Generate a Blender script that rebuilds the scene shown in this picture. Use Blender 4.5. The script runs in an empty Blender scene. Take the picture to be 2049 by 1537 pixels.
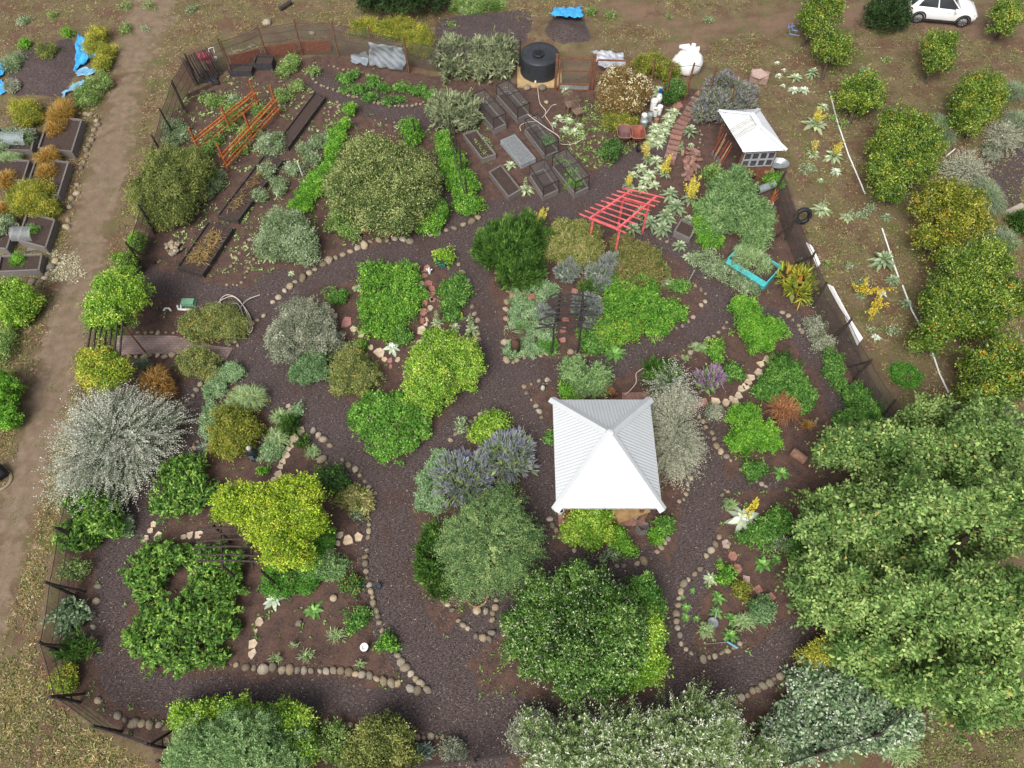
import bpy, bmesh, math, random
import numpy as np
from math import radians, sin, cos, pi

scene = bpy.context.scene
COL = scene.collection

# ---------------------------------------------------------------- camera
F, TH, CZ = 1421.0, radians(59), 26.0
cam = bpy.data.objects.new('camera', bpy.data.cameras.new('camera'))
COL.objects.link(cam)
cam.location = (0, 0, CZ)
cam.rotation_euler = (radians(90) - TH, 0, 0)
cam.data.sensor_width = 36
cam.data.lens = 36 * F / 2049
cam.data.clip_start = 0.5
cam.data.clip_end = 3000
scene.camera = cam

# ---------------------------------------------------------------- overcast daylight
w = bpy.data.worlds.new('World'); scene.world = w; w.use_nodes = True
nt = w.node_tree
bg = nt.nodes['Background']
sky = nt.nodes.new('ShaderNodeTexSky'); sky.sky_type = 'NISHITA'; sky.sun_disc = False
SUN_EL, SUN_AZ = radians(52), radians(204)      # azimuth clockwise from +Y
sky.sun_elevation = SUN_EL; sky.sun_rotation = SUN_AZ
sky.air_density = 1.0; sky.dust_density = 4.0; sky.ozone_density = 1.0
hs0 = nt.nodes.new('ShaderNodeHueSaturation'); hs0.inputs['Saturation'].default_value = .35   # cloud cover greys the blue
nt.links.new(sky.outputs[0], hs0.inputs['Color']); nt.links.new(hs0.outputs[0], bg.inputs[0]); bg.inputs[1].default_value = 0.085
sd = bpy.data.lights.new('sun', 'SUN'); sd.energy = 1.5; sd.angle = radians(35); sd.color = (1, .95, .88)
sun = bpy.data.objects.new('sun', sd); COL.objects.link(sun)
sun.location = (0, 0, 60)
sun.rotation_euler = (radians(90) - SUN_EL, 0, pi - SUN_AZ)
vs = scene.view_settings
vs.view_transform = 'Standard'; vs.look = 'None'; vs.exposure = 1.0; vs.gamma = 1

# ---------------------------------------------------------------- picture <-> ground helpers
S_, C_ = sin(TH), cos(TH)
def P(x, y, z=0.0):
    a = (x - 1024.5) / F; b = -(y - 768.5) / F
    dy, dz = C_ + b * S_, -S_ + b * C_
    t = (z - CZ) / dz
    return np.array([a * t, dy * t, z])
def proj(p):
    p = np.asarray(p, float); z = p[..., 2] - CZ
    dep = p[..., 1] * C_ - z * S_; u = p[..., 1] * S_ + z * C_
    return 1024.5 + F * p[..., 0] / dep, 768.5 - F * u / dep, dep
def srgb(r, g, b, k=1.0):
    f = lambda v: (v / 255 / 12.92 if v < 10.3 else ((v / 255 + .055) / 1.055) ** 2.4) * k
    return (f(r), f(g), f(b))

# ---------------------------------------------------------------- materials
MATS = {}
def nodemat(name):
    m = bpy.data.materials.new(name); m.use_nodes = True
    return m, m.node_tree, m.node_tree.nodes['Principled BSDF']
def mat(name, col, rough=.7, var=.25, scale=8, metal=0, rnd=0.0, bump=.0, spec=.3, alpha=1, stretch=None):
    """two-tone noise material; rnd adds a per-object tint"""
    if name in MATS: return MATS[name]
    m, t, b = nodemat(name)
    N, L = t.nodes, t.links
    tc = N.new('ShaderNodeTexCoord')
    src = tc.outputs['Object']
    if stretch:
        mp = N.new('ShaderNodeMapping'); mp.inputs['Scale'].default_value = stretch
        L.new(src, mp.inputs[0]); src = mp.outputs[0]
    nz = N.new('ShaderNodeTexNoise'); nz.inputs['Scale'].default_value = scale; nz.inputs['Detail'].default_value = 5
    L.new(src, nz.inputs['Vector'])
    r = N.new('ShaderNodeValToRGB')
    r.color_ramp.elements[0].position = .3; r.color_ramp.elements[1].position = .7
    r.color_ramp.elements[0].color = (*[c * (1 - var) for c in col], 1)
    r.color_ramp.elements[1].color = (*[min(1, c * (1 + var)) for c in col], 1)
    L.new(nz.outputs[0], r.inputs[0])
    out = r.outputs[0]
    if rnd:
        oi = N.new('ShaderNodeObjectInfo')
        hs = N.new('ShaderNodeHueSaturation')
        mr = N.new('ShaderNodeMapRange'); mr.inputs['To Min'].default_value = 1 - rnd; mr.inputs['To Max'].default_value = 1 + rnd
        L.new(oi.outputs['Random'], mr.inputs[0]); L.new(mr.outputs[0], hs.inputs['Value'])
        m2 = N.new('ShaderNodeMath'); m2.operation = 'MULTIPLY_ADD'; m2.inputs[1].default_value = rnd * 1.2; m2.inputs[2].default_value = 1 - rnd * .6
        fr = N.new('ShaderNodeMath'); fr.operation = 'FRACT'
        mm = N.new('ShaderNodeMath'); mm.operation = 'MULTIPLY'; mm.inputs[1].default_value = 7.31
        L.new(oi.outputs['Random'], mm.inputs[0]); L.new(mm.outputs[0], fr.inputs[0]); L.new(fr.outputs[0], m2.inputs[0])
        L.new(m2.outputs[0], hs.inputs['Saturation'])
        L.new(out, hs.inputs['Color']); out = hs.outputs[0]
    L.new(out, b.inputs['Base Color'])
    b.inputs['Roughness'].default_value = rough; b.inputs['Metallic'].default_value = metal
    b.inputs['Specular IOR Level'].default_value = spec
    b.inputs['Alpha'].default_value = alpha
    if bump:
        bp = N.new('ShaderNodeBump'); bp.inputs['Strength'].default_value = bump; bp.inputs['Distance'].default_value = .02
        L.new(nz.outputs[0], bp.inputs['Height']); L.new(bp.outputs[0], b.inputs['Normal'])
    MATS[name] = m
    return m
def mesh_screen(name, col, open_=.6):
    """woven wire screen: part of the surface is open"""
    m, t, b = nodemat(name); N, L = t.nodes, t.links
    b.inputs['Base Color'].default_value = (*col, 1); b.inputs['Roughness'].default_value = .6
    b.inputs['Metallic'].default_value = .2
    tr = N.new('ShaderNodeBsdfTransparent'); mx = N.new('ShaderNodeMixShader')
    tc = N.new('ShaderNodeTexCoord'); nz = N.new('ShaderNodeTexNoise'); nz.inputs['Scale'].default_value = 3
    L.new(tc.outputs['Object'], nz.inputs['Vector'])
    mr = N.new('ShaderNodeMapRange'); mr.inputs['To Min'].default_value = open_ - .12; mr.inputs['To Max'].default_value = open_ + .12
    L.new(nz.outputs[0], mr.inputs[0]); L.new(mr.outputs[0], mx.inputs[0])
    L.new(b.outputs[0], mx.inputs[1]); L.new(tr.outputs[0], mx.inputs[2])
    L.new(mx.outputs[0], N['Material Output'].inputs['Surface'])
    return m
def leafmat(name, rough=.55, spec=.3, trans=.22):
    m, t, b = nodemat(name); N, L = t.nodes, t.links
    at = N.new('ShaderNodeAttribute'); at.attribute_name = 'Col'
    L.new(at.outputs['Color'], b.inputs['Base Color'])
    b.inputs['Roughness'].default_value = rough; b.inputs['Specular IOR Level'].default_value = spec
    tl = N.new('ShaderNodeBsdfTranslucent'); L.new(at.outputs['Color'], tl.inputs[0])
    mx = N.new('ShaderNodeMixShader'); mx.inputs[0].default_value = trans
    L.new(b.outputs[0], mx.inputs[1]); L.new(tl.outputs[0], mx.inputs[2])
    L.new(mx.outputs[0], N['Material Output'].inputs['Surface'])
    return m
LEAF = leafmat('leaf'); GLOSSY_LEAF = leafmat('glossy_leaf', .35, .5); PETAL = leafmat('petal', .8, .1, .3)

# ---------------------------------------------------------------- object helpers
def link(o): COL.objects.link(o); return o
def tag(o, label, cat, group=None, kind=None):
    if label: o['label'] = label
    if cat: o['category'] = cat
    if group: o['group'] = group
    if kind: o['kind'] = kind
    return o
def thing(name, label, cat, loc, group=None, rz=0):
    o = link(bpy.data.objects.new(name, None)); o.location = [float(v) for v in loc]; o.rotation_euler = (0, 0, rz)
    o.empty_display_size = .2
    return tag(o, label, cat, group)
def wloc(o):
    v = np.zeros(3)
    while o is not None:
        v += np.array(o.location); o = o.parent
    return v
def raw(name, V, Fc, m, parent=None, loc=None, cols=None, smooth=False, keep_local=False):
    """V (n,3) world verts; Fc list of faces or (k,4) array"""
    me = bpy.data.meshes.new(name)
    V = np.asarray(V, np.float32)
    base = np.array(loc, float) if loc is not None else np.zeros(3)
    off = base + (wloc(parent) if parent is not None else 0)
    if not keep_local: V = V - off.astype(np.float32)
    if isinstance(Fc, np.ndarray):
        k, q = Fc.shape
        me.vertices.add(len(V)); me.vertices.foreach_set('co', V.ravel())
        me.loops.add(k * q); me.loops.foreach_set('vertex_index', Fc.astype(np.int32).ravel())
        me.polygons.add(k); me.polygons.foreach_set('loop_start', np.arange(0, k * q, q, dtype=np.int32))
        me.update(calc_edges=True)
    else:
        me.from_pydata([tuple(map(float, v)) for v in V], [], Fc)
    if cols is not None:
        a = me.attributes.new('Col', 'FLOAT_COLOR', 'POINT')
        c4 = np.ones((len(V), 4), np.float32); c4[:, :3] = cols
        a.data.foreach_set('color', c4.ravel())
    if smooth:
        me.polygons.foreach_set('use_smooth', np.ones(len(me.polygons), bool))
    ms = m if isinstance(m, (list, tuple)) else [m]
    for x in ms: me.materials.append(x)
    o = link(bpy.data.objects.new(name, me))
    o.location = [float(v) for v in base]
    if parent is not None: o.parent = parent
    return o
def copy_tree(o, parent=None):
    c = link(o.copy())
    if parent is not None: c.parent = parent
    for ch in list(o.children): copy_tree(ch, c)
    return c

class MB:
    def __init__(self): self.v = []; self.f = []
    def add(self, vs_, fs):
        n = len(self.v); self.v += [tuple(map(float, p)) for p in vs_]; self.f += [tuple(i + n for i in f) for f in fs]
        return self
    def box(self, c, s, rz=0, taper=1.0):
        c = np.array(c, float); x, y, z = [k / 2 for k in s]; cr, sr = cos(rz), sin(rz); V = []
        for dz in (-1, 1):
            k = taper if dz > 0 else 1
            for dx, dy in ((-1, -1), (1, -1), (1, 1), (-1, 1)):
                a, b = dx * x * k, dy * y * k
                V.append(c + (a * cr - b * sr, a * sr + b * cr, dz * z))
        return self.add(V, [(3, 2, 1, 0), (4, 5, 6, 7), (0, 1, 5, 4), (1, 2, 6, 5), (2, 3, 7, 6), (3, 0, 4, 7)])
    def beam(self, a, b, wd, h=None, up=(0, 0, 1)):
        a, b = np.array(a, float), np.array(b, float); h = h or wd
        d = b - a; d /= np.linalg.norm(d) + 1e-9
        sd_ = np.cross(d, up)
        if np.linalg.norm(sd_) < 1e-3: sd_ = np.cross(d, (1, 0, 0))
        sd_ /= np.linalg.norm(sd_); u = np.cross(sd_, d)
        V = []
        for p in (a, b):
            for i, j in ((-1, -1), (1, -1), (1, 1), (-1, 1)): V.append(p + sd_ * i * wd / 2 + u * j * h / 2)
        return self.add(V, [(0, 1, 2, 3), (7, 6, 5, 4), (0, 4, 5, 1), (1, 5, 6, 2), (2, 6, 7, 3), (3, 7, 4, 0)])
    def tube(self, pts, r, seg=6, cap=True):
        pts = [np.array(p, float) for p in pts]; n = len(pts)
        rs = r if isinstance(r, (list, tuple, np.ndarray)) else [r] * n
        V = []; Fs = []
        for i, p in enumerate(pts):
            d = pts[min(i + 1, n - 1)] - pts[max(i - 1, 0)]; d = d / (np.linalg.norm(d) + 1e-9)
            e = np.cross(d, (0, 0, 1)) if abs(d[2]) < .9 else np.cross(d, (1, 0, 0))
            e /= np.linalg.norm(e); g = np.cross(e, d)
            for k in range(seg):
                t = 2 * pi * k / seg; V.append(p + (e * cos(t) + g * sin(t)) * rs[i])
        for i in range(n - 1):
            for k in range(seg):
                k2 = (k + 1) % seg; Fs.append((i * seg + k, i * seg + k2, (i + 1) * seg + k2, (i + 1) * seg + k))
        if cap: Fs += [tuple(range(seg))[::-1], tuple(range((n - 1) * seg, n * seg))]
        return self.add(V, Fs)
    def lathe(self, c, prof, seg=24, cap0=True, cap1=False, sx=1, sy=1):
        c = np.array(c, float); V = []; Fs = []
        for r, z in prof:
            for k in range(seg):
                t = 2 * pi * k / seg; V.append(c + (r * cos(t) * sx, r * sin(t) * sy, z))
        for i in range(len(prof) - 1):
            for k in range(seg):
                k2 = (k + 1) % seg; Fs.append((i * seg + k, i * seg + k2, (i + 1) * seg + k2, (i + 1) * seg + k))
        if cap0: Fs.append(tuple(range(seg))[::-1])
        if cap1: Fs.append(tuple(range((len(prof) - 1) * seg, len(prof) * seg)))
        return self.add(V, Fs)
    def prism(self, xy, z0, z1, inset=0.0):
        xy = [np.array(p, float)[:2] for p in xy]; n = len(xy); c = sum(xy) / n
        ar = sum(xy[i][0] * xy[(i + 1) % n][1] - xy[(i + 1) % n][0] * xy[i][1] for i in range(n))
        if ar < 0: xy = xy[::-1]
        V = [(p[0], p[1], z0) for p in xy]
        for p in xy:
            q = p + (c - p) * inset; V.append((q[0], q[1], z1))
        return self.add(V, [tuple(range(n))[::-1], tuple(range(n, 2 * n))] + [(i, (i + 1) % n, n + (i + 1) % n, n + i) for i in range(n)])
    def build(self, name, m, parent=None, loc=None, smooth=False):
        return raw(name, np.array(self.v, np.float32), self.f, m, parent, loc, smooth=smooth)

rng = np.random.default_rng(7)
def vnoise(p, seed=0):
    """cheap smooth pseudo-noise in [-1,1] from summed sines"""
    r = np.random.default_rng(seed); out = np.zeros(len(p))
    for k in range(5):
        q = r.normal(size=3) * (1 + .6 * k); out += np.sin(p @ q + r.uniform(0, 6.28)) / (1 + .35 * k)
    return out / 3.0
# ---------------------------------------------------------------- the ground, one continuous sheet split by what it is made of
GARDEN = [(470,150),(520,130),(600,118),(670,112),(745,118),(815,140),(880,150),(1040,170),(1130,180),(1300,190),(1360,180),(1430,180),(1460,250),(1560,330),(1590,400),(1600,440),(1630,530),(1650,590),(1695,660),(1735,740),(1780,820),(1850,950),(1900,1150),(1900,1300),(1830,1400),(1750,1470),(1600,1530),(1300,1620),(820,1600),(600,1600),(400,1590),(330,1510),(200,1440),(140,1380),(110,1290),(125,1170),(140,1060),(165,950),(180,850),(190,700),(225,560),(275,500),(300,450),(325,330),(345,230),(400,180)]
PATHS = [  # mulch paths: width in photo pixels, then the run
 (70,[(300,560),(400,590),(520,610),(600,590),(640,555),(720,525),(830,505),(900,480),(960,440),(1010,420),(1080,415),(1170,405),(1210,375),(1280,320),(1330,300)]),
 (124,[(560,600),(520,650),(500,720),(590,790),(650,840),(700,890),(750,960),(775,1060),(785,1200),(830,1300),(900,1380),(930,1450),(960,1540)]),
 (80,[(480,700),(400,790),(390,860),(340,940),(300,1010),(230,1100),(220,1200),(210,1280),(250,1380),(400,1395),(560,1385),(700,1400),(850,1430),(950,1440)]),
 (88,[(930,480),(935,560),(965,660),(985,760),(930,840),(880,900),(800,970),(770,1050)]),
 (64,[(985,745),(1080,740),(1200,745),(1300,690),(1380,670),(1440,630),(1435,570),(1390,510),(1330,470),(1270,450),(1220,425),(1160,405)]),
 (66,[(1440,620),(1540,640),(1600,665),(1650,720),(1680,800),(1700,850)]),
 (84,[(1000,780),(1060,860),(1080,950),(1080,1050),(1060,1180),(960,1260),(880,1320)]),
 (92,[(1395,840),(1420,890),(1410,980),(1395,1060),(1390,1130),(1345,1200),(1345,1300),(1390,1360),(1470,1360),(1550,1320),(1590,1280)]),
 (110,[(1390,1380),(1350,1430),(1250,1460),(1000,1440)]),
 (40,[(1410,980),(1480,965),(1560,970)]),
 (80,[(1340,1190),(1290,1130),(1200,1140),(1110,1130)]),
 (60,[(640,160),(720,200),(800,230),(860,240)]),
 (40,[(890,380),(920,440),(960,450)]),
]
DARKSOIL = [[(20,110),(150,80),(160,150),(130,200),(20,190)],[(880,40),(1060,20),(1060,90),(930,130),(860,90)],[(1100,35),(1165,35),(1180,80),(1130,100),(1090,80)],
            [(1960,300),(2049,260),(2049,470),(2010,420),(1950,360)],[(1890,800),(2049,820),(2049,960),(1960,900)],
            [(560,420),(640,340),(700,380),(640,470)],[(1130,195),(1300,195),(1260,330),(1120,300)]]
TRACK = [(120,[(330,-60),(290,40),(262,130),(240,230),(205,380),(170,520),(130,680),(95,800),(60,930),(20,1080),(-40,1300)]),
         (70,[(1230,10),(1400,60),(1560,40),(1750,25),(2100,70)]),(60,[(1290,110),(1400,90)]),(50,[(1520,320),(1600,420)])]
def inpoly(x, y, poly):
    r = np.zeros(len(x), bool); n = len(poly)
    for i in range(n):
        (x0, y0), (x1, y1) = poly[i], poly[(i + 1) % n]
        if y0 == y1: continue
        r ^= ((y0 > y) != (y1 > y)) & (x < (x1 - x0) * (y - y0) / (y1 - y0) + x0)
    return r
def dline(x, y, pts):
    d = np.full(len(x), 1e9)
    for (x0, y0), (x1, y1) in zip(pts[:-1], pts[1:]):
        l = (x1 - x0) ** 2 + (y1 - y0) ** 2 + 1e-9
        t = np.clip(((x - x0) * (x1 - x0) + (y - y0) * (y1 - y0)) / l, 0, 1)
        d = np.minimum(d, np.hypot(x - x0 - t * (x1 - x0), y - y0 - t * (y1 - y0)))
    return d
xs = np.concatenate([[-900, -300, -120, -70, -50], np.linspace(-40, 40, 620), [50, 70, 120, 300, 900]])
ys = np.concatenate([[-900, -300, -100, -40, -15, -7], np.linspace(-3, 50, 430), [60, 80, 130, 300, 900]])
GX, GY = np.meshgrid(xs, ys); shp = GX.shape
gp = np.stack([GX.ravel(), GY.ravel(), np.zeros(GX.size)], 1)
px, py, dep = proj(gp); ok = dep > 3
px = np.where(ok, px, -9e4); py = np.where(ok, py, 9e4)
def blur(a, n=2):
    a = a.reshape(shp).astype(np.float32)
    for _ in range(n):
        for ax in (0, 1):
            a = (np.roll(a, 1, ax) + 2 * a + np.roll(a, -1, ax)) / 4
    return a.ravel()
wob = vnoise(gp * .9, 3) * 9
gard = inpoly(px + wob, py + wob, GARDEN)
mul = np.zeros(len(px)); trk = np.zeros(len(px)); drk = np.zeros(len(px))
for wd, pts in PATHS: mul = np.maximum(mul, np.clip((wd / 2 + 6 + wob - dline(px, py, pts)) / 22, 0, 1))
for wd, pts in TRACK: trk = np.maximum(trk, np.clip((wd / 2 + 8 + wob * 2.5 + 14 * vnoise(gp * .35, 21) - dline(px, py, pts)) / 62, 0, 1))
for pl in DARKSOIL: drk = np.maximum(drk, inpoly(px + wob, py + wob, pl))
garf = blur(gard, 9); drkf = blur(drk, 5); mul = mul * (garf > .35)
# mounds of dug soil rise from the sheet
gz = vnoise(gp * .5, 11) * .015
for (qx, qy, rr, hh) in ((1128, 72, 1.6, .55), (95, 140, 2.6, .35), (960, 68, 2.6, .25)):
    c0 = P(qx, qy); gz += hh * np.exp(-((gp[:, 0] - c0[0]) ** 2 + (gp[:, 1] - c0[1]) ** 2) / (rr * rr) * 1.6) * (1 + .15 * vnoise(gp * 3, 5))
gp[:, 2] = gz
cls = np.where(mul > .5, 1, np.where(garf > .5, 2, np.where(trk > .5, 3, 0)))
def ground_mat():
    m, t, b = nodemat('earth'); N, L = t.nodes, t.links
    tc = N.new('ShaderNodeTexCoord'); pos = tc.outputs['Object']
    def noise(sc, det=4, rough=.6, vec=None):
        n = N.new('ShaderNodeTexNoise'); n.inputs['Scale'].default_value = sc; n.inputs['Detail'].default_value = det; n.inputs['Roughness'].default_value = rough
        L.new(vec or pos, n.inputs['Vector']); return n.outputs[0]
    def attr(nm): a = N.new('ShaderNodeAttribute'); a.attribute_name = nm; return a.outputs['Fac']
    def math_(op, a, b_=None, c_=None):
        n = N.new('ShaderNodeMath'); n.operation = op
        for i, v in enumerate((a, b_, c_)):
            if v is None: continue
            if isinstance(v, (int, float)): n.inputs[i].default_value = v
            else: L.new(v, n.inputs[i])
        return n.outputs[0]
    def ramp(fac, *stops):
        r = N.new('ShaderNodeValToRGB'); e = r.color_ramp.elements
        while len(e) < len(stops): e.new(.5)
        for el, (p, c) in zip(e, stops): el.position = p; el.color = (*c, 1)
        L.new(fac, r.inputs[0]); return r.outputs[0]
    def mix(f, a, b_):
        x = N.new('ShaderNodeMix'); x.data_type = 'RGBA'
        L.new(f, x.inputs[0]); L.new(a, x.inputs[6]); L.new(b_, x.inputs[7]); return x.outputs[2]
    def thr(f, nz, amt=.7, lo=.42, hi=.58):
        s = math_('MULTIPLY_ADD', math_('SUBTRACT', nz, .5), amt, f)
        r = N.new('ShaderNodeMapRange'); r.interpolation_type = 'SMOOTHSTEP'; r.inputs[1].default_value = lo; r.inputs[2].default_value = hi
        L.new(s, r.inputs[0]); return r.outputs[0]
    big, mid, fine, vfine = noise(.35, 4), noise(2.2, 5, .65), noise(14, 4, .7), noise(55, 3, .7)
    # shredded bark: stretched chips in two directions
    chips = []
    for k, rot in enumerate((.4, 1.9)):
        mp = N.new('ShaderNodeMapping'); mp.inputs['Rotation'].default_value = (0, 0, rot); mp.inputs['Scale'].default_value = (1, 2.6, 1)
        L.new(pos, mp.inputs[0]); chips.append(noise(9 if k else 13, 5, .8, mp.outputs[0]))
    chip = math_('MAXIMUM', chips[0], chips[1])
    mulch = ramp(chip, (.44, (.016, .012, .012)), (.54, (.084, .063, .061)), (.63, (.152, .119, .117)), (.74, (.27, .23, .225)))
    browner = ramp(chip, (.44, (.022, .013, .011)), (.55, (.086, .057, .050)), (.66, (.150, .106, .094)), (.78, (.24, .19, .17)))
    mulch = mix(thr(big, mid, .6, .48, .72), mulch, browner)
    soil = ramp(math_('MULTIPLY_ADD', fine, .6, math_('MULTIPLY', vfine, .4)), (.34, (.060, .033, .026)), (.52, (.122, .073, .056)), (.66, (.195, .125, .10)))
    soil = mix(thr(mid, fine, .9, .42, .62), soil, browner)
    dirt = ramp(math_('MULTIPLY_ADD', vfine, .5, math_('MULTIPLY', fine, .5)), (.35, (.085, .055, .036)), (.5, (.150, .103, .068)), (.66, (.225, .165, .112)))
    straw = ramp(vfine, (.3, (.100, .082, .035)), (.5, (.190, .150, .075)), (.7, (.32, .26, .15)))
    green = ramp(vfine, (.3, (.045, .055, .016)), (.5, (.095, .110, .033)), (.7, (.17, .18, .06)))
    field = mix(thr(mid, fine, .7, .44, .60), dirt, straw)
    field = mix(thr(noise(1.1, 5, .7), fine, .9, .46, .62), field, green)
    field = mix(thr(noise(.55, 3, .6), mid, .5, .50, .60), field, ramp(fine, (.3, (.085, .048, .030)), (.6, (.15, .092, .062)), (.75, (.2, .135, .095))))
    track = ramp(math_('MULTIPLY_ADD', vfine, .4, math_('MULTIPLY', mid, .6)), (.3, (.130, .090, .060)), (.5, (.195, .142, .100)), (.7, (.27, .205, .15)))
    red = ramp(fine, (.3, (.13, .080, .055)), (.6, (.215, .140, .100)), (.75, (.28, .195, .145)))
    track = mix(attr('ruddy'), track, red)
    track = mix(thr(noise(1.6, 5, .7), fine, 1.0, .58, .70), track, green)
    c = mix(thr(attr('track'), mid, 1.7, .35, .75), field, track)
    c = mix(thr(attr('dark'), mid, .6), c, mulch)
    c = mix(thr(attr('garden'), mid, .9, .3, .7), c, soil)
    c = mix(thr(attr('mulch'), mid, 1.0, .35, .65), c, mulch)
    L.new(c, b.inputs['Base Color']); b.inputs['Roughness'].default_value = .9; b.inputs['Specular IOR Level'].default_value = .15
    bp = N.new('ShaderNodeBump'); bp.inputs['Strength'].default_value = .6; bp.inputs['Distance'].default_value = .03
    L.new(math_('ADD', chip, fine), bp.inputs['Height']); L.new(bp.outputs[0], b.inputs['Normal'])
    return m
EARTH = ground_mat()
ny, nx = shp
idx = np.arange(ny * nx).reshape(shp)
quads = np.stack([idx[:-1, :-1], idx[:-1, 1:], idx[1:, 1:], idx[1:, :-1]], -1).reshape(-1, 4)
fcls = cls[quads[:, 0]]
ruddy = np.clip((px - 800) / 300, 0, 1) * (py < 400)
for k, nm in enumerate(('ground', 'mulch_path', 'garden_soil', 'dirt_track')):
    q = quads[fcls == k]; u, inv = np.unique(q, return_inverse=True)
    o = raw(nm, gp[u], inv.reshape(-1, 4), EARTH, smooth=True); o['kind'] = 'structure'
    for an, av in (('mulch', mul), ('garden', garf), ('dark', drkf), ('track', trk), ('ruddy', ruddy)):
        a = o.data.attributes.new(an, 'FLOAT', 'POINT'); a.data.foreach_set('value', av[u].astype(np.float32))
def gheight(x, y): return 0.0
# ---------------------------------------------------------------- foliage
LEAFCOUNT = [0]
def col(s):  # '96a03c' -> linear base colour
    r, g, b = (int(s[i:i + 2], 16) for i in (0, 2, 4))
    c = np.array(srgb(r, g, b, LK)); g_ = c @ (.3, .6, .1)
    return (g_ + (c - g_) * LSAT) * (1.02, 1.0, .88)
LK, LSAT = 1.1, .93
class Leaves:
    def __init__(self): self.V = []; self.Q = []; self.C = []; self.n = 0
    def put(self, V, Q, C):
        self.V.append(V.reshape(-1, 3)); self.C.append(C.reshape(-1, 3)); self.Q.append(Q + self.n); self.n += len(self.V[-1])
    def blade(self, p, d, nrm, L, W, C, C2=None, bend=.0, seg=1):
        """leaves as rhombs (seg=1) or tapered two-piece blades (seg=2)"""
        n = len(p); d = d / (np.linalg.norm(d, axis=1, keepdims=True) + 1e-9)
        s = np.cross(d, nrm); s /= np.linalg.norm(s, axis=1, keepdims=True) + 1e-9
        u = np.cross(s, d); L = np.broadcast_to(L, n)[:, None]; W = np.broadcast_to(W, n)[:, None]
        i = np.arange(n)[:, None]
        LEAFCOUNT[0] += n * seg
        if seg == 1:
            m = p + d * L * .45; fold = u * W * .18
            V = np.stack([p, m + s * W / 2 + fold, p + d * L - u * bend * L, m - s * W / 2 + fold], 1)
            Q = i * 4 + np.array([[0, 1, 2, 3]]); c = np.repeat(C[:, None], 4, 1)
        else:
            m = p + d * L * .55; e = p + d * L + np.array([0, 0, -1.]) * bend * L
            V = np.stack([p - s * W * .35, p + s * W * .35, m - s * W / 2, m + s * W / 2, e - s * W * .12, e + s * W * .12], 1)
            Q = (i[:, :, None] * 6 + np.array([[[0, 1, 3, 2], [2, 3, 5, 4]]])).reshape(-1, 4)
            C2 = C if C2 is None else C2
            c = np.stack([C, C, (C + C2) / 2, (C + C2) / 2, C2, C2], 1)
        self.put(V, Q, c)
    def ribbon(self, pts, W, C, prof, C2=None):
        """pts (n,k,3) centre lines, flat ribbons; prof (k,) width profile"""
        n, k, _ = pts.shape; LEAFCOUNT[0] += n * (k - 1)
        d = np.gradient(pts, axis=1); s = np.cross(d, (0, 0, 1.)); s /= np.linalg.norm(s, axis=2, keepdims=True) + 1e-6
        wv = np.broadcast_to(W, n)[:, None, None] * np.asarray(prof)[None, :, None] / 2
        V = np.stack([pts - s * wv, pts + s * wv], 2)  # n,k,2,3
        i = np.arange(n)[:, None]; j = np.arange(k - 1)[None]
        a = i * k * 2 + j * 2
        Q = np.stack([a, a + 1, a + 3, a + 2], -1).reshape(-1, 4)
        t = np.linspace(0, 1, k)[None, :, None, None]
        c = np.broadcast_to(C[:, None, None] if C2 is None else C[:, None, None] * (1 - t) + C2[:, None, None] * t, (n, k, 2, 3))
        self.put(V, Q, np.ascontiguousarray(c))
    def mesh(self, name, m, parent=None, loc=None, keep_local=False):
        return raw(name, np.concatenate(self.V), np.concatenate(self.Q), m, parent, loc, np.concatenate(self.C), keep_local=keep_local)

def lobe(cx, cy, rw, rh, H, z0=0.0, cz=.42):
    """ellipse seen in the photo + height of the plant -> ellipsoid in the world"""
    rz = H * (1 - cz); c = P(cx, cy, z0 + H * cz)
    _, _, dep = proj(c); rx = rw * dep / F; rhm = rh * dep / F
    dl = math.atan2(CZ - c[2], math.hypot(c[0], c[1]))
    ry = math.sqrt(max(rhm ** 2 - (rz * cos(dl)) ** 2, (.45 * rhm) ** 2)) / sin(dl)
    return (c, np.array([rx, ry, rz]), z0)
def surf(lobes, n, r, low=-.35):
    A = np.array([(l[1][0] * l[1][1] * l[1][2]) ** (2 / 3) for l in lobes]); k = r.choice(len(lobes), n, p=A / A.sum())
    d = r.normal(size=(n, 3)); d /= np.linalg.norm(d, axis=1, keepdims=True)
    d[:, 2] = np.where(d[:, 2] < low, -d[:, 2], d[:, 2])
    c = np.array([l[0] for l in lobes])[k]; R = np.array([l[1] for l in lobes])[k]; z0 = np.array([l[2] for l in lobes])[k]
    p = c + d * R; nr = d / R; nr /= np.linalg.norm(nr, axis=1, keepdims=True)
    keep = p[:, 2] > z0 + .02
    for j, (cc, RR, _) in enumerate(lobes):
        q = (((p - cc) / (RR * .86)) ** 2).sum(1); keep &= (q > 1) | (k == j)
    return p[keep], nr[keep], c[keep], R[keep]
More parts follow.
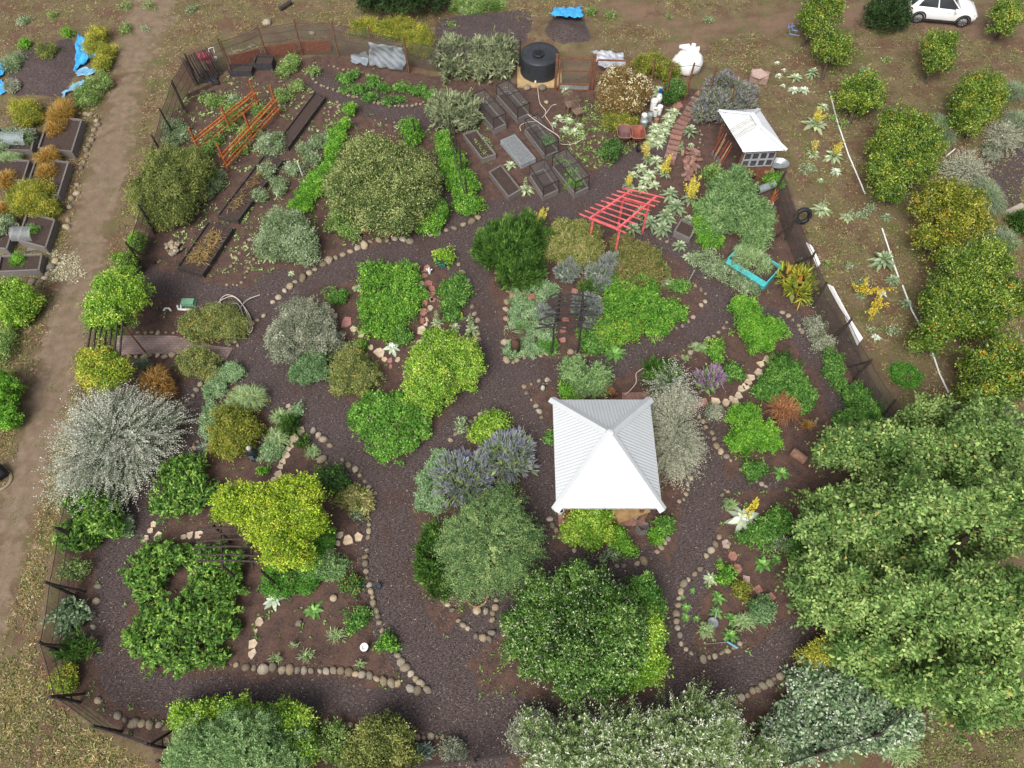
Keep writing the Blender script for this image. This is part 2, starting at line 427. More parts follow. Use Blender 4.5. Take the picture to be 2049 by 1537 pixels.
def bumps(p, nr, A, r, sr, amp, ncap=260):
    """branch heads: the surface swells round scattered centres and falls back between them"""
    M = int(np.clip(A / (sr * sr * 2.6), 5, ncap)); M = min(M, len(p)); ce = p[r.choice(len(p), M, replace=False)]
    D = np.full(len(p), 1e9); I = np.zeros(len(p), int)
    for i in range(0, M, 64):
        d = np.linalg.norm(p[:, None] - ce[None, i:i + 64], axis=2); j = d.argmin(1); dm = d[np.arange(len(p)), j]
        b = dm < D; D[b] = dm[b]; I[b] = j[b] + i
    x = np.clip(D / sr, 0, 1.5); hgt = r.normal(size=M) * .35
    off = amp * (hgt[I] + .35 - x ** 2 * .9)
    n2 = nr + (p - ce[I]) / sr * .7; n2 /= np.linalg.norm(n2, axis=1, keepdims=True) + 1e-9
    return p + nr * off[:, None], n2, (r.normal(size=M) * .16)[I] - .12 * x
def area(lobes): return sum(2 * pi * ((l[1][0] * l[1][1]) ** 1.6 / 3 + 2 * (max(l[1][0], l[1][1]) * l[1][2]) ** 1.6 / 3) ** (1 / 1.6) for l in lobes)
def pal(r, K, n, t=None):
    cs = [col(c) for c in K['pal']]
    t = r.random(n) if t is None else np.clip(t, 0, 1)
    x = t * (len(cs) - 1); i = np.minimum(x.astype(int), len(cs) - 2) if len(cs) > 1 else np.zeros(n, int); f = (x - i)[:, None]
    cs = np.array(cs + [cs[-1]]); c = cs[i] * (1 - f) + cs[i + 1] * f
    c = c * (1 + r.normal(size=(n, 1)) * .24).clip(.45, 1.75)
    if 'acc' in K:
        m = r.random(n) < K['acc'][1]; c[m] = col(K['acc'][0]) * (1 + r.normal(size=(m.sum(), 1)) * .15)
    return np.clip(c, .004, .95)
UP = np.array([0, 0, 1.])
def grow(K, lobes, r, Lv, dens=1.0):
    base0 = np.mean([l[0] for l in lobes], 0)
    f = K['f']; L, W = K['L'], K['W']; cov = K.get('cov', 2.2) * dens; A = area(lobes)
    if f == 'leafy' or f == 'needle':
        seg = 2 if f == 'needle' else 1
        n = int(min(cov * A / (L * W * .5), 90000)); k = K.get('k', 14); m = max(6, int(n / k * 1.35))
        p, nr, c, R = surf(lobes, m, r)
        lump = vnoise(p * K.get('lf', 2.2), int(r.integers(99)))
        depth = 1 + K.get('lump', .1) * lump - np.abs(r.normal(size=len(p))) * K.get('depth', .10)
        depth[r.random(len(p)) < .22] *= .78
        p = c + (p - c) * depth[:, None]
        sr = min(K.get('sr', .27), .42 * math.sqrt(A / 6.3)); p, nr, tb = bumps(p, nr, A, r, sr, K.get('bamp', .8) * sr)
        st = r.random(len(p)) < .10; p[st] += nr[st] * K.get('cs', .1) * r.uniform(.6, 2.6, (st.sum(), 1))
        p[:, 2] = np.maximum(p[:, 2], .02)
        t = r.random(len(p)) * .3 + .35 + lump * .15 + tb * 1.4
        p = np.repeat(p, k, 0); nr = np.repeat(nr, k, 0); t = np.repeat(t, k) + r.normal(size=len(p)) * .20
        q = p + r.normal(size=p.shape) * K.get('cs', .1) * .72
        q[:, 2] = np.maximum(q[:, 2], .015)
        N = len(q); g = r.normal(size=(N, 3))
        d = nr * K.get('out', .5) + g * K.get('sp', .6) + UP * K.get('up', .1)
        fn = nr * .7 + UP * .7 + r.normal(size=(N, 3)) * K.get('tilt', .7)
        Ls = L * r.uniform(.65, 1.25, N); C = pal(r, K, N, t)
        C2 = None
        if 'tip' in K:
            C2 = np.where((r.random(N) < K['tip'][1])[:, None], col(K['tip'][0]) * (1 + r.normal(size=(N, 1)) * .2), C).clip(.005, .95)
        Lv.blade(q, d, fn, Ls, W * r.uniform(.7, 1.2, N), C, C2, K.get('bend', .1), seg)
    elif f == 'spray':
        k = K.get('k', 12); n = int(min(cov * A / (L * W * .5), 90000)); m = max(8, int(n / k))
        p, nr, c, R = surf(lobes, int(m * 1.3), r, K.get('low', -.1))
        ln = K.get('len', .6) * (r.uniform(.5, 1.75, len(p)) if K.get('rad') else r.uniform(.6, 1.3, len(p))); lump = vnoise(p * K.get('lf', 1.6), int(r.integers(99)))
        dep = 1 + K.get('lump', .12) * lump - (r.random(len(p)) < .35) * r.uniform(.05, .35, len(p))
        p = c + (p - c) * dep[:, None]
        sr = min(K.get('sr', .34), .42 * math.sqrt(A / 6.3)); p, nr, tb = bumps(p, nr, A, r, sr, K.get('bamp', .8) * sr)
        lump = tb * 3
        hr = (p - base0) * (1, 1, .15); hr /= np.linalg.norm(hr, axis=1, keepdims=True) + 1e-6
        d = nr * K.get('out', .8) + hr * K.get('rad', 0) + r.normal(size=p.shape) * K.get('sp', .4) + UP * K.get('up', .3); d /= np.linalg.norm(d, axis=1, keepdims=True)
        tt = np.linspace(.0, 1, k)[None, :, None]
        q = p[:, None] + d[:, None] * (tt - .55) * ln[:, None, None] + np.array([0, 0, -1.]) * (tt ** 2) * ln[:, None, None] * K.get('droop', .2)
        side = np.cross(d, UP); side /= np.linalg.norm(side, axis=1, keepdims=True) + 1e-6
        sg = np.where(np.arange(k) % 2, 1., -1.)[None, :, None]
        ld = d[:, None] * K.get('fwd', .6) + side[:, None] * sg * .8 + r.normal(size=q.shape) * .25
        q = q.reshape(-1, 3); q[:, 2] = np.maximum(q[:, 2], .02); N = len(q); ld = ld.reshape(-1, 3)
        fn = np.repeat(nr * .5 + UP * .8, k, 0) + r.normal(size=(N, 3)) * K.get('tilt', .35)
        t = np.repeat(r.random(len(p)) * .6 + .2 + lump * .3, k) + r.normal(size=N) * .12
        if K.get('tipt'): t = t * .5 + np.tile(np.linspace(0, 1, k) ** K['tipt'], len(p)) * .62
        Lv.blade(q, ld, fn, L * r.uniform(.7, 1.25, N), W * r.uniform(.75, 1.2, N), pal(r, K, N, t), None, K.get('bend', .15))
    elif f == 'grass':
        n = int(min(cov * A / (L * W) * .9, 30000))
        p, nr, c, R = surf(lobes, n, r, -.2); N = len(p)
        base = c.copy(); base[:, 2] = np.maximum(c[:, 2] - R[:, 2] * .75, .02)
        a = r.uniform(0, 2 * pi, N); q = np.sqrt(r.random(N)) * .45
        base[:, 0] += np.cos(a) * q * R[:, 0]; base[:, 1] += np.sin(a) * q * R[:, 1]
        end = c + (p - c) * r.uniform(.55, 1.12, N)[:, None]; end[:, 2] = np.maximum(end[:, 2], .03)
        mid = base * .45 + end * .55; mid[:, 2] = np.maximum(base[:, 2], end[:, 2]) + R[:, 2] * K.get('arch', .35)
        tt = np.linspace(0, 1, 5)[None, :, None]
        pts = base[:, None] * (1 - tt) ** 2 + mid[:, None] * 2 * tt * (1 - tt) + end[:, None] * tt ** 2
        C = pal(r, K, N); C2 = C
        if 'tip' in K: C2 = np.where((r.random(N) < K['tip'][1])[:, None], col(K['tip'][0])[None] * (1 + r.normal(size=(N, 1)) * .15), C).clip(.005, .95)
        Lv.ribbon(pts, W * r.uniform(.7, 1.2, N), C, (.7, 1, 1, .8, .15), C2)
    # leaves deeper inside, so nothing shows through where it should not
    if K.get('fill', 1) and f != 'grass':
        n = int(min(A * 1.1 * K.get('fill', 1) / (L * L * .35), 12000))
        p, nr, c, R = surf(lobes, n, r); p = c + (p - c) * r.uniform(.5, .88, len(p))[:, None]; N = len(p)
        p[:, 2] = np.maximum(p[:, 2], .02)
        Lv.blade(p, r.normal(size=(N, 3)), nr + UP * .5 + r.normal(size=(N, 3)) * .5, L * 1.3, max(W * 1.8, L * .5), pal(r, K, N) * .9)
KINDS = {}
def kind(n, **k): KINDS[n] = k
def petals(spec, lobes, r, parent, name='flowers'):
    c, dens, size = spec[:3]; Lv = Leaves(); n = int(area(lobes) * dens)
    p, nr, cc, R = surf(lobes, n * (3 if name == 'fruit' else 1), r, .05)
    if name == 'fruit':
        kk = vnoise(p * 2.2, int(r.integers(99))) > .28; p, nr, cc, R = p[kk], nr[kk], cc[kk], R[kk]
    p = cc + (p - cc) * r.uniform(.97, 1.07, len(p))[:, None]
    for k in range(3):
        N = len(p); q = p + r.normal(size=p.shape) * size * .6
        Lv.blade(q, r.normal(size=(N, 3)), nr + UP * .6 + r.normal(size=(N, 3)) * .4, size, size * .9, (col(c)[None] * (1 + r.normal(size=(N, 1)) * .12)).clip(.01, .95))
    return Lv.mesh(name, PETAL, parent)
SEED = [100]
def plant(kd, name, label, cat, lobes, group=None, dens=1.0, trunk=None, flowers=None, z0=0.0, part='foliage'):
    K = KINDS[kd]; SEED[0] += 1; r = np.random.default_rng(SEED[0])
    if kd[:6] == 'citrus': lobes = [(l[0], l[1], l[2] * .84, l[3] * .80, l[4] - .55, .6) for l in lobes]
    elif K.get('sat', 4) and lobes[0][2] > 16: lobes = [(l[0], l[1], l[2] * .95, l[3] * .95) + tuple(l[4:]) for l in lobes]
    lobes = list(lobes); ns = K.get('sat', 4)
    for l in list(lobes):
        if l[2] < 13 or l[4] < .3: continue
        for q in range(ns):                                  # smaller side branches break up the outline
            a, d, k = r.uniform(0, 6.28), r.uniform(.62, .86), r.uniform(.22, .38)
            lobes.append((l[0] + cos(a) * l[2] * d, l[1] + sin(a) * l[3] * d, l[2] * k, l[3] * k, l[4] * r.uniform(.5, .85)) + tuple(l[5:]))
    lb = [lobe(*l) for l in lobes]
    base = np.mean([l[0] for l in lb], 0); base[2] = min(l[2] for l in lb) if z0 == 0 else z0
    fl = flowers or K.get('fl')
    Lv = Leaves(); grow(K, lb, r, Lv, dens)
    m = GLOSSY_LEAF if K.get('gloss') else LEAF
    if not fl and not trunk:
        return tag(Lv.mesh(name, m, None, base), label, cat, group)
    root = thing(name, label, cat, base, group)
    Lv.mesh('crown' if trunk else part, m, root)
    if fl: petals(fl, lb, r, root, fl[3] if len(fl) > 3 else 'flowers')
    if trunk:
        tx, ty, tr = trunk; b0 = P(tx, ty, 0); mb = MB(); top = base * 0 + np.mean([l[0] for l in lb], 0)
        k1 = b0 * .45 + top * .55; k1[2] = max(.5, top[2] * .55)
        mb.tube([b0 + (0, 0, -.05), b0 * .8 + k1 * .2 + (.04, .03, 0), k1], [tr * 1.35, tr * 1.05, tr * .8], 8)
        for l in lb[:6]:
            e = l[0] + (l[0] - top) * .2; e = e + (0, 0, l[1][2] * .3)
            mb.tube([k1 - (0, 0, .05), (k1 + e) / 2 + r.normal(size=3) * .12, e], [tr * .7, tr * .45, tr * .15], 6)
        mb.build('trunk', mat('bark', (.075, .055, .042), .9, .35, 12, bump=.5), root)
    return root
# rosettes of broad felted leaves, shared meshes
def rosette_mesh(name, pal_, seed, n=26, wid=.30, droop=.35, hi=70, centre=0.0, leafend=.12):
    r = np.random.default_rng(seed); Lv = Leaves(); K = dict(pal=pal_)
    t = (np.arange(n) + r.random(n) * .6) / n
    az = np.arange(n) * 2.399 + r.normal(size=n) * .15; el = np.radians(8 + (hi - 8) * t ** 1.3); ln = (1 - .45 * t) * r.uniform(.85, 1.1, n)
    k = 6; s = np.linspace(0, 1, k)[None, :]
    rad = np.cos(el)[:, None] * ln[:, None] * s; z = .05 + centre * t[:, None] + np.sin(el)[:, None] * ln[:, None] * s - droop * (1 - .5 * t[:, None]) * ln[:, None] * s ** 2.2
    z = np.maximum(z, .02 + .01 * t[:, None])
    pts = np.stack([rad * np.cos(az)[:, None], rad * np.sin(az)[:, None], z], -1)
    C = pal(r, K, n, t)
    d = np.gradient(pts, axis=1); sd_ = np.stack([-np.sin(az), np.cos(az), 0 * az], -1)[:, None] * np.ones((1, k, 1))
    prof = np.array([.25, .7, 1, .95, .65, leafend])[None, :, None] * wid * ln[:, None, None] / 2
    wv = r.normal(size=(n, k, 1)) * .015
    V = np.stack([pts - sd_ * prof + UP * (prof * .35 + wv), pts, pts + sd_ * prof + UP * (prof * .35 - wv)], 2)
    i = np.arange(n)[:, None, None] * k * 3; j = np.arange(k - 1)[None, :, None] * 3; e = np.array([0, 1])[None, None]
    a = (i + j + e).reshape(-1, 1); Q = np.concatenate([a, a + 1, a + 4, a + 3], 1)
    c = np.stack([C * .95, np.minimum(C * 1.12, .9), C * .95], 1)[:, None].repeat(k, 1)
    Lv.put(V, Q, c); LEAFCOUNT[0] += n * 10
    o = Lv.mesh(name, LEAF, keep_local=True); me = o.data; bpy.data.objects.remove(o); return me
SIL = ['8f9f7c', 'a9b99a', 'c3cfb9']; GRY = ['75896a', '8ea286', 'a8b9a0']; GRN = ['4c7a3a', '6a9a4c', '8fb86c']; WHT = ['aebfae', 'c2d0c4', 'd6e0d8']
ROS = {
 'silver': [rosette_mesh('silver_rosette', SIL, 1), rosette_mesh('silver_rosette', SIL, 2, 32, .26, .45), rosette_mesh('silver_rosette', SIL, 3, 22, .33, .3)],
 'grey': [rosette_mesh('grey_rosette', GRY, 4, 34, .27, .5, 80, .5), rosette_mesh('grey_rosette', GRY, 5, 30, .3, .45, 80, .35)],
 'green': [rosette_mesh('green_rosette', GRN, 6, 18, .36, .4), rosette_mesh('green_rosette', GRN, 7, 24, .3, .3)],
 'white': [rosette_mesh('white_rosette', WHT, 8, 20, .4, .3), rosette_mesh('white_rosette', WHT, 9, 24, .34, .35)],
 'agave': [rosette_mesh('agave_rosette', ['6f8478', '8fa397', 'a5b7ac'], 10, 34, .13, .05, 75, 0, .04)],
}
def spike_mesh(seed, stalks, h, spread, c, stem='8fa07a'):
    r = np.random.default_rng(seed); Lv = Leaves()
    for s in range(stalks):
        a = r.uniform(0, 6.28); lean = spread * r.uniform(.2, 1) * (s > 0); hh = h * (1 if s == 0 else r.uniform(.55, .95))
        n = int(150 * hh); t = r.random(n)
        cx = np.stack([np.cos(a) * lean * t ** 1.3 * hh, np.sin(a) * lean * t ** 1.3 * hh, t * hh], -1)
        off = r.normal(size=(n, 3)) * (.05 * (1.15 - t) + .012)[:, None]
        m = t > .25
        cc = np.where(m[:, None], col(c)[None] * (1 + r.normal(size=(n, 1)) * .15), col(stem)[None]).clip(.01, .95)
        Lv.blade(cx + off, off + UP * .03, UP + r.normal(size=(n, 3)), .075, .06, cc)
    o = Lv.mesh('spike', LEAF, keep_local=True); me = o.data; bpy.data.objects.remove(o); return me
SPK = {'one': spike_mesh(1, 1, 1.3, .2, 'd8c837'), 'many': spike_mesh(2, 9, 1.2, .7, 'd5cb58'), 'pale': spike_mesh(3, 5, 1.1, .5, 'ccc06a'), 'bud': spike_mesh(4, 1, .8, .1, '9aae84'),
       'floppy': spike_mesh(5, 7, .9, 1.6, 'd0bd3c', '7c8c5e')}
RC = [0]
def rosette(sty, x, y, rpx, label, group=None, spike=None, name='mullein', cat='plant', z=0.0, hgt=1.0, sh=1.0):
    RC[0] += 1; r = random.Random(RC[0]); b = P(x, y, z); _, _, dep = proj(b); R = rpx * dep / F * 1.12
    rz = r.uniform(0, 6.28); me = ROS[sty][RC[0] % len(ROS[sty])]
    if not spike:
        o = link(bpy.data.objects.new(name, me)); o.location = b.tolist(); o.rotation_euler = (0, 0, rz); o.scale = (R, R, R * hgt)
        return tag(o, label, cat, group)
    root = thing(name, label, cat, b, group)
    o = link(bpy.data.objects.new('leaf_rosette', me)); o.parent = root; o.rotation_euler = (0, 0, rz); o.scale = (R, R, R * hgt)
    q = link(bpy.data.objects.new('flower_spike', SPK[spike])); q.parent = root; q.location = (0, 0, R * .3); q.rotation_euler = (r.uniform(-.15, .15), r.uniform(-.15, .15), r.uniform(0, 6)); q.scale = (sh,) * 3
    return root
# kinds: form, leaf length/width in metres, palette from the photograph
kind('olive', f='leafy', L=.085, W=.04, pal=['4c5b2c', '6d7d40', '8b9650', '9da05a'], cs=.11, lump=.16, depth=.12)
kind('olive_gold', f='leafy', L=.075, W=.035, pal=['566020', '7c8a30', '9aa23e', 'b2a448'], cs=.10, lump=.16, sr=.22, bamp=1.1)
kind('roundtree', f='leafy', L=.10, W=.045, pal=['4d6335', '6b8145', '86995a', 'a3b074'], cs=.13, lump=.16, depth=.14, lf=1.8, acc=('c3c398', .04))
kind('lime', f='leafy', L=.085, W=.05, pal=['5a8a1e', '7cab2a', '98c03c', 'b6cf50'], cs=.09, lump=.10, lf=2, gloss=1)
kind('limegold', f='leafy', L=.085, W=.05, pal=['6f9426', '90ab34', 'aeba40', 'c6c04c'], cs=.09, lump=.14, lf=2.2, acc=('c9a23c', .05))
kind('yellowvine', f='leafy', L=.08, W=.05, pal=['6f961c', '93b424', 'aec72e', 'c4d03c'], cs=.08, lump=.14, lf=2.4, acc=('6b5a28', .06))
kind('fern', f='leafy', L=.08, W=.032, pal=['4a8520', '66a62c', '83bd3a', '98c848'], cs=.07, lump=.26, lf=3.2, up=.3, depth=.2, sr=.2, bamp=1.2)
kind('parsley', f='leafy', L=.09, W=.048, pal=['457a28', '5f9a30', '7db33c', '97c24a'], cs=.08, lump=.26, lf=3, up=.3, depth=.2, sr=.19, bamp=1.25)
kind('herb', f='leafy', L=.085, W=.045, pal=['3b692a', '558a38', '70a347', '8ab55a'], cs=.08, lump=.24, lf=3, up=.3, depth=.2, sr=.2, bamp=1.2)
kind('darkgreen', f='leafy', L=.09, W=.045, pal=['2d4a1f', '40672a', '568238', '6f9a48'], cs=.10, lump=.18, lf=2.4, gloss=1, depth=.14)
kind('whorl', f='spray', L=.13, W=.048, k=12, len=.17, pal=['30521e', '4d7c2a', '74a23c', '9cbf56'], up=.9, out=.5, sp=.45, fwd=.15, lump=.10, lf=3, cov=1.35, droop=.0, tilt=.5, sr=.19, bamp=1.3, fill=.7)
kind('citrus', f='leafy', L=.11, W=.055, pal=['3a5818', '567a22', '7a982e', 'a0b044'], cs=.13, lump=.22, lf=1.7, gloss=1, depth=.22, acc=('a8a83a', .05), cov=1.3, sr=.30, bamp=1.5, sat=8, fill=.45)
kind('citrus_gold', f='leafy', L=.11, W=.055, pal=['4d6018', '6f7f20', '93982c', 'b0ac3c'], cs=.13, lump=.22, lf=1.7, gloss=1, depth=.22, cov=1.2, sr=.30, bamp=1.5, sat=8, fill=.45)
kind('glossy', f='leafy', L=.10, W=.05, pal=['2f4d1c', '466f28', '628f38', '86a854'], cs=.10, lump=.12, lf=1.7, gloss=1, acc=('b9c79c', .05), depth=.10, cov=2.4, sr=.26, bamp=.9)
kind('myrtle', f='spray', L=.065, W=.038, k=16, len=.65, pal=['3f603a', '5a7c4a', '7a9a5c', 'a2b478'], up=.25, out=.8, rad=.5, sp=.35, lump=.14, cov=1.6, droop=.35, sr=.28, bamp=1.3)
kind('rosemary', f='needle', L=.19, W=.026, pal=['324f22', '46702c', '5f8c38', '7ba24c'], cs=.07, k=12, out=.7, up=.6, sp=.3, lump=.10, cov=1.7, bend=0)
kind('rosemary_grey', f='needle', L=.30, W=.045, pal=['67735a', '7f8b6c', '98a383', 'aab494'], cs=.08, k=10, out=.6, up=.5, sp=.45, lump=.2, cov=1.7, bend=.1)
kind('lavender', f='needle', L=.26, W=.03, pal=['6a8a44', '86a05a', '9ab46e'], cs=.06, k=12, out=.95, up=.3, sp=.3, tip=('a79fd8', .85), cov=2.4, bend=.02, lump=.08, sat=0, sr=.2, bamp=.5)
kind('lavender_grey', f='needle', L=.18, W=.022, pal=['76896f', '8d9d8a', 'a0ad9f'], cs=.05, k=12, out=.8, up=.4, sp=.3, tip=('9f9fbd', .75), cov=2.0, bend=.0, sat=1)
kind('lavender_shade', f='needle', L=.2, W=.035, pal=['5b6b45', '738056', '8c9674'], cs=.08, k=12, out=.7, up=.4, sp=.45, tip=('a398c4', .65), cov=1.8, lump=.22)
kind('magenta', f='needle', L=.32, W=.035, pal=['5c8840', '74a050', '88b060'], cs=.05, k=12, out=.5, up=.8, sp=.28, tip=('c47cdc', .9), cov=2.2, bend=.0, sat=0)
kind('silver', f='leafy', L=.075, W=.032, pal=['66705f', '88917f', 'a6ac9c', 'bdc0b2'], cs=.09, lump=.2, lf=2.4, depth=.15)
kind('sagegreen', f='leafy', L=.07, W=.03, sat=0, pal=['547a4a', '6b9160', '83a577', '95b38a'], cs=.06, lump=.06, depth=.06)
kind('sage', f='leafy', L=.085, W=.038, pal=['66773a', '87944c', 'a3ab62', 'b5ad7c'], cs=.07, lump=.07, depth=.06, acc=('b58f7c', .08), up=.3)
kind('sage_rusty', f='leafy', L=.085, W=.035, pal=['5f7034', '7d8a47', '968f5a', '9d7f62'], cs=.08, lump=.1, depth=.08, up=.4)
kind('whitesage', f='spray', L=.07, W=.034, k=20, len=1.1, pal=['4c5f44', '6f806c', '9fa59c', 'c8c8c4'], up=.1, out=.6, rad=1.0, sp=.24, lump=.16, cov=1.15, droop=.05, fwd=1.0, tipt=1.2, sr=.42, bamp=1.3, sat=6)
kind('willow', f='spray', L=.09, W=.034, k=16, len=.85, pal=['4f6a38', '6d8a4c', '93a878', 'e2e6de'], up=1.0, out=.7, sp=.4, lump=.25, cov=.75, droop=.1, fwd=.9, tipt=2.4, sr=.42, bamp=1.5, sat=6)
kind('whitewispy', f='spray', L=.075, W=.022, k=18, len=.9, pal=['64725a', '889180', 'a8ac9c', 'c6c6ba'], up=.25, out=.7, rad=.8, sp=.25, cov=1.3, droop=.15, fwd=1.1, tipt=1, sr=.35, bamp=.8, sat=5)
kind('tangrass', f='grass', L=.6, W=.018, pal=['7f5f30', 'a07b3e', 'b8935a'], cov=2.4, arch=.5)
kind('redgrass', f='grass', L=.6, W=.022, pal=['7d5238', 'a06e4c', 'b98a62'], cov=2.2, arch=.5)
kind('goldgrass', f='grass', L=.5, W=.018, pal=['80692c', 'a08438', 'b99a4a', 'b57a3a'], cov=2.6, arch=.3)
kind('greygrass', f='grass', L=.5, W=.016, pal=['58704e', '728a66', '8a9c80'], cov=2.2, arch=.35, tip=('95a08c', .5))
kind('palegrass', f='grass', L=.45, W=.018, pal=['77945f', '94b07c', 'aec396'], cov=2.2, arch=.45)
kind('mat', f='leafy', L=.065, W=.032, pal=['78a070', '90b488', 'a6c49a', 'b6ceaa'], cs=.07, lump=.2, up=.5, depth=.1, fill=0, cov=2.6)
kind('matgreen', f='leafy', L=.06, W=.035, pal=['4f8a2f', '65a33c', '7db54c'], cs=.06, lump=.2, up=.4, depth=.1, fill=0, cov=2.4)
kind('wallflower', f='leafy', L=.075, W=.03, pal=['566538', '76864c', '98a262', 'a8a864'], cs=.09, lump=.2, depth=.14, sr=.22, bamp=1.0)
kind('geranium', f='leafy', L=.08, W=.055, pal=['417424', '57922c', '70aa3a', '8dbd4c'], cs=.06, lump=.12, depth=.1, gloss=1)
kind('mustard', f='leafy', L=.06, W=.035, pal=['6c7a30', '8f9a36', 'b4b23c', 'cdc648'], cs=.10, lump=.25, depth=.18, up=.5)
kind('buckwheat', f='leafy', L=.06, W=.03, sat=0, pal=['6e5a34', '8c7444', 'a58c58'], cs=.1, lump=.18, depth=.16)
kind('bigleaf', f='spray', L=.15, W=.08, k=9, len=.55, pal=['4a6e32', '698c48', '88a65c', 'a4bc74'], up=.15, out=.75, sp=.5, lump=.14, lf=.9, cov=1.1, droop=.35, fwd=.7, tilt=.5, low=-.15, sr=.5, bamp=.85, sat=5, acc=('b8a860',.015))
kind('datura', f='leafy', L=.15, W=.09, pal=['5f7f5c', '7d9a78', '98b092', 'afc2a8'], cs=.12, lump=.16, depth=.1, up=.4)
kind('bluegum', f='spray', L=.09, W=.03, k=14, len=.5, pal=['567a48', '70965c', '8cae74', 'a4be8a'], up=.5, out=.7, sp=.4, lump=.2, cov=1.5, droop=.2, fwd=.9, sr=.35, bamp=1.0)
kind('conifer', f='needle', L=.18, W=.04, pal=['24381a', '34502a', '466436'], cs=.12, k=12, out=.6, up=.3, sp=.5, lump=.2, cov=1.7)
kind('bluespike', f='needle', L=.22, W=.04, pal=['6d8884', '86a09c', '9db3b0'], cs=.04, k=8, out=.5, up=.9, sp=.4, cov=1.3, bend=0)
kind('flax', f='needle', L=.45, W=.06, pal=['5f7a24', '8a9c30', 'b8b43c', '9a5a2a'], cs=.08, k=10, out=.8, up=.5, sp=.45, cov=1.6, bend=.1, sat=0)
kind('weed', f='leafy', L=.09, W=.045, pal=['5c7f3c', '77994e', '94af66', 'a8bd84'], cs=.10, lump=.25, up=.4, depth=.2, cov=1.4, fill=0)
kind('greyweed', f='leafy', L=.09, W=.04, pal=['6e8660', '87a078', 'a0b592', 'b5c5ac'], cs=.10, lump=.25, up=.4, depth=.2, cov=1.4, fill=0)
# ---------------------------------------------------------------- plants, traced lobe by lobe: (x, y, half width, half height in the photo, height in metres)
SH, TR, HB = 'shrub', 'tree', 'plant'
# --- big shrubs and trees of the garden
plant('roundtree', 'round_tree', 'broad round olive green tree with pale specks behind the stone edged mulch path', TR,
      [(760,345,85,72,3.0),(815,385,68,78,2.7),(715,385,60,68,2.3),(780,425,72,58,2.0),(725,330,50,45,2.4)], trunk=(790,470,.1), flowers=('d8d490',14,.045))
plant('olive', 'olive_shrub', 'big olive green bush against the left fence by the dirt track', SH, [(345,375,66,62,2.2),(315,400,50,48,1.7),(385,350,48,48,1.8),(345,430,50,32,1.2)])
plant('greyweed', 'grey_green_shrub', 'airy pale green shrub at the foot of the bright green hedge row', SH, [(575,470,52,45,1.6),(600,495,42,40,1.2),(545,490,32,35,1.0)], dens=1.7)
plant('rosemary', 'rosemary_bush', 'huge dark green rosemary dome at the top of the arbor bed', SH, [(1020,500,70,55,1.7),(1040,545,52,42,1.4),(985,500,36,45,1.2),(1050,480,48,40,1.5)])
plant('sage', 'sage_bush', 'rounded yellow green sage with pinkish tips beside the dark rosemary dome', SH, [(1150,482,62,42,1.0),(1160,510,50,34,.8),(1120,490,36,38,.8)])
plant('sage_rusty', 'sage_bush', 'rusty olive sage bush just below the red pergola leg', SH, [(1275,520,48,36,.9),(1300,545,36,32,.7),(1245,500,22,28,.8),(1262,560,32,28,.7)])
plant('lime', 'lime_shrub', 'big lime green shrub beside the pink flowered geranium mound', SH, [(895,712,70,45,1.7),(860,765,56,55,2.0),(915,745,50,42,1.5),(850,800,40,32,1.1)], flowers=('d8d8a0',22,.04))
plant('geranium', 'geranium_mound', 'wide bright green mound dotted with pink flowers', SH, [(765,825,66,42,.9),(785,880,52,45,.8),(735,845,40,36,.7),(820,850,40,45,.8)], flowers=('b98796',10,.045))
plant('silver', 'silver_shrub', 'silvery grey shrub next to the rusty stake cone', SH, [(620,640,52,38,1.4),(580,690,44,45,1.3),(640,680,42,40,1.2),(600,665,52,44,1.5)])
plant('sagegreen', 'sage_dome', 'soft sage green dome touching the silvery shrub', SH, [(622,735,42,36,.8)])
plant('wallflower', 'yellow_flowering_shrub', 'loose grey green shrub with yellow flowers right of the sage green dome', SH, [(700,735,40,38,.9),(725,755,34,34,.7),(690,770,26,20,.5)], flowers=('dccb58',30,.045))
plant('myrtle', 'weeping_shrub', 'tall fountain shaped grey green shrub below the two purple lavenders', SH, [(975,1085,88,72,2.4),(990,1040,60,55,2.3),(960,1130,70,58,1.6),(1010,1115,62,55,1.7)], flowers=('aeb884',20,.04))
plant('rosemary', 'rosemary_bush', 'narrow dark rosemary strip on the left flank of the fountain shaped shrub', SH, [(872,1095,34,44,1.1),(868,1140,32,48,1.0),(885,1165,28,34,.8)])
plant('glossy', 'round_shrub', 'enormous glossy dark green round shrub with tiny white flowers', SH,
      [(1155,1230,125,100,3.2),(1130,1290,118,95,2.8),(1210,1275,98,100,2.8),(1180,1350,85,58,1.7),(1090,1260,78,78,2.3)], flowers=('dfe6d2',8,.03))
plant('lime', 'creeper', 'lime green creeper spilling over the right flank of the enormous round shrub', 'climber', [(1296,1262,27,50,1.9),(1292,1320,34,48,1.6),(1270,1355,30,26,1.1)])
plant('herb', 'upright_shrub', 'blue green shrub poking out above the lime creeper', SH, [(1283,1192,34,34,1.6),(1302,1225,26,34,1.5)])
plant('bigleaf', 'spreading_tree', 'very large spreading light green tree with big leaflets over the fence corner', TR,
      [(1740,915,120,64,4.2),(1890,925,118,84,5.2),(1680,1060,105,95,3.8),(1810,1050,130,115,5.8),(1960,1040,115,120,5.4),(1670,1190,100,90,3.6),(1800,1220,130,110,5.2),(1950,1240,125,130,5.0),(1880,1370,120,90,3.8),(1980,1390,85,80,3.4),(1730,1310,95,60,3.0),(1830,850,50,30,3.4)],
      trunk=(1830,1180,.28), dens=1.0)
plant('datura', 'white_flowered_mound', 'wide grey green mound sprinkled with white flowers under the spreading tree', SH, [(1660,1370,92,45,1.0),(1690,1430,125,55,1.1),(1610,1470,95,45,1.0),(1760,1450,75,42,.9)], flowers=('f0f1ea',18,.07))
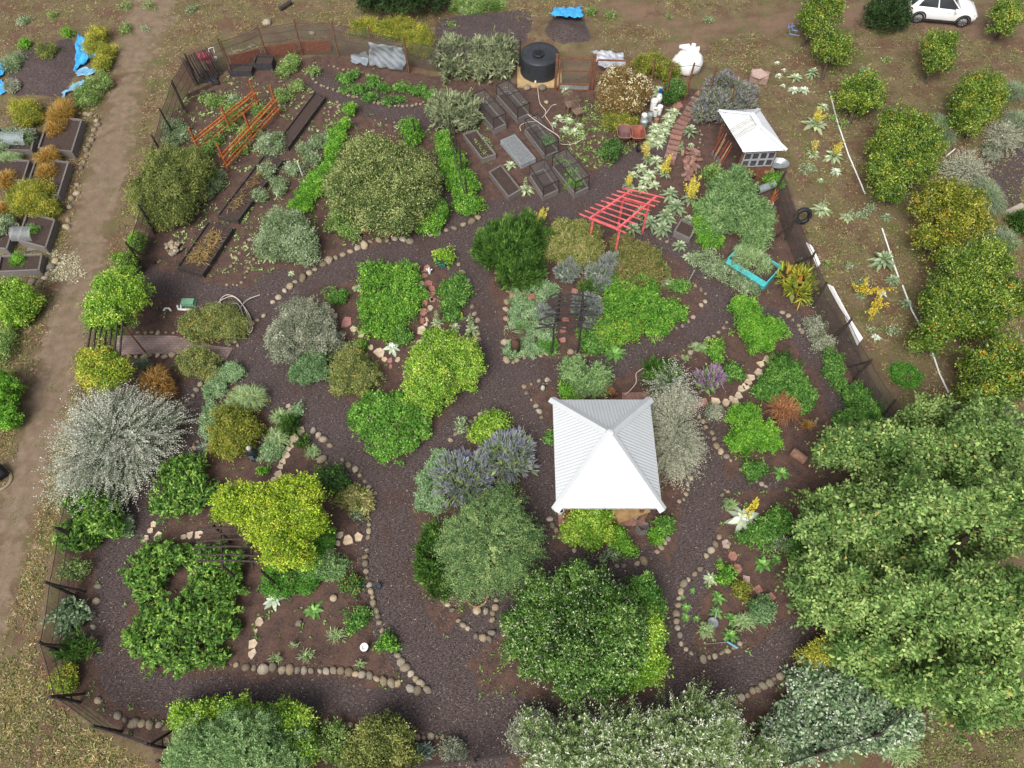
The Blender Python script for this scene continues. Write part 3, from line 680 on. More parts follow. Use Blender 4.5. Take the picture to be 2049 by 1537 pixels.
plant('willow', 'grey_leaved_tree', 'tall grey leaved tree with whitish shoot tips by the bottom fence', TR, [(1110,1490,75,42,1.6),(1260,1495,105,55,2.2),(1390,1475,78,62,2.6),(1480,1515,75,45,2.0),(1340,1540,120,50,2.2),(1180,1540,90,40,1.8)], dens=1.1)
plant('silver', 'white_plumed_shrub', 'white plumed shrub at the near end of the grey leaved tree', SH, [(1075,1455,46,28,1.0),(1060,1480,40,20,.8)], flowers=('e4e4da',40,.05))
plant('bluegum', 'blue_green_tree', 'blue green feathery tree at the lower edge beside the bottom fence', TR, [(480,1490,90,58,2.3),(420,1515,70,48,1.9),(545,1510,60,50,1.8),(480,1540,110,40,2)])
plant('lime', 'lime_shrub', 'yellow lime bush peeping out behind the blue green feathery tree', SH, [(400,1440,55,32,1.3),(480,1430,60,24,1.2),(585,1445,45,36,1.3),(600,1490,34,38,1.2)])
plant('olive', 'olive_shrub', 'dull green bush between the stone row and the bottom fence', SH, [(765,1480,52,42,1.5),(740,1515,50,35,1.3),(800,1505,30,36,1.2)])
plant('weed', 'leafy_clump', 'loose light green clump left of the dull green bottom bush', HB, [(665,1490,30,34,.7),(690,1520,30,20,.6)], dens=1.6)
plant('yellowvine', 'vine', 'dense yellow green vine smothering the twig pergola', 'climber', [(520,1010,95,44,1.20,1.3),(595,1005,48,48,1.20,1.3),(560,1060,68,48,1.20,1.3),(480,1015,58,34,1.20,1.3),(625,1045,30,32,1.20,1.3),(575,1105,52,38,1.20,1.3)])
plant('matgreen', 'trailing_groundcover', 'bright green trailing leaves below the yellow green vine', HB, [(585,1150,58,44,.5),(620,1115,35,30,.6),(545,1165,30,25,.3),(640,1075,34,30,.8)], dens=1.2)
plant('whorl', 'bushy_groundcover', 'broad dark green bushy mass of whorled leaves in the lower left bed', SH, [(320,1112,62,30,.75),(425,1118,62,30,.75),(298,1165,44,40,.7),(432,1172,58,40,.75),(375,1228,100,36,.8),(325,1270,62,46,.75),(420,1255,62,50,.75),(370,1314,88,32,.7)])
plant('whorl', 'bushy_shrub', 'dark green pointed leaved bush right of the white sage shrub', SH, [(365,955,44,34,.9),(350,1005,46,32,.8),(395,990,38,38,.8),(385,935,28,24,.9)], dens=.8)
plant('whorl', 'bushy_shrub', 'leafy dark green bush against the left fence under the white sage', SH, [(190,1015,50,32,1.4),(200,1055,52,34,1.2),(160,1075,42,30,1.1)], dens=1.2)
plant('whitesage', 'white_sage_shrub', 'sprawling white sage shrub bursting over the left fence', SH, [(245,848,72,48,1.9),(275,875,72,52,1.8),(215,885,72,55,2.0),(205,950,62,55,1.8),(270,920,55,52,1.5),(305,860,44,34,1.3)], flowers=('d8d6d2',16,.035))

plant('olive_gold', 'olive_shrub', 'golden olive bush beside the small dark figurine', SH, [(472,856,46,38,1.0),(462,892,40,28,.8),(495,868,24,30,.8)])
plant('tangrass', 'grass_clump', 'tan fountain grass by the vine covered entry arbor', 'grass', [(312,770,40,42,1.2),(325,790,34,30,.9)])
plant('wallflower', 'golden_shrub', 'golden flowered shrub above the brick path', SH, [(420,650,50,32,.9),(395,660,34,28,.8),(465,655,28,26,.7),(440,632,34,22,.9)], flowers=('d0b044',34,.035))
plant('wallflower', 'golden_shrub', 'grey and gold shrub below the right end of the brick path', SH, [(390,725,34,30,.9),(415,735,22,24,.8),(425,750,18,16,.5)], flowers=('d0b85a',30,.035))
plant('greygrass', 'low_shrub', 'small grey green shrub between the brick path and the tan grass', SH, [(285,732,24,18,.6)])
plant('lime', 'vine', 'lime green vine on top of the entry arbor above the brick path', 'climber', [(240,575,46,34,1.30,1.3),(232,615,52,36,1.30,1.3),(222,645,44,32,1.30,1.3),(258,590,36,36,1.30,1.3)])
plant('limegold', 'vine', 'golden lime vine hanging on the lower half of the entry arbor', 'climber', [(205,725,46,26,1.15,1.4),(200,755,42,28,1.15,1.4),(230,745,32,30,1.15,1.4)])
plant('lime', 'hedge_clump', 'small lime clump where the fence meets the entry arbor vine', 'climber', [(258,532,20,16,1.4),(280,490,10,26,1.1)])
# --- arbor bed
plant('lavender_grey', 'lavender_bush', 'grey lavender left of the dirt trail under the sage', 'lavender', [(1135,545,28,24,.6)])
plant('lavender_grey', 'lavender_bush', 'grey lavender right of the dirt trail with a green base', 'lavender', [(1198,558,30,30,.7),(1218,530,20,18,.6)])
plant('rosemary', 'low_green_clump', 'small bright needle clump below the grey lavender', HB, [(1182,578,20,13,.4)])
plant('lavender_grey', 'lavender_bush', 'grey lavender under the left end of the arbor branches', 'lavender', [(1090,630,22,20,.4)])
plant('lavender_grey', 'lavender_bush', 'wide grey lavender under the right half of the twig arbor', 'lavender', [(1176,612,32,28,.45),(1182,650,22,20,.4)])
plant('parsley', 'parsley_patch', 'bright green leafy patch filling the right of the arbor bed', HB, [(1250,595,42,26,.6),(1285,590,40,30,.6),(1300,625,48,34,.5),(1340,625,42,26,.5),(1240,620,34,28,.5),(1305,655,40,22,.4),(1225,570,24,18,.5)])
plant('parsley', 'variegated_shrub', 'yellow and green shrub beside the arbor leg', SH, [(1245,660,40,30,.9),(1215,665,30,28,.8)], flowers=('c8b440',34,.05))
plant('herb', 'leafy_clump', 'dark green herb clump at the foot of the arbor right leg', HB, [(1185,690,30,24,.5),(1170,670,18,18,.4)])
plant('mat', 'silver_groundcover', 'silvery green mat around the rusty bell sculpture', 'groundcover', [(1050,600,38,28,.22),(1085,580,34,20,.25),(1045,640,34,34,.22),(1060,690,46,28,.22),(1085,655,30,34,.22),(1030,700,22,22,.2)])
plant('matgreen', 'green_groundcover', 'bright green tufts at the lower edge of the silvery mat', 'groundcover', [(1095,690,24,22,.25),(1045,655,22,14,.25)])
rosette('silver', 1322, 545, 24, 'silver mullein clump at the right end of the rusty olive sage', sh=.8)
rosette('silver', 1330, 565, 17, 'smaller silver mullein below the clump by the rusty olive sage')
rosette('silver', 1242, 612, 14, 'small silver mullein inside the bright parsley patch', spike='bud', sh=.6)
rosette('silver', 1198, 598, 10, 'tiny silver mullein beside the arbor top branches')
rosette('green', 1230, 708, 26, 'broad pale green mullein at the lower tip of the arbor bed', hgt=.8)
plant('herb', 'leafy_clump', 'small dark clump beside the thin stake in the arbor bed corner', HB, [(1357,575,18,11,.4)])
# --- parsley bed left of the middle
plant('parsley', 'parsley_patch', 'large bright green parsley patch left of the red and cream flagstone path', HB, [(755,560,40,30,.5),(800,560,45,35,.55),(770,605,62,42,.5),(810,600,40,50,.5),(760,650,42,34,.4)], dens=1.1)
plant('herb', 'leafy_clump', 'darker herb clump at the upper left of the parsley patch', HB, [(745,545,24,16,.5)])
plant('herb', 'leafy_clump', 'rounded green herb mound right of the flagstone path', HB, [(912,585,32,36,.55),(905,630,20,18,.4)])
plant('lime', 'potted_shrub', 'small lime shrub at the top of the flagstone path', SH, [(885,515,20,13,.6)])
plant('herb', 'leafy_clump', 'small dark bush at the left corner of the parsley bed', HB, [(678,598,20,15,.5)])
plant('herb', 'leafy_clump', 'small green mound above the lime shrub', HB, [(808,672,20,17,.45)])
plant('fern', 'leafy_clump', 'little feathery tuft left of the white mullein', HB, [(722,693,12,12,.35)])
rosette('white', 786, 698, 18, 'white mullein between the flagstones and the lime shrub')
rosette('silver', 875, 648, 14, 'silver mullein with a tall bud right of the flagstone path', spike='bud', sh=.9, hgt=1.2)
rosette('silver', 945, 662, 17, 'silver mullein with a tall bud behind the lime shrub', spike='bud', sh=1.1, hgt=1.3)
rosette('silver', 912, 655, 12, 'low silver mullein between the two budding mulleins')
rosette('green', 925, 638, 8, 'tiny yellow flowered tuft above the lime shrub', spike='one', sh=.3)
rosette('silver', 718, 578, 12, 'thin pale mullein at the top left of the parsley bed')
# --- pale bed on the left
for i, (a, lb) in enumerate([('upper', [(462,745,30,22,.35)]), ('outer', [(428,780,22,18,.3)]), ('lower', [(420,835,24,30,.3),(440,865,30,22,.3)])]):
    plant('mat', 'silver_groundcover', 'pale blue green mat, the %s of three round the fountain grass' % ['topmost', 'leftmost', 'lowest'][i], 'groundcover', lb, dens=1.3)
plant('palegrass', 'grass_clump', 'pale green fountain grass with yellow flowers between the blue green mats', 'grass', [(498,800,46,36,.8),(470,815,30,26,.6)], flowers=('d2c04e',8,.04))
plant('mat', 'silver_groundcover', 'round pale mat beside the cream stepping stones', 'groundcover', [(596,822,14,13,.2)])
plant('palegrass', 'grass_clump', 'wispy pale grass left of the cream stepping stones', 'grass', [(560,835,26,22,.4),(555,880,30,30,.4)])
plant('mat', 'silver_groundcover', 'pale mat right of the golden olive bush', 'groundcover', [(545,905,26,22,.3)])
plant('palegrass', 'grass_clump', 'low pale grass right of the cream stepping stones', 'grass', [(625,905,20,18,.3)])
plant('rosemary', 'needle_tuft', 'dark green needle tuft above the top cream stepping stone', HB, [(580,855,16,20,.4)])
plant('rosemary', 'needle_tuft', 'small needle tuft beside the cream stepping stones', HB, [(607,888,10,12,.3)])
plant('fern', 'needle_tuft', 'tiny round bright tuft left of the last stepping stones', HB, [(528,942,11,8,.25)])
rosette('agave', 408, 898, 17, 'spiky blue grey agave left of the golden olive bush', name='agave', hgt=1.0)
plant('darkgreen', 'low_shrub', 'small dark branching shrub above the cream variegated one', SH, [(660,955,30,24,.5),(680,965,18,18,.4)], dens=.7)
plant('sage', 'variegated_shrub', 'small cream variegated shrub at the mulch path edge', SH, [(712,998,34,22,.45),(725,1015,22,14,.35)], flowers=('e6e0a8',60,.05))
plant('greyweed', 'grey_tuft', 'small grey tuft under the cream variegated shrub', HB, [(720,1030,16,9,.2)])
plant('bluegum', 'blue_green_clump', 'blue green clump right of the trailing bright green leaves', HB, [(640,1130,26,24,.5),(665,1140,28,26,.5)], dens=1.2)
plant('darkgreen', 'orange_flowered_tuft', 'small bush with orange flowers by the stone row', HB, [(706,1168,20,18,.4)], flowers=('d9a03a',30,.06))
rosette('white', 548, 1202, 22, 'bright white mullein below the trailing bright green leaves', hgt=.8)
rosette('green', 627, 1222, 22, 'light green rosette right of the bright white mullein', name='leafy_rosette', hgt=.6)
plant('herb', 'low_shrub', 'small twiggy green bush above the white pipe stub', SH, [(717,1240,19,24,.45)], dens=.8)
plant('parsley', 'leafy_clump', 'round parsley tuft beside the stone row right of the pipe stub', HB, [(776,1287,18,18,.4)])
for i, (a, b_, rr) in enumerate([(672,1272,28), (612,1312,26), (552,1318,20), (720,1328,16), (590,1290,14)]):
    plant('palegrass', 'grass_clump', 'sparse pale grass tuft, %s' % ['largest of those left of the pipe stub', 'just above the lower stone row', 'lowest and nearest the buff stepping slabs', 'by the point of the stone rows', 'smallest in the middle of the bare bed'][i], 'grass', [(a, b_, rr, rr * .75, .35)], dens=.35)
# --- lavender bed, pavilion
plant('lavender', 'lavender_bush', 'purple lavender dome, the left one of the two by the pale mat', 'lavender', [(928,955,58,50,.9)])
plant('lavender', 'lavender_bush', 'purple lavender dome, the right one nearest the white roof', 'lavender', [(1018,915,50,48,.95)])
plant('mat', 'silver_groundcover', 'long pale green mat along the left of the purple lavender', 'groundcover', [(885,925,24,26,.3),(865,965,28,34,.3),(862,1005,30,24,.3)], dens=1.3)
plant('lime', 'leafy_bush', 'light green bush above the two purple lavenders', SH, [(970,862,30,26,.55),(990,845,24,20,.5)])
plant('weed', 'leafy_clump', 'small mottled clump under the right purple lavender', HB, [(1015,968,18,12,.3)])
plant('greyweed', 'grey_tuft', 'thin grey sprig in the point of the lavender bed', HB, [(924,855,8,18,.5)])
plant('bluegum', 'grey_green_bush', 'grey green bush behind the pavilion roof', SH, [(1150,750,26,34,1.1),(1175,775,36,24,.9),(1195,755,20,24,1.0)])
plant('parsley', 'leafy_clump', 'bright leafy clump at the back left corner of the pavilion', HB, [(1140,785,26,16,.6)])
plant('redgrass', 'grass_clump', 'small reddish grass over the back eave of the pavilion', 'grass', [(1210,785,28,14,.7)])
plant('whitewispy', 'grass_clump', 'tall white wispy grass along the right eave of the pavilion', 'grass', [(1335,850,36,44,1.5),(1345,895,42,44,1.4),(1350,925,36,34,1.1),(1345,815,28,26,1.3)])
plant('whitesage', 'grey_wispy_shrub', 'grey wispy shrub behind the right back corner of the pavilion', SH, [(1350,785,34,34,1.1)])
plant('rosemary', 'leafy_bush', 'round feathery green bush above the pavilion right corner', SH, [(1325,755,36,34,.9)])
plant('lime', 'leafy_bush', 'lime green bush in front of the pavilion', SH, [(1175,1040,38,30,1.0),(1190,1068,36,26,.8),(1150,1075,24,18,.6),(1205,1035,20,20,.9)])
plant('fern', 'leafy_clump', 'crinkled green clump right of the pavilion lime bush', HB, [(1232,1065,17,16,.4),(1225,1085,12,12,.3)])
plant('fern', 'leafy_clump', 'bright yellow green clump in front of the crinkled one', HB, [(1243,1095,17,15,.35),(1258,1105,10,9,.3)])
plant('herb', 'leafy_clump', 'dark herb at the pavilion front right corner', HB, [(1328,1050,20,20,.5)])
plant('fern', 'leafy_clump', 'bright fern by the stones at the pavilion front right corner', HB, [(1312,1075,14,15,.35),(1330,1063,10,10,.3)])
plant('greyweed', 'blue_green_tuft', 'blue green tuft behind the front stone row of the pavilion bed', HB, [(1205,1118,16,8,.25),(1225,1110,10,9,.25)])
plant('herb', 'leafy_clump', 'dark shrub in shade at the pavilion left front corner', HB, [(1103,880,12,14,.6)])
# --- right beds
plant('fern', 'leafy_tree', 'bright green open shrub in the fork of the right mulch paths', SH, [(1490,620,28,24,1.1),(1505,655,38,32,1.2),(1540,665,30,22,1.0),(1520,690,22,18,.8)])
plant('flax', 'flax_clump', 'fiery yellow green and red strap leaved clump by the teal planter', HB, [(1593,565,34,32,.7)])
plant('herb', 'leafy_bush', 'wide green leafy mound behind the tan grass', SH, [(1565,750,42,26,.8),(1590,785,42,32,.8),(1540,785,34,26,.7),(1605,810,26,22,.6)])
plant('rosemary', 'needle_tuft', 'small needle bush on top of the wide leafy mound', HB, [(1563,722,18,14,.5)])
plant('redgrass', 'grass_clump', 'reddish tan fountain grass in front of the leafy mound', 'grass', [(1568,820,42,36,.9)])
plant('tangrass', 'grass_clump', 'thin tan grass below the reddish fountain grass', 'grass', [(1615,850,20,14,.4)], dens=.7)
plant('fern', 'leafy_bush', 'bright green bush below the buff stepping stones', SH, [(1490,830,28,24,.9),(1510,870,44,30,1.0),(1480,890,22,20,.7),(1535,885,30,24,.8)])
plant('herb', 'sword_leaf_clump', 'dark green sword leaf clump by the stone row', HB, [(1507,945,24,20,.5)])
rosette('green', 1562, 948, 20, 'big leaved green mullein beside the sword leaf clump')
plant('magenta', 'flowering_spikes', 'magenta flowered lavender left of the stepping stone trail', 'lavender', [(1415,765,30,24,.75)])
plant('silver', 'grey_clump', 'small grey clump below the reddish stepping slabs', HB, [(1427,826,18,16,.45)])
plant('herb', 'leafy_clump', 'green clump right of the magenta flowers', HB, [(1462,745,20,19,.5)])
plant('parsley', 'leafy_clump', 'upright leafy clump above the magenta flowers', HB, [(1430,703,12,26,.6)])
plant('palegrass', 'grass_clump', 'pale tuft on the stone row above the magenta flowers', 'grass', [(1395,695,20,12,.4),(1372,718,14,8,.3)], dens=.6)
rosette('green', 1408, 700, 14, 'green mullein left of the upright leafy clump')
plant('herb', 'leafy_clump', 'dark leafy mass below the yellow flowered mullein', HB, [(1525,1065,32,26,.6),(1555,1045,26,24,.6),(1495,1075,16,12,.4)])
rosette('white', 1487, 1042, 36, 'grey mullein with one fat yellow flower spike near the pavilion', spike='one', hgt=.9, sh=1.1)
plant('palegrass', 'grass_clump', 'strappy green tuft behind the fat spiked mullein', 'grass', [(1460,1010,20,16,.5)])
rosette('green', 1525, 1130, 22, 'dark green broad rosette beside the terracotta stepping stones', name='leafy_rosette', hgt=.9)
rosette('green', 1553, 1120, 14, 'smaller green rosette right of the dark broad one', name='leafy_rosette')
plant('greyweed', 'grey_tuft', 'grey tuft in shade under the spreading tree edge', HB, [(1560,1090,22,16,.5)])
plant('herb', 'leafy_clump', 'dark fine leaved bush under the spreading tree edge', HB, [(1598,1110,28,26,.7)])
plant('sagegreen', 'blue_green_dome', 'blue green dome at the end of the terracotta stepping stones', HB, [(1524,1222,27,29,.5)])
plant('palegrass', 'grass_clump', 'trailing pale tuft left of the blue green dome', 'grass', [(1490,1245,32,22,.35)], dens=.8)
for i, (a, b_, rr) in enumerate([(1436,1196,17), (1432,1226,16), (1466,1240,19), (1460,1272,19)]):
    rosette('green', a, b_, rr, 'glossy pointed rosette, %s of four in the small right bed' % ['highest', 'second from the top', 'third from the top', 'lowest'][i], name='leafy_rosette', hgt=1.2)
rosette('silver', 1421, 1158, 17, 'pale round rosette near the top of the small right bed', name='leafy_rosette', hgt=.6)
plant('parsley', 'leafy_clump', 'feathery green clump right of the pale round rosette', HB, [(1452,1150,14,17,.35)])
plant('palegrass', 'grass_clump', 'strappy green tuft above the bird bath dish', 'grass', [(1412,1262,24,20,.4)])
for i, (a, b_, rr) in enumerate([(1372,1216,12), (1386,1182,8), (1372,1236,11), (1393,1238,9), (1440,1124,9), (1366,1195,7)]):
    rosette('green', a, b_, rr, 'little green tuft along the left stones of the small right bed', 'little tufts along the left stones', name='leafy_rosette', hgt=.8)
plant('olive_gold', 'mossy_clump', 'mossy gold clump in the middle of the small right bed', HB, [(1482,1180,16,22,.25)], dens=.8)
plant('mustard', 'yellow_spray_shrub', 'drooping shrub with yellow flower sprays over the white flowered mound', SH, [(1655,1310,55,34,1.4)], dens=.3)
plant('herb', 'leafy_clump', 'green strip of plants along the mulch edge by the right fence', HB, [(1665,735,16,26,.4),(1680,765,14,14,.3)])
plant('herb', 'leafy_bush', 'low green bush between the right fence and the mulch path', SH, [(1715,800,34,28,.7),(1735,830,40,24,.7),(1700,845,36,20,.6)])
plant('silver', 'grey_sprawl', 'grey and green sprawl beside the white fence pipes', HB, [(1632,655,22,22,.35),(1645,685,24,16,.3)], dens=.7)
plant('matgreen', 'green_patch', 'low clover patch outside the right fence', 'groundcover', [(1812,752,36,26,.12)], dens=1.2)
# --- teal planter and shed area
plant('bluegum', 'grey_feathery_shrub', 'big grey green feathery shrub behind the teal planter', SH, [(1470,385,48,30,1.6),(1490,430,52,38,1.5),(1440,425,42,34,1.4),(1505,465,36,26,1.1),(1430,455,34,26,1.0)])
plant('fern', 'fern', 'tall bright green fern beside the wooden trough', HB, [(1405,430,14,28,.8),(1410,465,20,26,.6),(1425,480,26,14,.4)])
plant('weed', 'leafy_clump', 'leafy clump behind the terracotta stool by the shed', HB, [(1430,352,24,20,.7)], dens=1.4)
plant('greyweed', 'trailing_clump', 'pale trailing clump left of the teal planter', HB, [(1405,520,26,16,.3),(1440,540,30,22,.35),(1475,560,32,20,.35),(1500,580,24,14,.3)], dens=1.6)
plant('palegrass', 'planter_grass', 'straggly green growth inside the teal planter', 'grass', [(1500,520,40,30,.9),(1525,535,26,26,.8),(1480,510,20,24,.8)], dens=.8)
plant('bluegum', 'leafy_clump', 'grey plant rising behind the teal planter', HB, [(1508,492,26,28,1.0)])
for i, (a, b_, rr, sp) in enumerate([(1265,462,20,None), (1300,452,22,None), (1285,430,20,None), (1330,440,24,'bud'), (1352,420,24,None), (1340,395,22,None), (1325,462,22,None), (1375,445,16,None)]):
    rosette('grey', a, b_, rr, 'grey mullein in the cluster at the right leg of the red pergola', 'grey mulleins by the red pergola', spike=sp, hgt=1.1)
rosette('grey', 1360, 495, 17, 'grey green mullein on the mulch edge below the wooden trough')
rosette('silver', 1378, 515, 14, 'pale mullein next to the mulch edge left of the trailing clump')
for i, (a, b_, rr) in enumerate([(1348,227,17), (1337,238,16), (1311,255,15), (1332,254,16), (1310,268,15), (1329,266,15), (1303,285,16), (1294,293,14), (1316,290,16), (1322,278,14), (1340,246,12), (1300,275,12)]):
    rosette('silver', a, b_, rr, 'pale mullein in the row along the left of the brick steps', 'pale mulleins left of the brick steps', hgt=.9)
for i, (a, b_, rr) in enumerate([(1312,322,17), (1282,338,16), (1300,350,17), (1266,352,14), (1320,340,14), (1290,362,16), (1310,372,15), (1285,380,15), (1262,378,12)]):
    rosette('silver', a, b_, rr, 'silver mullein in the drift above the red pergola', 'silver mulleins above the red pergola', hgt=.9)
rosette('grey', 1294, 322, 13, 'mullein with a dull gold spike above the drift', spike='pale', sh=.9)
rosette('grey', 1258, 375, 14, 'mullein with a short thick yellow spike at the pergola back corner', spike='many', sh=.6)
rosette('grey', 1330, 350, 13, 'mullein with a leaning yellow spike beside the brick pile', spike='many', sh=.8)
rosette('grey', 1381, 402, 20, 'mullein with the largest yellow candelabra spike near the wooden trough', spike='many', sh=1.1, hgt=1.2)
rosette('silver', 1080, 452, 13, 'mullein with a bright yellow spike between the rosemary dome and the sage', spike='many', sh=.85)
rosette('grey', 1379, 268, 18, 'spiky green mullein right of the brick steps', hgt=1.3)
rosette('grey', 1362, 297, 9, 'small mullein at the head of the brick pile', spike='bud', sh=.6)
rosette('silver', 1383, 291, 8, 'tiny pale rosette inside the oval stone ring')
rosette('silver', 1052, 383, 18, 'budding mullein between the two lowest raised beds', spike='bud', sh=.9, hgt=1.4)
rosette('silver', 1022, 332, 14, 'mullein at the end of the netted flat bed')
for i, (a, b_, rr) in enumerate([(1118,238,13), (1138,243,14), (1130,262,14), (1150,265,15), (1160,252,11), (1108,250,9)]):
    rosette('silver', a, b_, rr, 'silver mullein in the patch below the wooden chairs', 'silver mulleins below the wooden chairs', hgt=.8)
rosette('silver', 1132, 183, 12, 'mullein directly behind the wooden chairs', hgt=1.2)
rosette('silver', 1128, 78, 12, 'pale mullein on the dark soil mound', spike='bud', sh=.5)
rosette('silver', 1318, 185, 17, 'mullein beside the blue topped bottle', hgt=1.2)
plant('darkgreen', 'leafy_bush', 'dark green bush at the gate by the brick steps', SH, [(1352,182,22,18,.9),(1340,195,16,14,.7)])
plant('lavender_shade', 'lavender_hedge', 'huge rambling purple grey lavender beside the gate', 'lavender', [(1445,180,40,26,1.3),(1475,200,34,30,1.2),(1430,215,36,30,1.2),(1465,225,38,26,1.0),(1410,235,16,16,.8)])
plant('buckwheat', 'cream_flowered_tree', 'tall brown shrub topped with cream flower heads', SH, [(1235,178,38,36,2.2),(1272,190,32,32,2.0),(1248,212,40,26,1.6),(1225,205,26,28,1.6)], flowers=('e2dcc0',30,.07))
plant('olive_gold', 'leafy_bush', 'olive bush at the foot of the cream flowered shrub', SH, [(1235,248,28,16,.7),(1262,246,18,10,.5)])
plant('darkgreen', 'leafy_bush', 'dark rounded bush left of the red wheelbarrows', SH, [(1222,302,22,20,.8)])
plant('olive_gold', 'leafy_bush', 'yellow green bush behind the cream flowered shrub', SH, [(1300,130,32,20,1.0),(1335,145,28,16,.9)])
plant('rosemary_grey', 'grey_rosemary', 'large grey rosemary hedge, left of the pair by the water tank', SH, [(905,115,32,32,1.6),(915,140,28,20,1.1)])
plant('rosemary_grey', 'grey_rosemary', 'large grey rosemary hedge touching the water tank', SH, [(965,115,28,34,1.5),(1000,112,32,34,1.6),(985,145,44,18,1.0)])
plant('rosemary_grey', 'grey_rosemary', 'grey arching rosemary in front of the mesh cages', SH, [(890,220,34,30,1.3),(925,225,32,30,1.2),(905,245,40,22,.9)])
plant('parsley', 'climbing_bean_row', 'bright green climber row around the dark poles', 'climber', [(890,295,16,28,.9),(905,335,24,30,.9),(930,375,32,28,.8),(935,412,30,20,.6),(915,360,26,26,.8)])
plant('parsley', 'climbing_bean_clump', 'bright green climber clump around the single dark stake', 'climber', [(825,262,20,20,.8),(822,285,16,14,.6)])
plant('parsley', 'leafy_clump', 'bright clump at the right foot of the round tree', HB, [(878,430,22,34,.8),(855,455,26,18,.6)])
plant('weed', 'leafy_clump', 'light green clump at the left foot of the round tree', HB, [(680,440,28,24,.7),(700,465,26,14,.6)], dens=1.7)
for i, (a, b_, rx_, ry_) in enumerate([(701,222,11,15), (690,252,10,12), (676,270,19,14), (672,290,18,18), (664,312,17,16), (655,338,17,18), (640,360,20,16), (624,385,20,18), (604,408,20,20)]):
    plant('fern', 'feathery_bush', 'bright green feathery bush in the diagonal row left of the round tree', HB, [(a, b_, rx_, ry_, .7)], 'bright feathery row left of the round tree')
rosette('silver', 540, 515, 18, 'silver green rosette at the foot of the airy pale shrub')
rosette('silver', 583, 548, 9, 'tiny pale rosette on the stone row under the airy pale shrub')
# --- outside, upper left
plant('conifer', 'dark_tree', 'dark evergreen crown at the top edge behind the yellow weeds', TR, [(800,-8,82,38,3.0),(760,-5,45,28,2.2),(850,-12,45,30,2.4)])
plant('mustard', 'mustard_drift', 'long drift of yellow flowering weeds below the dark evergreen', HB, [(730,58,34,18,.5),(790,62,40,20,.5),(835,75,34,24,.5),(850,105,22,14,.4)], dens=.8)
plant('weed', 'weed_clump', 'green weeds beside the dark evergreen crown', HB, [(940,18,40,12,.5),(985,10,30,12,.5)], dens=1.3)
plant('mustard', 'mustard_clump', 'yellow flowering clump right of the torn blue tarp', HB, [(192,85,18,24,.6),(210,118,20,26,.6)], dens=.8)
plant('weed', 'weed_clump', 'green weeds below the torn blue tarp', HB, [(180,190,30,22,.5),(205,165,22,18,.5)], dens=1.2)
plant('mustard', 'mustard_bush', 'round bright yellow bush in the upper left raised bed', SH, [(57,230,29,27,.9)], z0=.3)
plant('mustard', 'mustard_bush', 'large yellow green flowering bush in the lower left raised bed', SH, [(65,398,42,36,1.1),(95,420,26,22,.8)], z0=.3)
plant('goldgrass', 'golden_grass', 'golden grass in the topmost raised bed beside the track', 'grass', [(122,232,32,34,1.0),(112,262,26,22,.9)], z0=.3)
plant('goldgrass', 'golden_grass', 'golden grass in the second raised bed beside the track', 'grass', [(98,318,28,26,.9),(96,348,26,24,.9)], z0=.3)
plant('goldgrass', 'golden_grass', 'orange grass at the photo edge in the raised bed behind', 'grass', [(14,362,26,24,.8)], z0=.3)
plant('goldgrass', 'golden_grass', 'orange grass at the photo edge below the other orange clump', 'grass', [(4,425,18,24,.8)], z0=.3)
plant('greyweed', 'netted_plant', 'grey green plants under the clear net cover', HB, [(50,282,28,18,.7),(10,290,18,26,.7)], dens=1.5)
plant('palegrass', 'grass_clump', 'pale arching grass over the dark bed', 'grass', [(22,318,30,16,.7)])
plant('greyweed', 'grey_clump', 'grey plant in the bed left of the open net hoop', HB, [(12,455,18,24,.6)], dens=1.5)
plant('fern', 'carrot_tops', 'feathery blue green tuft inside the open net hoop', HB, [(64,468,15,12,.4)], z0=.3)
plant('fern', 'carrot_tops', 'bright feathery tuft in the lowest left raised bed', HB, [(38,524,20,13,.45)], z0=.35)
plant('lime', 'lime_shrub', 'large lime green shrub at the photo edge below the raised beds', SH, [(28,595,44,32,1.5),(20,630,46,26,1.2),(62,610,22,20,1.0)])
plant('fern', 'olive_shrub', 'blurred yellow green bush at the photo edge left of the track', SH, [(2,790,38,46,1.6),(10,835,36,26,1.2)])
plant('weed', 'weed_clump', 'dull green weeds at the photo edge above the yellow green bush', HB, [(8,690,24,34,.5)], dens=1.3)
plant('olive', 'low_shrub', 'small dark shrub on the dark soil patch by the torn tarp', SH, [(95,108,20,15,.6)])
plant('greyweed', 'grey_clump', 'pale grey clump at the left of the dark soil patch', HB, [(28,128,20,18,.6)], dens=1.5)
plant('silver', 'grey_clump', 'silvery clump between the two left blue tarps', HB, [(26,175,17,13,.5)])
plant('fern', 'weed_clump', 'dark green tuft above the torn blue tarp', HB, [(138,68,7,10,.5)])
plant('fern', 'weed_clump', 'dark green tuft at the rim of the dark soil patch', HB, [(52,90,10,11,.5)])
# --- outside, right: orchard
OT = 'orange tree'
def orange(label, lobes, trunk, fr=10, kd='citrus'):
    return plant(kd, 'orange_tree', label, OT, lobes, 'orange trees of the orchard', trunk=trunk, flowers=('e8a52c', fr * .38, .06, 'fruit'))
orange('orange tree with the blue frame leaning beside its trunk', [(1625,45,28,32,2.0),(1650,15,40,26,2.4),(1660,30,26,18,2.0)], (1603,92,.10))
orange('small leaning orange tree behind the mullein patch', [(1655,92,32,30,2.0),(1675,110,30,24,1.8)], (1643,160,.09), 6)
orange('orange tree at the upper end of the white irrigation pipe', [(1720,180,46,26,2.1),(1735,205,38,24,1.9),(1705,200,28,22,1.8)], (1695,255,.12), 6)
orange('large orange tree right of the shed', [(1805,265,62,42,2.6),(1830,300,52,44,2.6),(1780,305,46,46,2.3),(1815,345,52,36,2.2)], (1815,380,.15), 12)
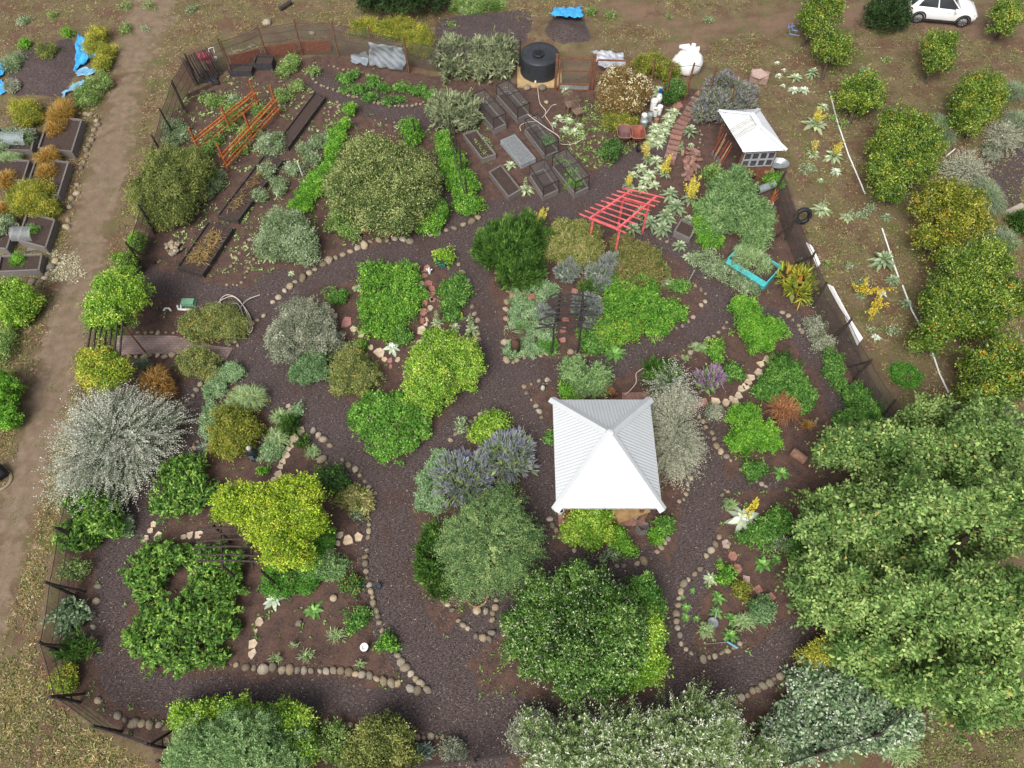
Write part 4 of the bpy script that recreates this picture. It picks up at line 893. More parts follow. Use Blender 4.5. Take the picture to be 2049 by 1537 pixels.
orange('bright green orange tree skirt hanging over the irrigation pipe', [(1765,350,40,28,1.8),(1775,385,34,24,1.4)], (1775,410,.1), 4)
orange('orange tree in the middle of the row below the white car', [(1880,100,40,30,2.2),(1870,130,32,22,1.9)], (1852,165,.1), 4)
orange('orange tree with a bright cluster of fruit', [(1955,190,46,36,2.5),(1975,220,34,28,2.2),(1925,215,36,30,2.2),(1935,250,40,26,1.7)], (1935,280,.12), 14)
orange('orange tree right of the white car', [(2010,35,30,30,2.2),(2005,55,22,20,1.8)], (1992,80,.1), 5)
orange('golden yellowing orange tree', [(1890,410,72,44,2.5),(1920,450,62,44,2.4),(1870,480,60,38,2.0)], (1845,530,.12), 10, 'citrus_gold')
orange('largest orange tree, right of the yellow flowered weeds', [(1950,540,85,52,2.9),(1900,610,75,52,2.8),(1985,610,75,56,2.9),(1880,655,50,36,2.2),(1940,660,60,30,2.0)], (1930,690,.16), 9)
orange('orange tree cut off by the photo edge above the spreading tree', [(1985,735,75,45,2.8),(2030,770,60,50,2.6),(1965,790,56,40,2.2)], (2000,830,.14), 9)
orange('low orange branch skirt on the irrigation pipe', [(1850,690,34,20,1.2)], (1860,705,.08), 4)
plant('conifer', 'feathery_bush', 'dark feathery bush at the left of the white car', SH, [(1775,32,46,34,1.4)])
for i, (kd, lab, lb) in enumerate([
  ('greygrass', 'grey green grass mound beside the golden orange tree', [(1975,395,36,42,.9)]),
  ('greygrass', 'grey grass mound at the right end of the golden orange tree', [(2005,485,40,30,.9)]),
  ('greygrass', 'dark grey grass mound under the fruit cluster tree', [(1885,262,34,34,.9)]),
  ('greygrass', 'grey grass mound at the photo edge under the top right trees', [(2025,185,34,22,.8)]),
  ('greygrass', 'grey grass mound at the photo edge above the pale round bush', [(2035,245,32,26,.8)]),
  ('whitewispy', 'pale round seed headed bush on the bare dark soil', [(2010,275,30,24,.8)]),
  ('whitewispy', 'pale olive bush right of the large orange tree', [(1925,345,36,30,.9)]),
  ('silver', 'small bluish cushion left of the bare dark soil', [(1985,307,18,15,.4)]),
  ('rosemary', 'dark green bush against the concrete slab', [(2040,450,20,22,.7)])]):
    plant(kd, 'round_bush', lab, 'bush', lb, dens=1.1)
for i, (sty, a, b_, rr, sp, lab) in enumerate([
  ('white', 1555, 127, 7, None, None), ('white', 1569, 141, 6, None, None), ('white', 1558, 153, 9, None, None), ('white', 1567, 172, 6, None, None), ('white', 1588, 182, 13, None, None), ('white', 1608, 182, 13, None, None),
  ('silver', 1592, 158, 16, None, 'silver mullein nearest the small leaning orange tree'), ('grey', 1624, 152, 17, None, 'tall green mullein under the small leaning orange tree'),
  ('silver', 1647, 215, 14, None, 'mullein beside the top of the white irrigation pipe'), ('silver', 1630, 252, 27, 'many', 'large mullein with several yellow spikes right of the shed roof'),
  ('silver', 1625, 310, 16, 'pale', 'mullein with thin spikes at the shed roof corner'), ('silver', 1667, 315, 24, 'many', 'large mullein with a leaning yellow spike beside the irrigation pipe'),
  ('white', 1672, 345, 14, None, 'white mullein just below the one with the leaning spike'), ('silver', 1642, 362, 8, None, 'tiny mullein right of the shed'),
  ('silver', 1643, 422, 22, 'bud', 'mullein beside the black tyre on the fence'), ('silver', 1694, 437, 15, 'bud', 'mullein between the tyre and the orange trees'),
  ('grey', 1772, 437, 12, None, 'flat green rosette under the orange tree skirt'), ('grey', 1763, 527, 30, 'bud', 'largest grey mullein, over the irrigation pipe'),
  ('grey', 1785, 563, 16, None, 'broad leaved mullein below the largest grey one'), ('white', 1764, 588, 11, None, 'small whitish mullein among the yellow flowered weeds'),
  ('grey', 1811, 610, 15, None, 'broad mullein against the largest orange tree'), ('white', 1752, 676, 11, None, 'small white mullein outside the white fence pipes'),
  ('grey', 1826, 697, 17, None, 'grey mullein under the largest orange tree')]):
    rosette(sty, a, b_, rr, lab or 'small white mullein in the patch above the shed', None if lab else 'small white mulleins above the shed', spike=sp, sh=.7)
rosette('grey', 1722, 590, 14, 'weed with floppy yellow stems, upper of the pair outside the fence', spike='floppy', name='yellow_weed')
rosette('grey', 1748, 622, 14, 'weed with floppy yellow stems, lower of the pair outside the fence', spike='floppy', name='yellow_weed')
# --- corners at the bottom and left fence
plant('datura', 'grey_leaved_clump', 'grey green big leaved clump inside the left fence', HB, [(145,1235,34,26,.45)])
plant('rosemary', 'dark_sprawl', 'dark twiggy sprawl against the left fence', HB, [(145,1300,40,24,.6)], dens=.6)
plant('limegold', 'leafy_clump', 'yellow green clump in the lower left fence corner', HB, [(135,1362,26,22,.5)])
plant('mat', 'grey_tuft', 'small grey tuft beside the left mulch path', HB, [(258,1055,11,18,.3)])
plant('bluespike', 'blue_succulent', 'blue grey spiky succulent in the wooden bottom bed', HB, [(838,1508,22,18,.4)])
plant('silver', 'white_dome', 'small white leaved dome by the bottom fence', HB, [(908,1497,24,17,.45)], flowers=('e2e5dc',60,.04))
plant('weed', 'weed_clump', 'small weed clump inside the left fence post with the long brace', HB, [(150,1140,26,18,.4)], dens=1.2)
plant('palegrass', 'grass_clump', 'tall pale grass outside the right bottom fence', 'grass', [(1800,1500,45,36,.6)])
# --- vegetables and weeds in the upper left plots
for i, (a, b_, rx_, ry_) in enumerate([(690,160,16,9), (745,165,14,10), (770,178,14,9), (800,176,16,9), (835,182,18,11), (860,195,14,10), (718,182,14,8), (740,196,14,8), (775,205,12,6), (800,200,9,6), (710,150,8,8), (690,182,8,6)]):
    plant('herb', 'vegetable_plant', 'leafy vegetable in the stone edged crescent bed', 'vegetable', [(a, b_, rx_, ry_, .35)], 'vegetables of the crescent bed', dens=.9)
for i, (a, b_, rx_, ry_) in enumerate([(566,142,16,12), (588,122,14,9), (592,135,8,10), (628,145,12,9), (565,195,16,13), (590,178,12,9), (600,172,8,8)]):
    plant('weed', 'weed_clump', 'green weed clump near the orange compost boards', HB, [(a, b_, rx_, ry_, .4)], 'weeds near the orange compost boards', dens=1.5)
for i, (a, b_, rx_, ry_) in enumerate([(430,205,26,14), (465,230,24,14), (500,262,22,14), (410,305,18,16), (430,280,20,14), (480,300,18,12), (520,225,14,12), (455,255,18,10)]):
    plant('weed', 'bean_clump', 'leafy clump growing among the orange trellis rails', HB, [(a, b_, rx_, ry_, .4)], 'clumps among the orange trellis rails', dens=1.4)
for i, (a, b_, rx_, ry_) in enumerate([(545,290,28,20), (535,345,18,14), (350,268,26,26), (425,370,22,26), (560,375,18,16), (590,340,18,14), (640,285,22,14), (630,320,18,14), (520,395,16,12), (610,300,14,10), (665,390,14,16), (690,410,12,12), (340,320,24,14), (470,205,14,8)]):
    plant('greyweed', 'weed_clump', 'pale green weed clump in the upper left plots', HB, [(a, b_, rx_, ry_, .45)], 'pale weed clumps of the upper left plots', dens=1.5)
r = random.Random(77)
for i in range(34):
    a, b_ = [(r.uniform(1600, 1850), r.uniform(80, 260)), (r.uniform(1580, 1800), r.uniform(330, 760)), (r.uniform(860, 1500), r.uniform(5, 60)), (r.uniform(20, 420), r.uniform(10, 70))][i % 4 if i % 5 else 1]
    q = r.uniform(6, 14); plant(r.choice(('weed', 'greyweed')), 'field_weed', 'loose tuft of weeds on the rough ground outside the fence', 'weed', [(a, b_, q, q * .6, .22)], 'weed tufts outside the fence', dens=.9)
print('leaf faces', LEAFCOUNT[0])
# ---------------------------------------------------------------- built things
GREYWOOD = mat('weathered_wood', (.165, .148, .14), .85, .45, 6, bump=.3, stretch=(9, 9, 9), rnd=.15)
DARKWOOD = mat('dark_wood', (.055, .046, .043), .85, .5, 9, bump=.3)
POSTWOOD = mat('post_wood', (.05, .038, .033), .9, .5, 14, bump=.4)
RUSTWOOD = mat('rust_brown_wood', (.17, .075, .045), .8, .4, 8)
ORANGE = mat('orange_stain', (.48, .15, .04), .7, .45, 6)
ORANGEDARK = mat('orange_stain_worn', (.30, .085, .03), .7, .4, 9)
BOARD = mat('orange_board', (.33, .085, .04), .7, .35, 5)
REDPAINT = mat('red_paint', (.60, .125, .125), .65, .32, 4)
TEAL = mat('teal_paint', (.07, .42, .43), .5, .18, 7)
WHITEPL = mat('white_plastic', (.78, .78, .77), .4, .06, 5)
PVC = mat('white_pipe', (.80, .79, .78), .35, .08, 4)
BLACKPL = mat('black_plastic', (.018, .019, .021), .5, .3, 8)
TANKPL = mat('tank_plastic', (.030, .034, .040), .42, .22, 3)
SOILMIX = mat('bed_earth', (.060, .040, .034), .95, .5, 22, bump=.8)
WIRE = mat('wire', (.16, .15, .145), .5, .2, 5, metal=.5)
DKFRAME = mat('dark_frame', (.035, .031, .032), .6, .4, 9)
ROOFM = mat('roof_white_metal', (.56, .585, .60), .42, .035, 1.5, spec=.5)
ROOFSHED = mat('roof_galvanised', (.56, .58, .61), .38, .06, 2, spec=.5)
CLEARP = mat('clear_panel', (.40, .41, .40), .3, .15, 6, spec=.5)
TERRA = mat('terracotta', (.30, .145, .11), .75, .2, 8)
BRICKM = mat('brick_red', (.25, .14, .112), .9, .3, 14, rnd=.25)
CREAM = mat('cream_flagstone', (.50, .40, .29), .9, .22, 7, rnd=.18, bump=.3)
REDSTONE = mat('red_flagstone', (.33, .15, .125), .9, .2, 7, rnd=.15, bump=.3)
PINKSTONE = mat('pinkish_slab', (.42, .30, .26), .9, .15, 8, rnd=.1)
STONEM = mat('field_stone', (.27, .222, .16), .9, .4, 7, rnd=.45, bump=.6)
BLUE = mat('blue_tarp_plastic', (.05, .36, .72), .4, .25, 3, spec=.5)
SILVERT = mat('silver_tarp_plastic', (.50, .51, .55), .32, .3, 3, metal=.3, spec=.5)
HOSEM = mat('hose_rubber', (.50, .43, .37), .6, .15, 5)
GALV = mat('galvanised_steel', (.42, .45, .46), .35, .15, 5, metal=.6)
CONC = mat('concrete', (.36, .31, .25), .9, .15, 5)
SCREEN = mesh_screen('wire_mesh', (.20, .20, .20), .84)
SCREEN_FENCE = mesh_screen('fence_mesh', (.115, .10, .09), .58)
NET_BLUE = mesh_screen('pale_netting', (.40, .45, .50), .52)
NET_GREY = mesh_screen('grey_netting', (.34, .36, .37), .55)
def zfor(base, ypx):
    lo, hi = 0.0, 9.0
    for _ in range(40):
        m = (lo + hi) / 2
        if proj((base[0], base[1], m))[1] > ypx: lo = m
        else: hi = m
    return lo
def rect(c4):
    """tidy four corners into a parallelogram with straight sides"""
    a, b, c, d = c4; m = (a + b + c + d) / 4; u = ((b - a) + (c - d)) / 4; v = ((d - a) + (c - b)) / 4
    return [m - u - v, m + u - v, m + u + v, m - u + v]
# --- raised beds
def bed(name, label, pix, h, m=GREYWOOD, th=.06, group=None, soil=.07, top=None, netted=None, cat='raised bed'):
    q = rect([P(x, y, h) for x, y in pix]); c = sum(q) / 4; base = np.array([c[0], c[1], 0])
    root = thing(name, label, cat, base, group)
    for i in range(4):
        a, b = q[i].copy(), q[(i + 1) % 4].copy(); a[2] = b[2] = h / 2
        d = (b - a) / np.linalg.norm(b - a); inn = c - (a + b) / 2; inn[2] = 0; inn = inn - d * (inn @ d); inn /= np.linalg.norm(inn) + 1e-9
        ex = th if i % 2 else 0
        mb = MB().beam(a + inn * th / 2 + d * ex, b + inn * th / 2 - d * ex, th, h)
        mb.beam(a + inn * th / 2 + d * ex + (0, 0, h / 2 + .012), b + inn * th / 2 - d * ex + (0, 0, h / 2 + .012), th * 1.35, .024)
        mb.build('side_board', m, root)
    xy = [p + (c - p) / np.linalg.norm(c - p) * th * 1.3 for p in q]
    MB().prism(xy, .01, h - soil).build('soil', SOILMIX, root)
    if top:
        # the cage stands squarely on its rim
        lo = [np.array([p[0], p[1], hh]) for p in [x + (c - x) * .03 for x in q]]; hi = [p + (0, 0, top[1]) for p in lo]
        fr = MB()
        for i in range(4):
            j = (i + 1) % 4; fr.beam(lo[i], hi[i], .045); fr.beam(hi[i], hi[j], .045); fr.beam(lo[i] + (0, 0, .03), lo[j] + (0, 0, .03), .035)
        mid0, mid1 = (hi[0] + hi[3]) / 2, (hi[1] + hi[2]) / 2
        if np.linalg.norm(hi[1] - hi[0]) > np.linalg.norm(hi[3] - hi[0]): mid0, mid1 = (hi[0] + hi[1]) / 2, (hi[3] + hi[2]) / 2
        fr.beam(mid0, mid1, .03)
        fr.build('cage_frame', DKFRAME, root)
        for i in range(4):
            j = (i + 1) % 4; MB().add([lo[i], lo[j], hi[j], hi[i]], [(0, 1, 2, 3)]).build('mesh_panel', SCREEN, root)
        MB().add(hi, [(0, 1, 2, 3)]).build('mesh_lid', SCREEN, root)
    if netted:
        MB().prism([p + (c - p) * .02 for p in q], h + .045, h + .05).build('net_cover', netted, root)
    return root
CG = 'mesh caged raised beds by the water tank'
bed('caged_bed', 'tall mesh cage bed, left of the pair nearest the water tank', [(945.6,209.5),(970,200),(1013.7,248),(988,261)], .3, top=([], .75), group=CG)
bed('caged_bed', 'tall mesh cage bed directly in front of the water tank', [(993,190.5),(1017,181),(1060.5,228),(1035.6,239.5)], .3, top=([], .75), group=CG)
bed('caged_bed', 'mesh caged raised bed crossed by the white hose', [(1049,259),(1075,247.6),(1117.6,303),(1090.6,314)], .3, top=([], .7), group=CG)
bed('caged_bed', 'mesh caged raised bed, shortest, beside the budding mullein', [(1059.5,350),(1088,338),(1119,380),(1085.5,395.6)], .3, top=([], .7), group=CG)
bed('caged_bed', 'mesh caged raised bed full of feathery green seedlings', [(1105,332),(1131,319),(1179,375),(1149,389)], .3, top=([], .8), group=CG)
bed('open_bed', 'open raised bed with a few seedlings, left of the netted flat bed', [(926,269),(953,259),(993,310),(964,318.6)], .28)
bed('netted_bed', 'flat raised bed with a pale frame and net cover', [(1001,281),(1030,270),(1072,317),(1043,332)], .25, m=mat('pale_frame_wood', (.26, .28, .29), .8, .25, 6), netted=NET_GREY)
bed('open_bed', 'open raised bed with bare earth, left of the shortest caged bed', [(976,343),(1005,332),(1041,378),(1019,397)], .28)
bed('long_bed', 'dark framed bed with dry stalks, the short one nearest the brick path', [(419,445),(463,457),(409,550),(351,533.5)], .28, m=DARKWOOD, th=.05)
bed('long_bed', 'long dark framed bed in the middle of the diagonal line of beds', [(433,431),(476,444),(567,318),(528,312)], .25, m=DARKWOOD, th=.05)
bed('long_bed', 'narrow dark framed bed at the upper end of the diagonal line', [(552,280),(578,300),(649,191),(633,186)], .25, m=DARKWOOD, th=.05)
LB = 'weathered raised beds left of the track'
bed('raised_bed', 'weathered raised bed with golden grass, topmost beside the track', [(165,240),(144,304),(76,297),(98,232)], .45, group=LB)
bed('raised_bed', 'weathered raised bed with golden grass, second beside the track', [(138,324),(117,392),(48,385),(72,318)], .45, group=LB)
bed('raised_bed', 'weathered raised bed with the yellow flowering bush and open net hoop', [(111,444),(92,492),(34,486),(54,420)], .4, group=LB)
bed('raised_bed', 'weathered raised bed holding one bright feathery tuft, lowest on the left', [(84,508),(80,541),(-8,545),(2,512)], .4, group=LB)
bed('raised_bed', 'weathered raised bed at the photo edge beside the open net hoop', [(28,458),(14,498),(-40,496),(-26,452)], .4, group=LB)
bed('raised_bed', 'weathered raised bed under the clear net cover', [(72,258),(64,302),(-14,300),(-2,256)], .4, group=LB)
bed('raised_bed', 'weathered raised bed under the pale arching grass', [(60,322),(46,362),(-24,358),(-10,316)], .4, group=LB)
plant('fern', 'seedling_bed', 'feathery green seedlings inside the mesh cage', HB, [(1140,350,18,16,.25),(1155,368,14,12,.25),(1125,334,14,12,.2),(1148,374,12,9,.2),(1160,378,10,8,.2),(1118,330,9,7,.2)], z0=.25, dens=.8)
plant('herb', 'caged_plant', 'dark rosette of leaves inside the hose crossed cage', HB, [(1098,288,14,10,.35)], z0=.25)
for a, b_ in [(953,290), (962,300), (972,285), (978,300), (966,312)]:
    plant('weed', 'seedling', 'small seedling in the open raised bed', 'seedling', [(a, b_, 4, 5, .15)], 'seedlings in the open raised bed', z0=.22, dens=2)
# dry stalks lying in the dark framed bed
for nm, lab, pix, n, cc in [('straw_heap', 'tangle of dry straw lying in the short dark framed bed', [(425,462),(448,470),(405,535),(372,520)], 420, ['7a5f34', '98804e', 'b5a070']),
                            ('straw_heap', 'thin dry litter in the long dark framed bed', [(455,420),(470,425),(545,325),(535,325)], 260, ['6b5230', '857048', 'a8946a']),
                            ('straw_heap', 'dry brown straw heaped behind the orange boards', [(530,90),(655,75),(655,98),(530,108)], 500, ['7b4f28', '96683a', 'b58a58']),
                            ('pale_litter', 'pale cut leaves heaped behind the first orange board', [(462,105),(520,92),(520,112),(468,122)], 260, ['a3a07c', 'c2bd9c', '8c9a6a'])]:
    r = np.random.default_rng(n); q = [P(x, y, .28) for x, y in pix]; u, v = r.random(n), r.random(n)
    p = (q[0] * (1 - u)[:, None] + q[1] * u[:, None]) * (1 - v)[:, None] + (q[3] * (1 - u)[:, None] + q[2] * u[:, None]) * v[:, None]
    p[:, 2] += r.random(n) * .12; a = r.normal(size=(n, 3)) * (1, 1, .15); a /= np.linalg.norm(a, axis=1, keepdims=True)
    Lv = Leaves(); Lv.blade(p, a, UP + r.normal(size=(n, 3)) * .3, r.uniform(.15, .45, n), .025, pal(r, dict(pal=cc), n), None, 0)
    o = Lv.mesh(nm, LEAF, None, np.array([p[:, 0].mean(), p[:, 1].mean(), 0])); tag(o, lab, 'straw', None, 'stuff')
# --- orange trellis frames
def trellis(label, posts, ru, rl):
    b = [P(x, y) for x, y, _ in posts]; h = [zfor(p, t) for p, (_, _, t) in zip(b, posts)]; hm = sum(h) / len(h)
    root = thing('trellis', label, 'trellis', sum(b) / len(b), 'orange trellis frames')
    for i, p in enumerate(b):
        MB().beam(p - (0, 0, .1), p + (0, 0, hm), .09).build('post', ORANGEDARK, root)
    d = (b[-1] - b[0]) / np.linalg.norm(b[-1] - b[0]); sd_ = np.cross(d, UP)
    for f in (ru, rl):
        mb = MB(); z = hm * f
        for s in (-1, 1):
            off = sd_ * s * .11 + (0, 0, z); mb.beam(b[0] - d * .12 + off, b[-1] + d * .12 + off, .05, .07)
        mb.build('rail', ORANGE, root)
        sl = MB(); L_ = np.linalg.norm(b[-1] - b[0]); n = int(L_ / .22)
        for k in range(n + 1):
            c = b[0] + d * L_ * k / n + (0, 0, z + .05); sl.beam(c - sd_ * .12, c + sd_ * .12, .022)
        sl.build('cross_slats', ORANGEDARK, root)
trellis('orange stained trellis frame, the one nearer the left fence', [(517.5,213,156),(463,264,208),(401.6,307,263)], .52, .22)
trellis('orange stained trellis frame, the one nearer the long dark beds', [(559,229,173),(508,282,228),(457.6,341,284)], .52, .22)
# --- red pergola
def pergola():
    z = 2.0; f = lambda x, y: P(x, y, z)
    a0, a1 = f(1180, 438), f(1262, 383); b0, b1 = f(1234, 460), f(1312, 395)   # the two long beams seen from the slats' ends
    root = thing('pergola', 'bright red slatted pergola over the mulch path', 'pergola', [(a0 + b1)[0] / 2, (a0 + b1)[1] / 2, 0])
    for p, q in ((a0, a1), (b0, b1)): MB().beam(p, q, .09, .14).build('long_beam', REDPAINT, root)
    for t in (.08, .82):
        for p, q in ((a0, a1), (b0, b1)):
            c = p + (q - p) * t; MB().beam((c[0], c[1], -.05), c - (0, 0, .07), .1).build('leg', REDPAINT, root)
        MB().beam(a0 + (a1 - a0) * t + (0, 0, -.16), b0 + (b1 - b0) * t + (0, 0, -.16), .07, .12).build('cross_beam', REDPAINT, root)
    for k in range(9):
        t = -.02 + k * 1.02 / 8; p = a0 + (a1 - a0) * t; q = b0 + (b1 - b0) * t; d = q - p
        MB().beam(p - d * .36 + (0, 0, .1), q + d * .34 + (0, 0, .1), .045, .05).build('slat', REDPAINT, root)
pergola()
# --- twig arbor in the centre bed
def arbor():
    z = 2.0; r = random.Random(5); POSTWOOD = mat('grey_branch', (.04, .034, .036), .9, .4, 12, bump=.4); f = lambda x, y: P(x, y, z)
    L0, L1 = f(1108, 655), f(1120, 592); R0, R1 = f(1162, 655), f(1166, 593)
    root = thing('twig_arbor', 'rustic arbor of dark bent branches over the dirt trail', 'arbor', [1.75, 16.5, 0])
    root.location = ((L0 + R1) / 2 * (1, 1, 0)).tolist()
    for p in (L0, L1, R0, R1):
        b = np.array([p[0], p[1], -.05]); MB().tube([b, (b + p) / 2 + (.03, .02, 0), p + (0, 0, .1)], [.05, .045, .04], 7).build('leg', POSTWOOD, root)
    for p, q in ((L0, L1), (R0, R1)): MB().tube([p - (q - p) * .1, (p + q) / 2 + (.03, 0, .02), q + (q - p) * .1], .045, 6).build('side_rail', POSTWOOD, root)
    rows = [(1070, 660, 1192, 661), (1078, 650, 1186, 648), (1078, 640, 1196, 634), (1090, 628, 1192, 630), (1096, 622, 1180, 614), (1098, 611, 1182, 612), (1094, 604, 1174, 602), (1098, 593, 1186, 594)]
    for k, (x0, y0, x1, y1) in enumerate(rows):
        p, q = P(x0, y0, z + .09), P(x1, y1, z + .09); n = 6
        pts = [p + (q - p) * i / n + (0, r.uniform(-.07, .07), r.uniform(-.02, .09) + .10 * sin(pi * i / n)) for i in range(n + 1)]
        MB().tube(pts, [.05 - .003 * i for i in range(n + 1)], 6).build('branch', POSTWOOD, root)
    tw = MB()
    for k in range(7):
        a = P(r.uniform(1080, 1185), r.uniform(596, 655), z + .14); d = np.array([r.uniform(.3, .8), r.uniform(-.25, .25), .02]); tw.tube([a, a + d * .5 + (0, .04, .03), a + d], .014, 4)
    tw.build('twigs', POSTWOOD, root)
arbor()
# --- arbor carrying the yellow green vine, lower left: only its left end shows
def twig_pergola():
    root = thing('twig_pergola', 'dark twig pergola half hidden under the yellow green vine', 'pergola', P(500, 1100))
    r = random.Random(8)
    for k in range(6):
        y = 1058 + k * 13; a, b = P(395 + r.randint(-8, 8), y, 1.9), P(520, y + r.randint(-5, 5), 1.95)
        MB().tube([a, (a + b) / 2 + (0, .03, .04), b], .035, 6).build('branch', POSTWOOD, root)
    for x, y in ((425, 1050), (442, 1130), (520, 1140), (515, 1045)):
        p = P(x, y, 1.88); MB().tube([(p[0], p[1], -.05), p], .05, 7).build('post', POSTWOOD, root)
    for x in (440, 500):
        MB().tube([P(x, 1045, 1.84), P(x + 6, 1140, 1.84)], .04, 6).build('side_rail', POSTWOOD, root)
twig_pergola()
def entry_arbor():
    z = 2.1; root = thing('entry_arbor', 'slatted wooden entry arbor under the lime vine at the brick path', 'arbor', P(215, 680))
    p0, p1, q0, q1 = P(182, 668, z), P(176, 735, z), P(262, 660, z), P(232, 738, z)
    c = [P(185, 655, z), P(172, 740, z), P(247, 650, z), P(240, 738, z)]
    for p in c: MB().beam((p[0], p[1], -.05), p, .05).build('post', RUSTWOOD, root)
    for a, b in ((c[0], c[2]), (c[1], c[3])): MB().beam(a - (b - a) * .06, b + (b - a) * .06, .08, .12).build('cross_beam', POSTWOOD, root)
    for k in range(7):
        t = k / 6; a = c[0] + (c[2] - c[0]) * t + (0, 0, .1); b = c[1] + (c[3] - c[1]) * t + (0, 0, .1)
        MB().beam(a - (b - a) * .1, b + (b - a) * .1, .05, .08).build('slat', DARKWOOD, root)
entry_arbor()
# --- corrugated hip roofs
def corrug(a, b, r1, r2, period, amp, x0=0., x1=1.):
    L_ = np.linalg.norm(b - a); d = (b - a) / L_; u1 = (r1 - a) @ d / L_; u2 = (r2 - a) @ d / L_
    n = max(6, int(L_ * (x1 - x0) / period * 6)); us = np.linspace(x0, x1, n + 1)
    nr = np.cross(b - a, (r1 + r2) / 2 - a); nr /= np.linalg.norm(nr); nr = nr if nr[2] > 0 else -nr
    V = []; k = 4
    for u in us:
        e = a + (b - a) * u
        t = a + (r1 - a) * (u / u1) if u < u1 else (b + (r2 - b) * ((1 - u) / (1 - u2)) if u > u2 else r1 + (r2 - r1) * ((u - u1) / max(u2 - u1, 1e-6)))
        o = nr * amp * sin(2 * pi * u * L_ / period)
        for j in range(k + 1): V.append(e + (t - e) * j / k + o)
    Fs = [(i * (k + 1) + j, (i + 1) * (k + 1) + j, (i + 1) * (k + 1) + j + 1, i * (k + 1) + j + 1) for i in range(n) for j in range(k)]
    return V, Fs
def pavilion():
    q = [P(*p, 2.3) for p in [(1110, 1016), (1324, 1016), (1300, 800), (1110, 800)]]
    x0, x1 = (q[0][0] + q[3][0]) / 2, (q[1][0] + q[2][0]) / 2; y0, y1 = q[0][1], q[2][1]
    e = [np.array(p) for p in ((x0, y0, 2.3), (x1, y0, 2.3), (x1, y1, 2.3), (x0, y1, 2.3))]
    ap = np.array([(x0 + x1) / 2, (y0 + y1) / 2, 0]); ap[2] = zfor(ap, 866)
    root = thing('pavilion', 'open pavilion with a white corrugated pyramid roof', 'pavilion', [ap[0], ap[1], 0])
    for i in range(4):
        V, Fs = corrug(e[i], e[(i + 1) % 4], ap, ap, 0.125, .006); MB().add(V, Fs).build('roof_panel', ROOFM, root, smooth=True)
    for i in range(4):
        a, b = e[i], ap; d = b - a; dn = d / np.linalg.norm(d); s = np.cross(dn, UP); s /= np.linalg.norm(s)
        f1 = np.cross(e[(i + 1) % 4] - e[i], ap - e[i]); f0 = np.cross(e[i] - e[(i - 1) % 4], ap - e[i])
        f1 = f1 / np.linalg.norm(f1); f0 = f0 / np.linalg.norm(f0); up_ = (f0 + f1) / np.linalg.norm(f0 + f1); wv = .17; V = []
        for p in (a - dn * .12, b):
            for k in (-1, 0, 1): V.append(p + s * k * wv + up_ * (.055 if k == 0 else -.035 + .03) - up_ * (.0 if k == 0 else .03))
        MB().add(V, [(0, 1, 4, 3), (1, 2, 5, 4)]).build('ridge_cap', ROOFM, root)
    MB().lathe(ap + (0, 0, -.02), [(.16, 0), (.13, .06), (.02, .1)], 10, cap1=True).build('ridge_cap', ROOFM, root)
    m = .45; pc = [(x0 + m, y0 + m), (x1 - m, y0 + m), (x1 - m, y1 - m), (x0 + m, y1 - m)]
    for x, y in pc: MB().beam((x, y, 0), (x, y, 2.34), .13).build('post', RUSTWOOD, root)
    for i in range(4):
        a, b = pc[i], pc[(i + 1) % 4]; MB().beam((*a, 2.36), (*b, 2.36), .1, .14).build('roof_beam', RUSTWOOD, root)
    f = MB()
    for i in range(4): f.beam(e[i] - (0, 0, .06), e[(i + 1) % 4] - (0, 0, .06), .03, .09)
    f.build('fascia', mat('fascia_metal', (.5, .5, .5), .5), root)
    rf = MB()
    for i in range(4):
        for t in (.2, .4, .6, .8):
            p = e[i] + (e[(i + 1) % 4] - e[i]) * t; c = (p + ap) / 2; rf.beam(p * .97 + ap * .03 - (0, 0, .12), c * .8 + ap * .2 - (0, 0, .1), .05, .08)
    rf.build('rafters', RUSTWOOD, root)
    fl = MB().box((ap[0], ap[1], .02), (x1 - x0 - .4, y1 - y0 - .3, .05)).build('pavilion_floor', BRICKM); fl['kind'] = 'structure'; fl['label'] = 'brick paved floor under the pavilion'
    return x0, x1, y0, y1
PX0, PX1, PY0, PY1 = pavilion()
def table(x, y, rz, L_, W_, h, label, m, name='table'):
    t = thing(name, label, 'table', (x, y, .045), None, rz); cr, sr = cos(0), sin(0)
    MB().box((0, 0, h - .02), (L_, W_, .05)).build('table_top', m, t).location = (0, 0, 0)
    for o in list(t.children): o.data.transform(__import__('mathutils').Matrix.Translation((x, y, .045)))
    for sx in (-1, 1):
        for sy in (-1, 1):
            l = raw('leg', np.array(MB().beam((sx * (L_ / 2 - .07), sy * (W_ / 2 - .07), 0), (sx * (L_ / 2 - .07), sy * (W_ / 2 - .07), h - .045), .06).v), MB().beam((0, 0, 0), (0, 0, 1), .1).f, m, t, keep_local=True)
    return t
p = P(1262, 1030, .75)
table(p[0], p[1] + .25, .35, 1.3, .8, .75, 'dark framed table with a tan top under the pavilion front edge', mat('table_wood', (.30, .19, .09), .5, .3, 4))
p = P(1150, 1030, .6)
table(p[0], p[1], 0, .7, .55, .6, 'small brown side table at the pavilion left front post', RUSTWOOD)
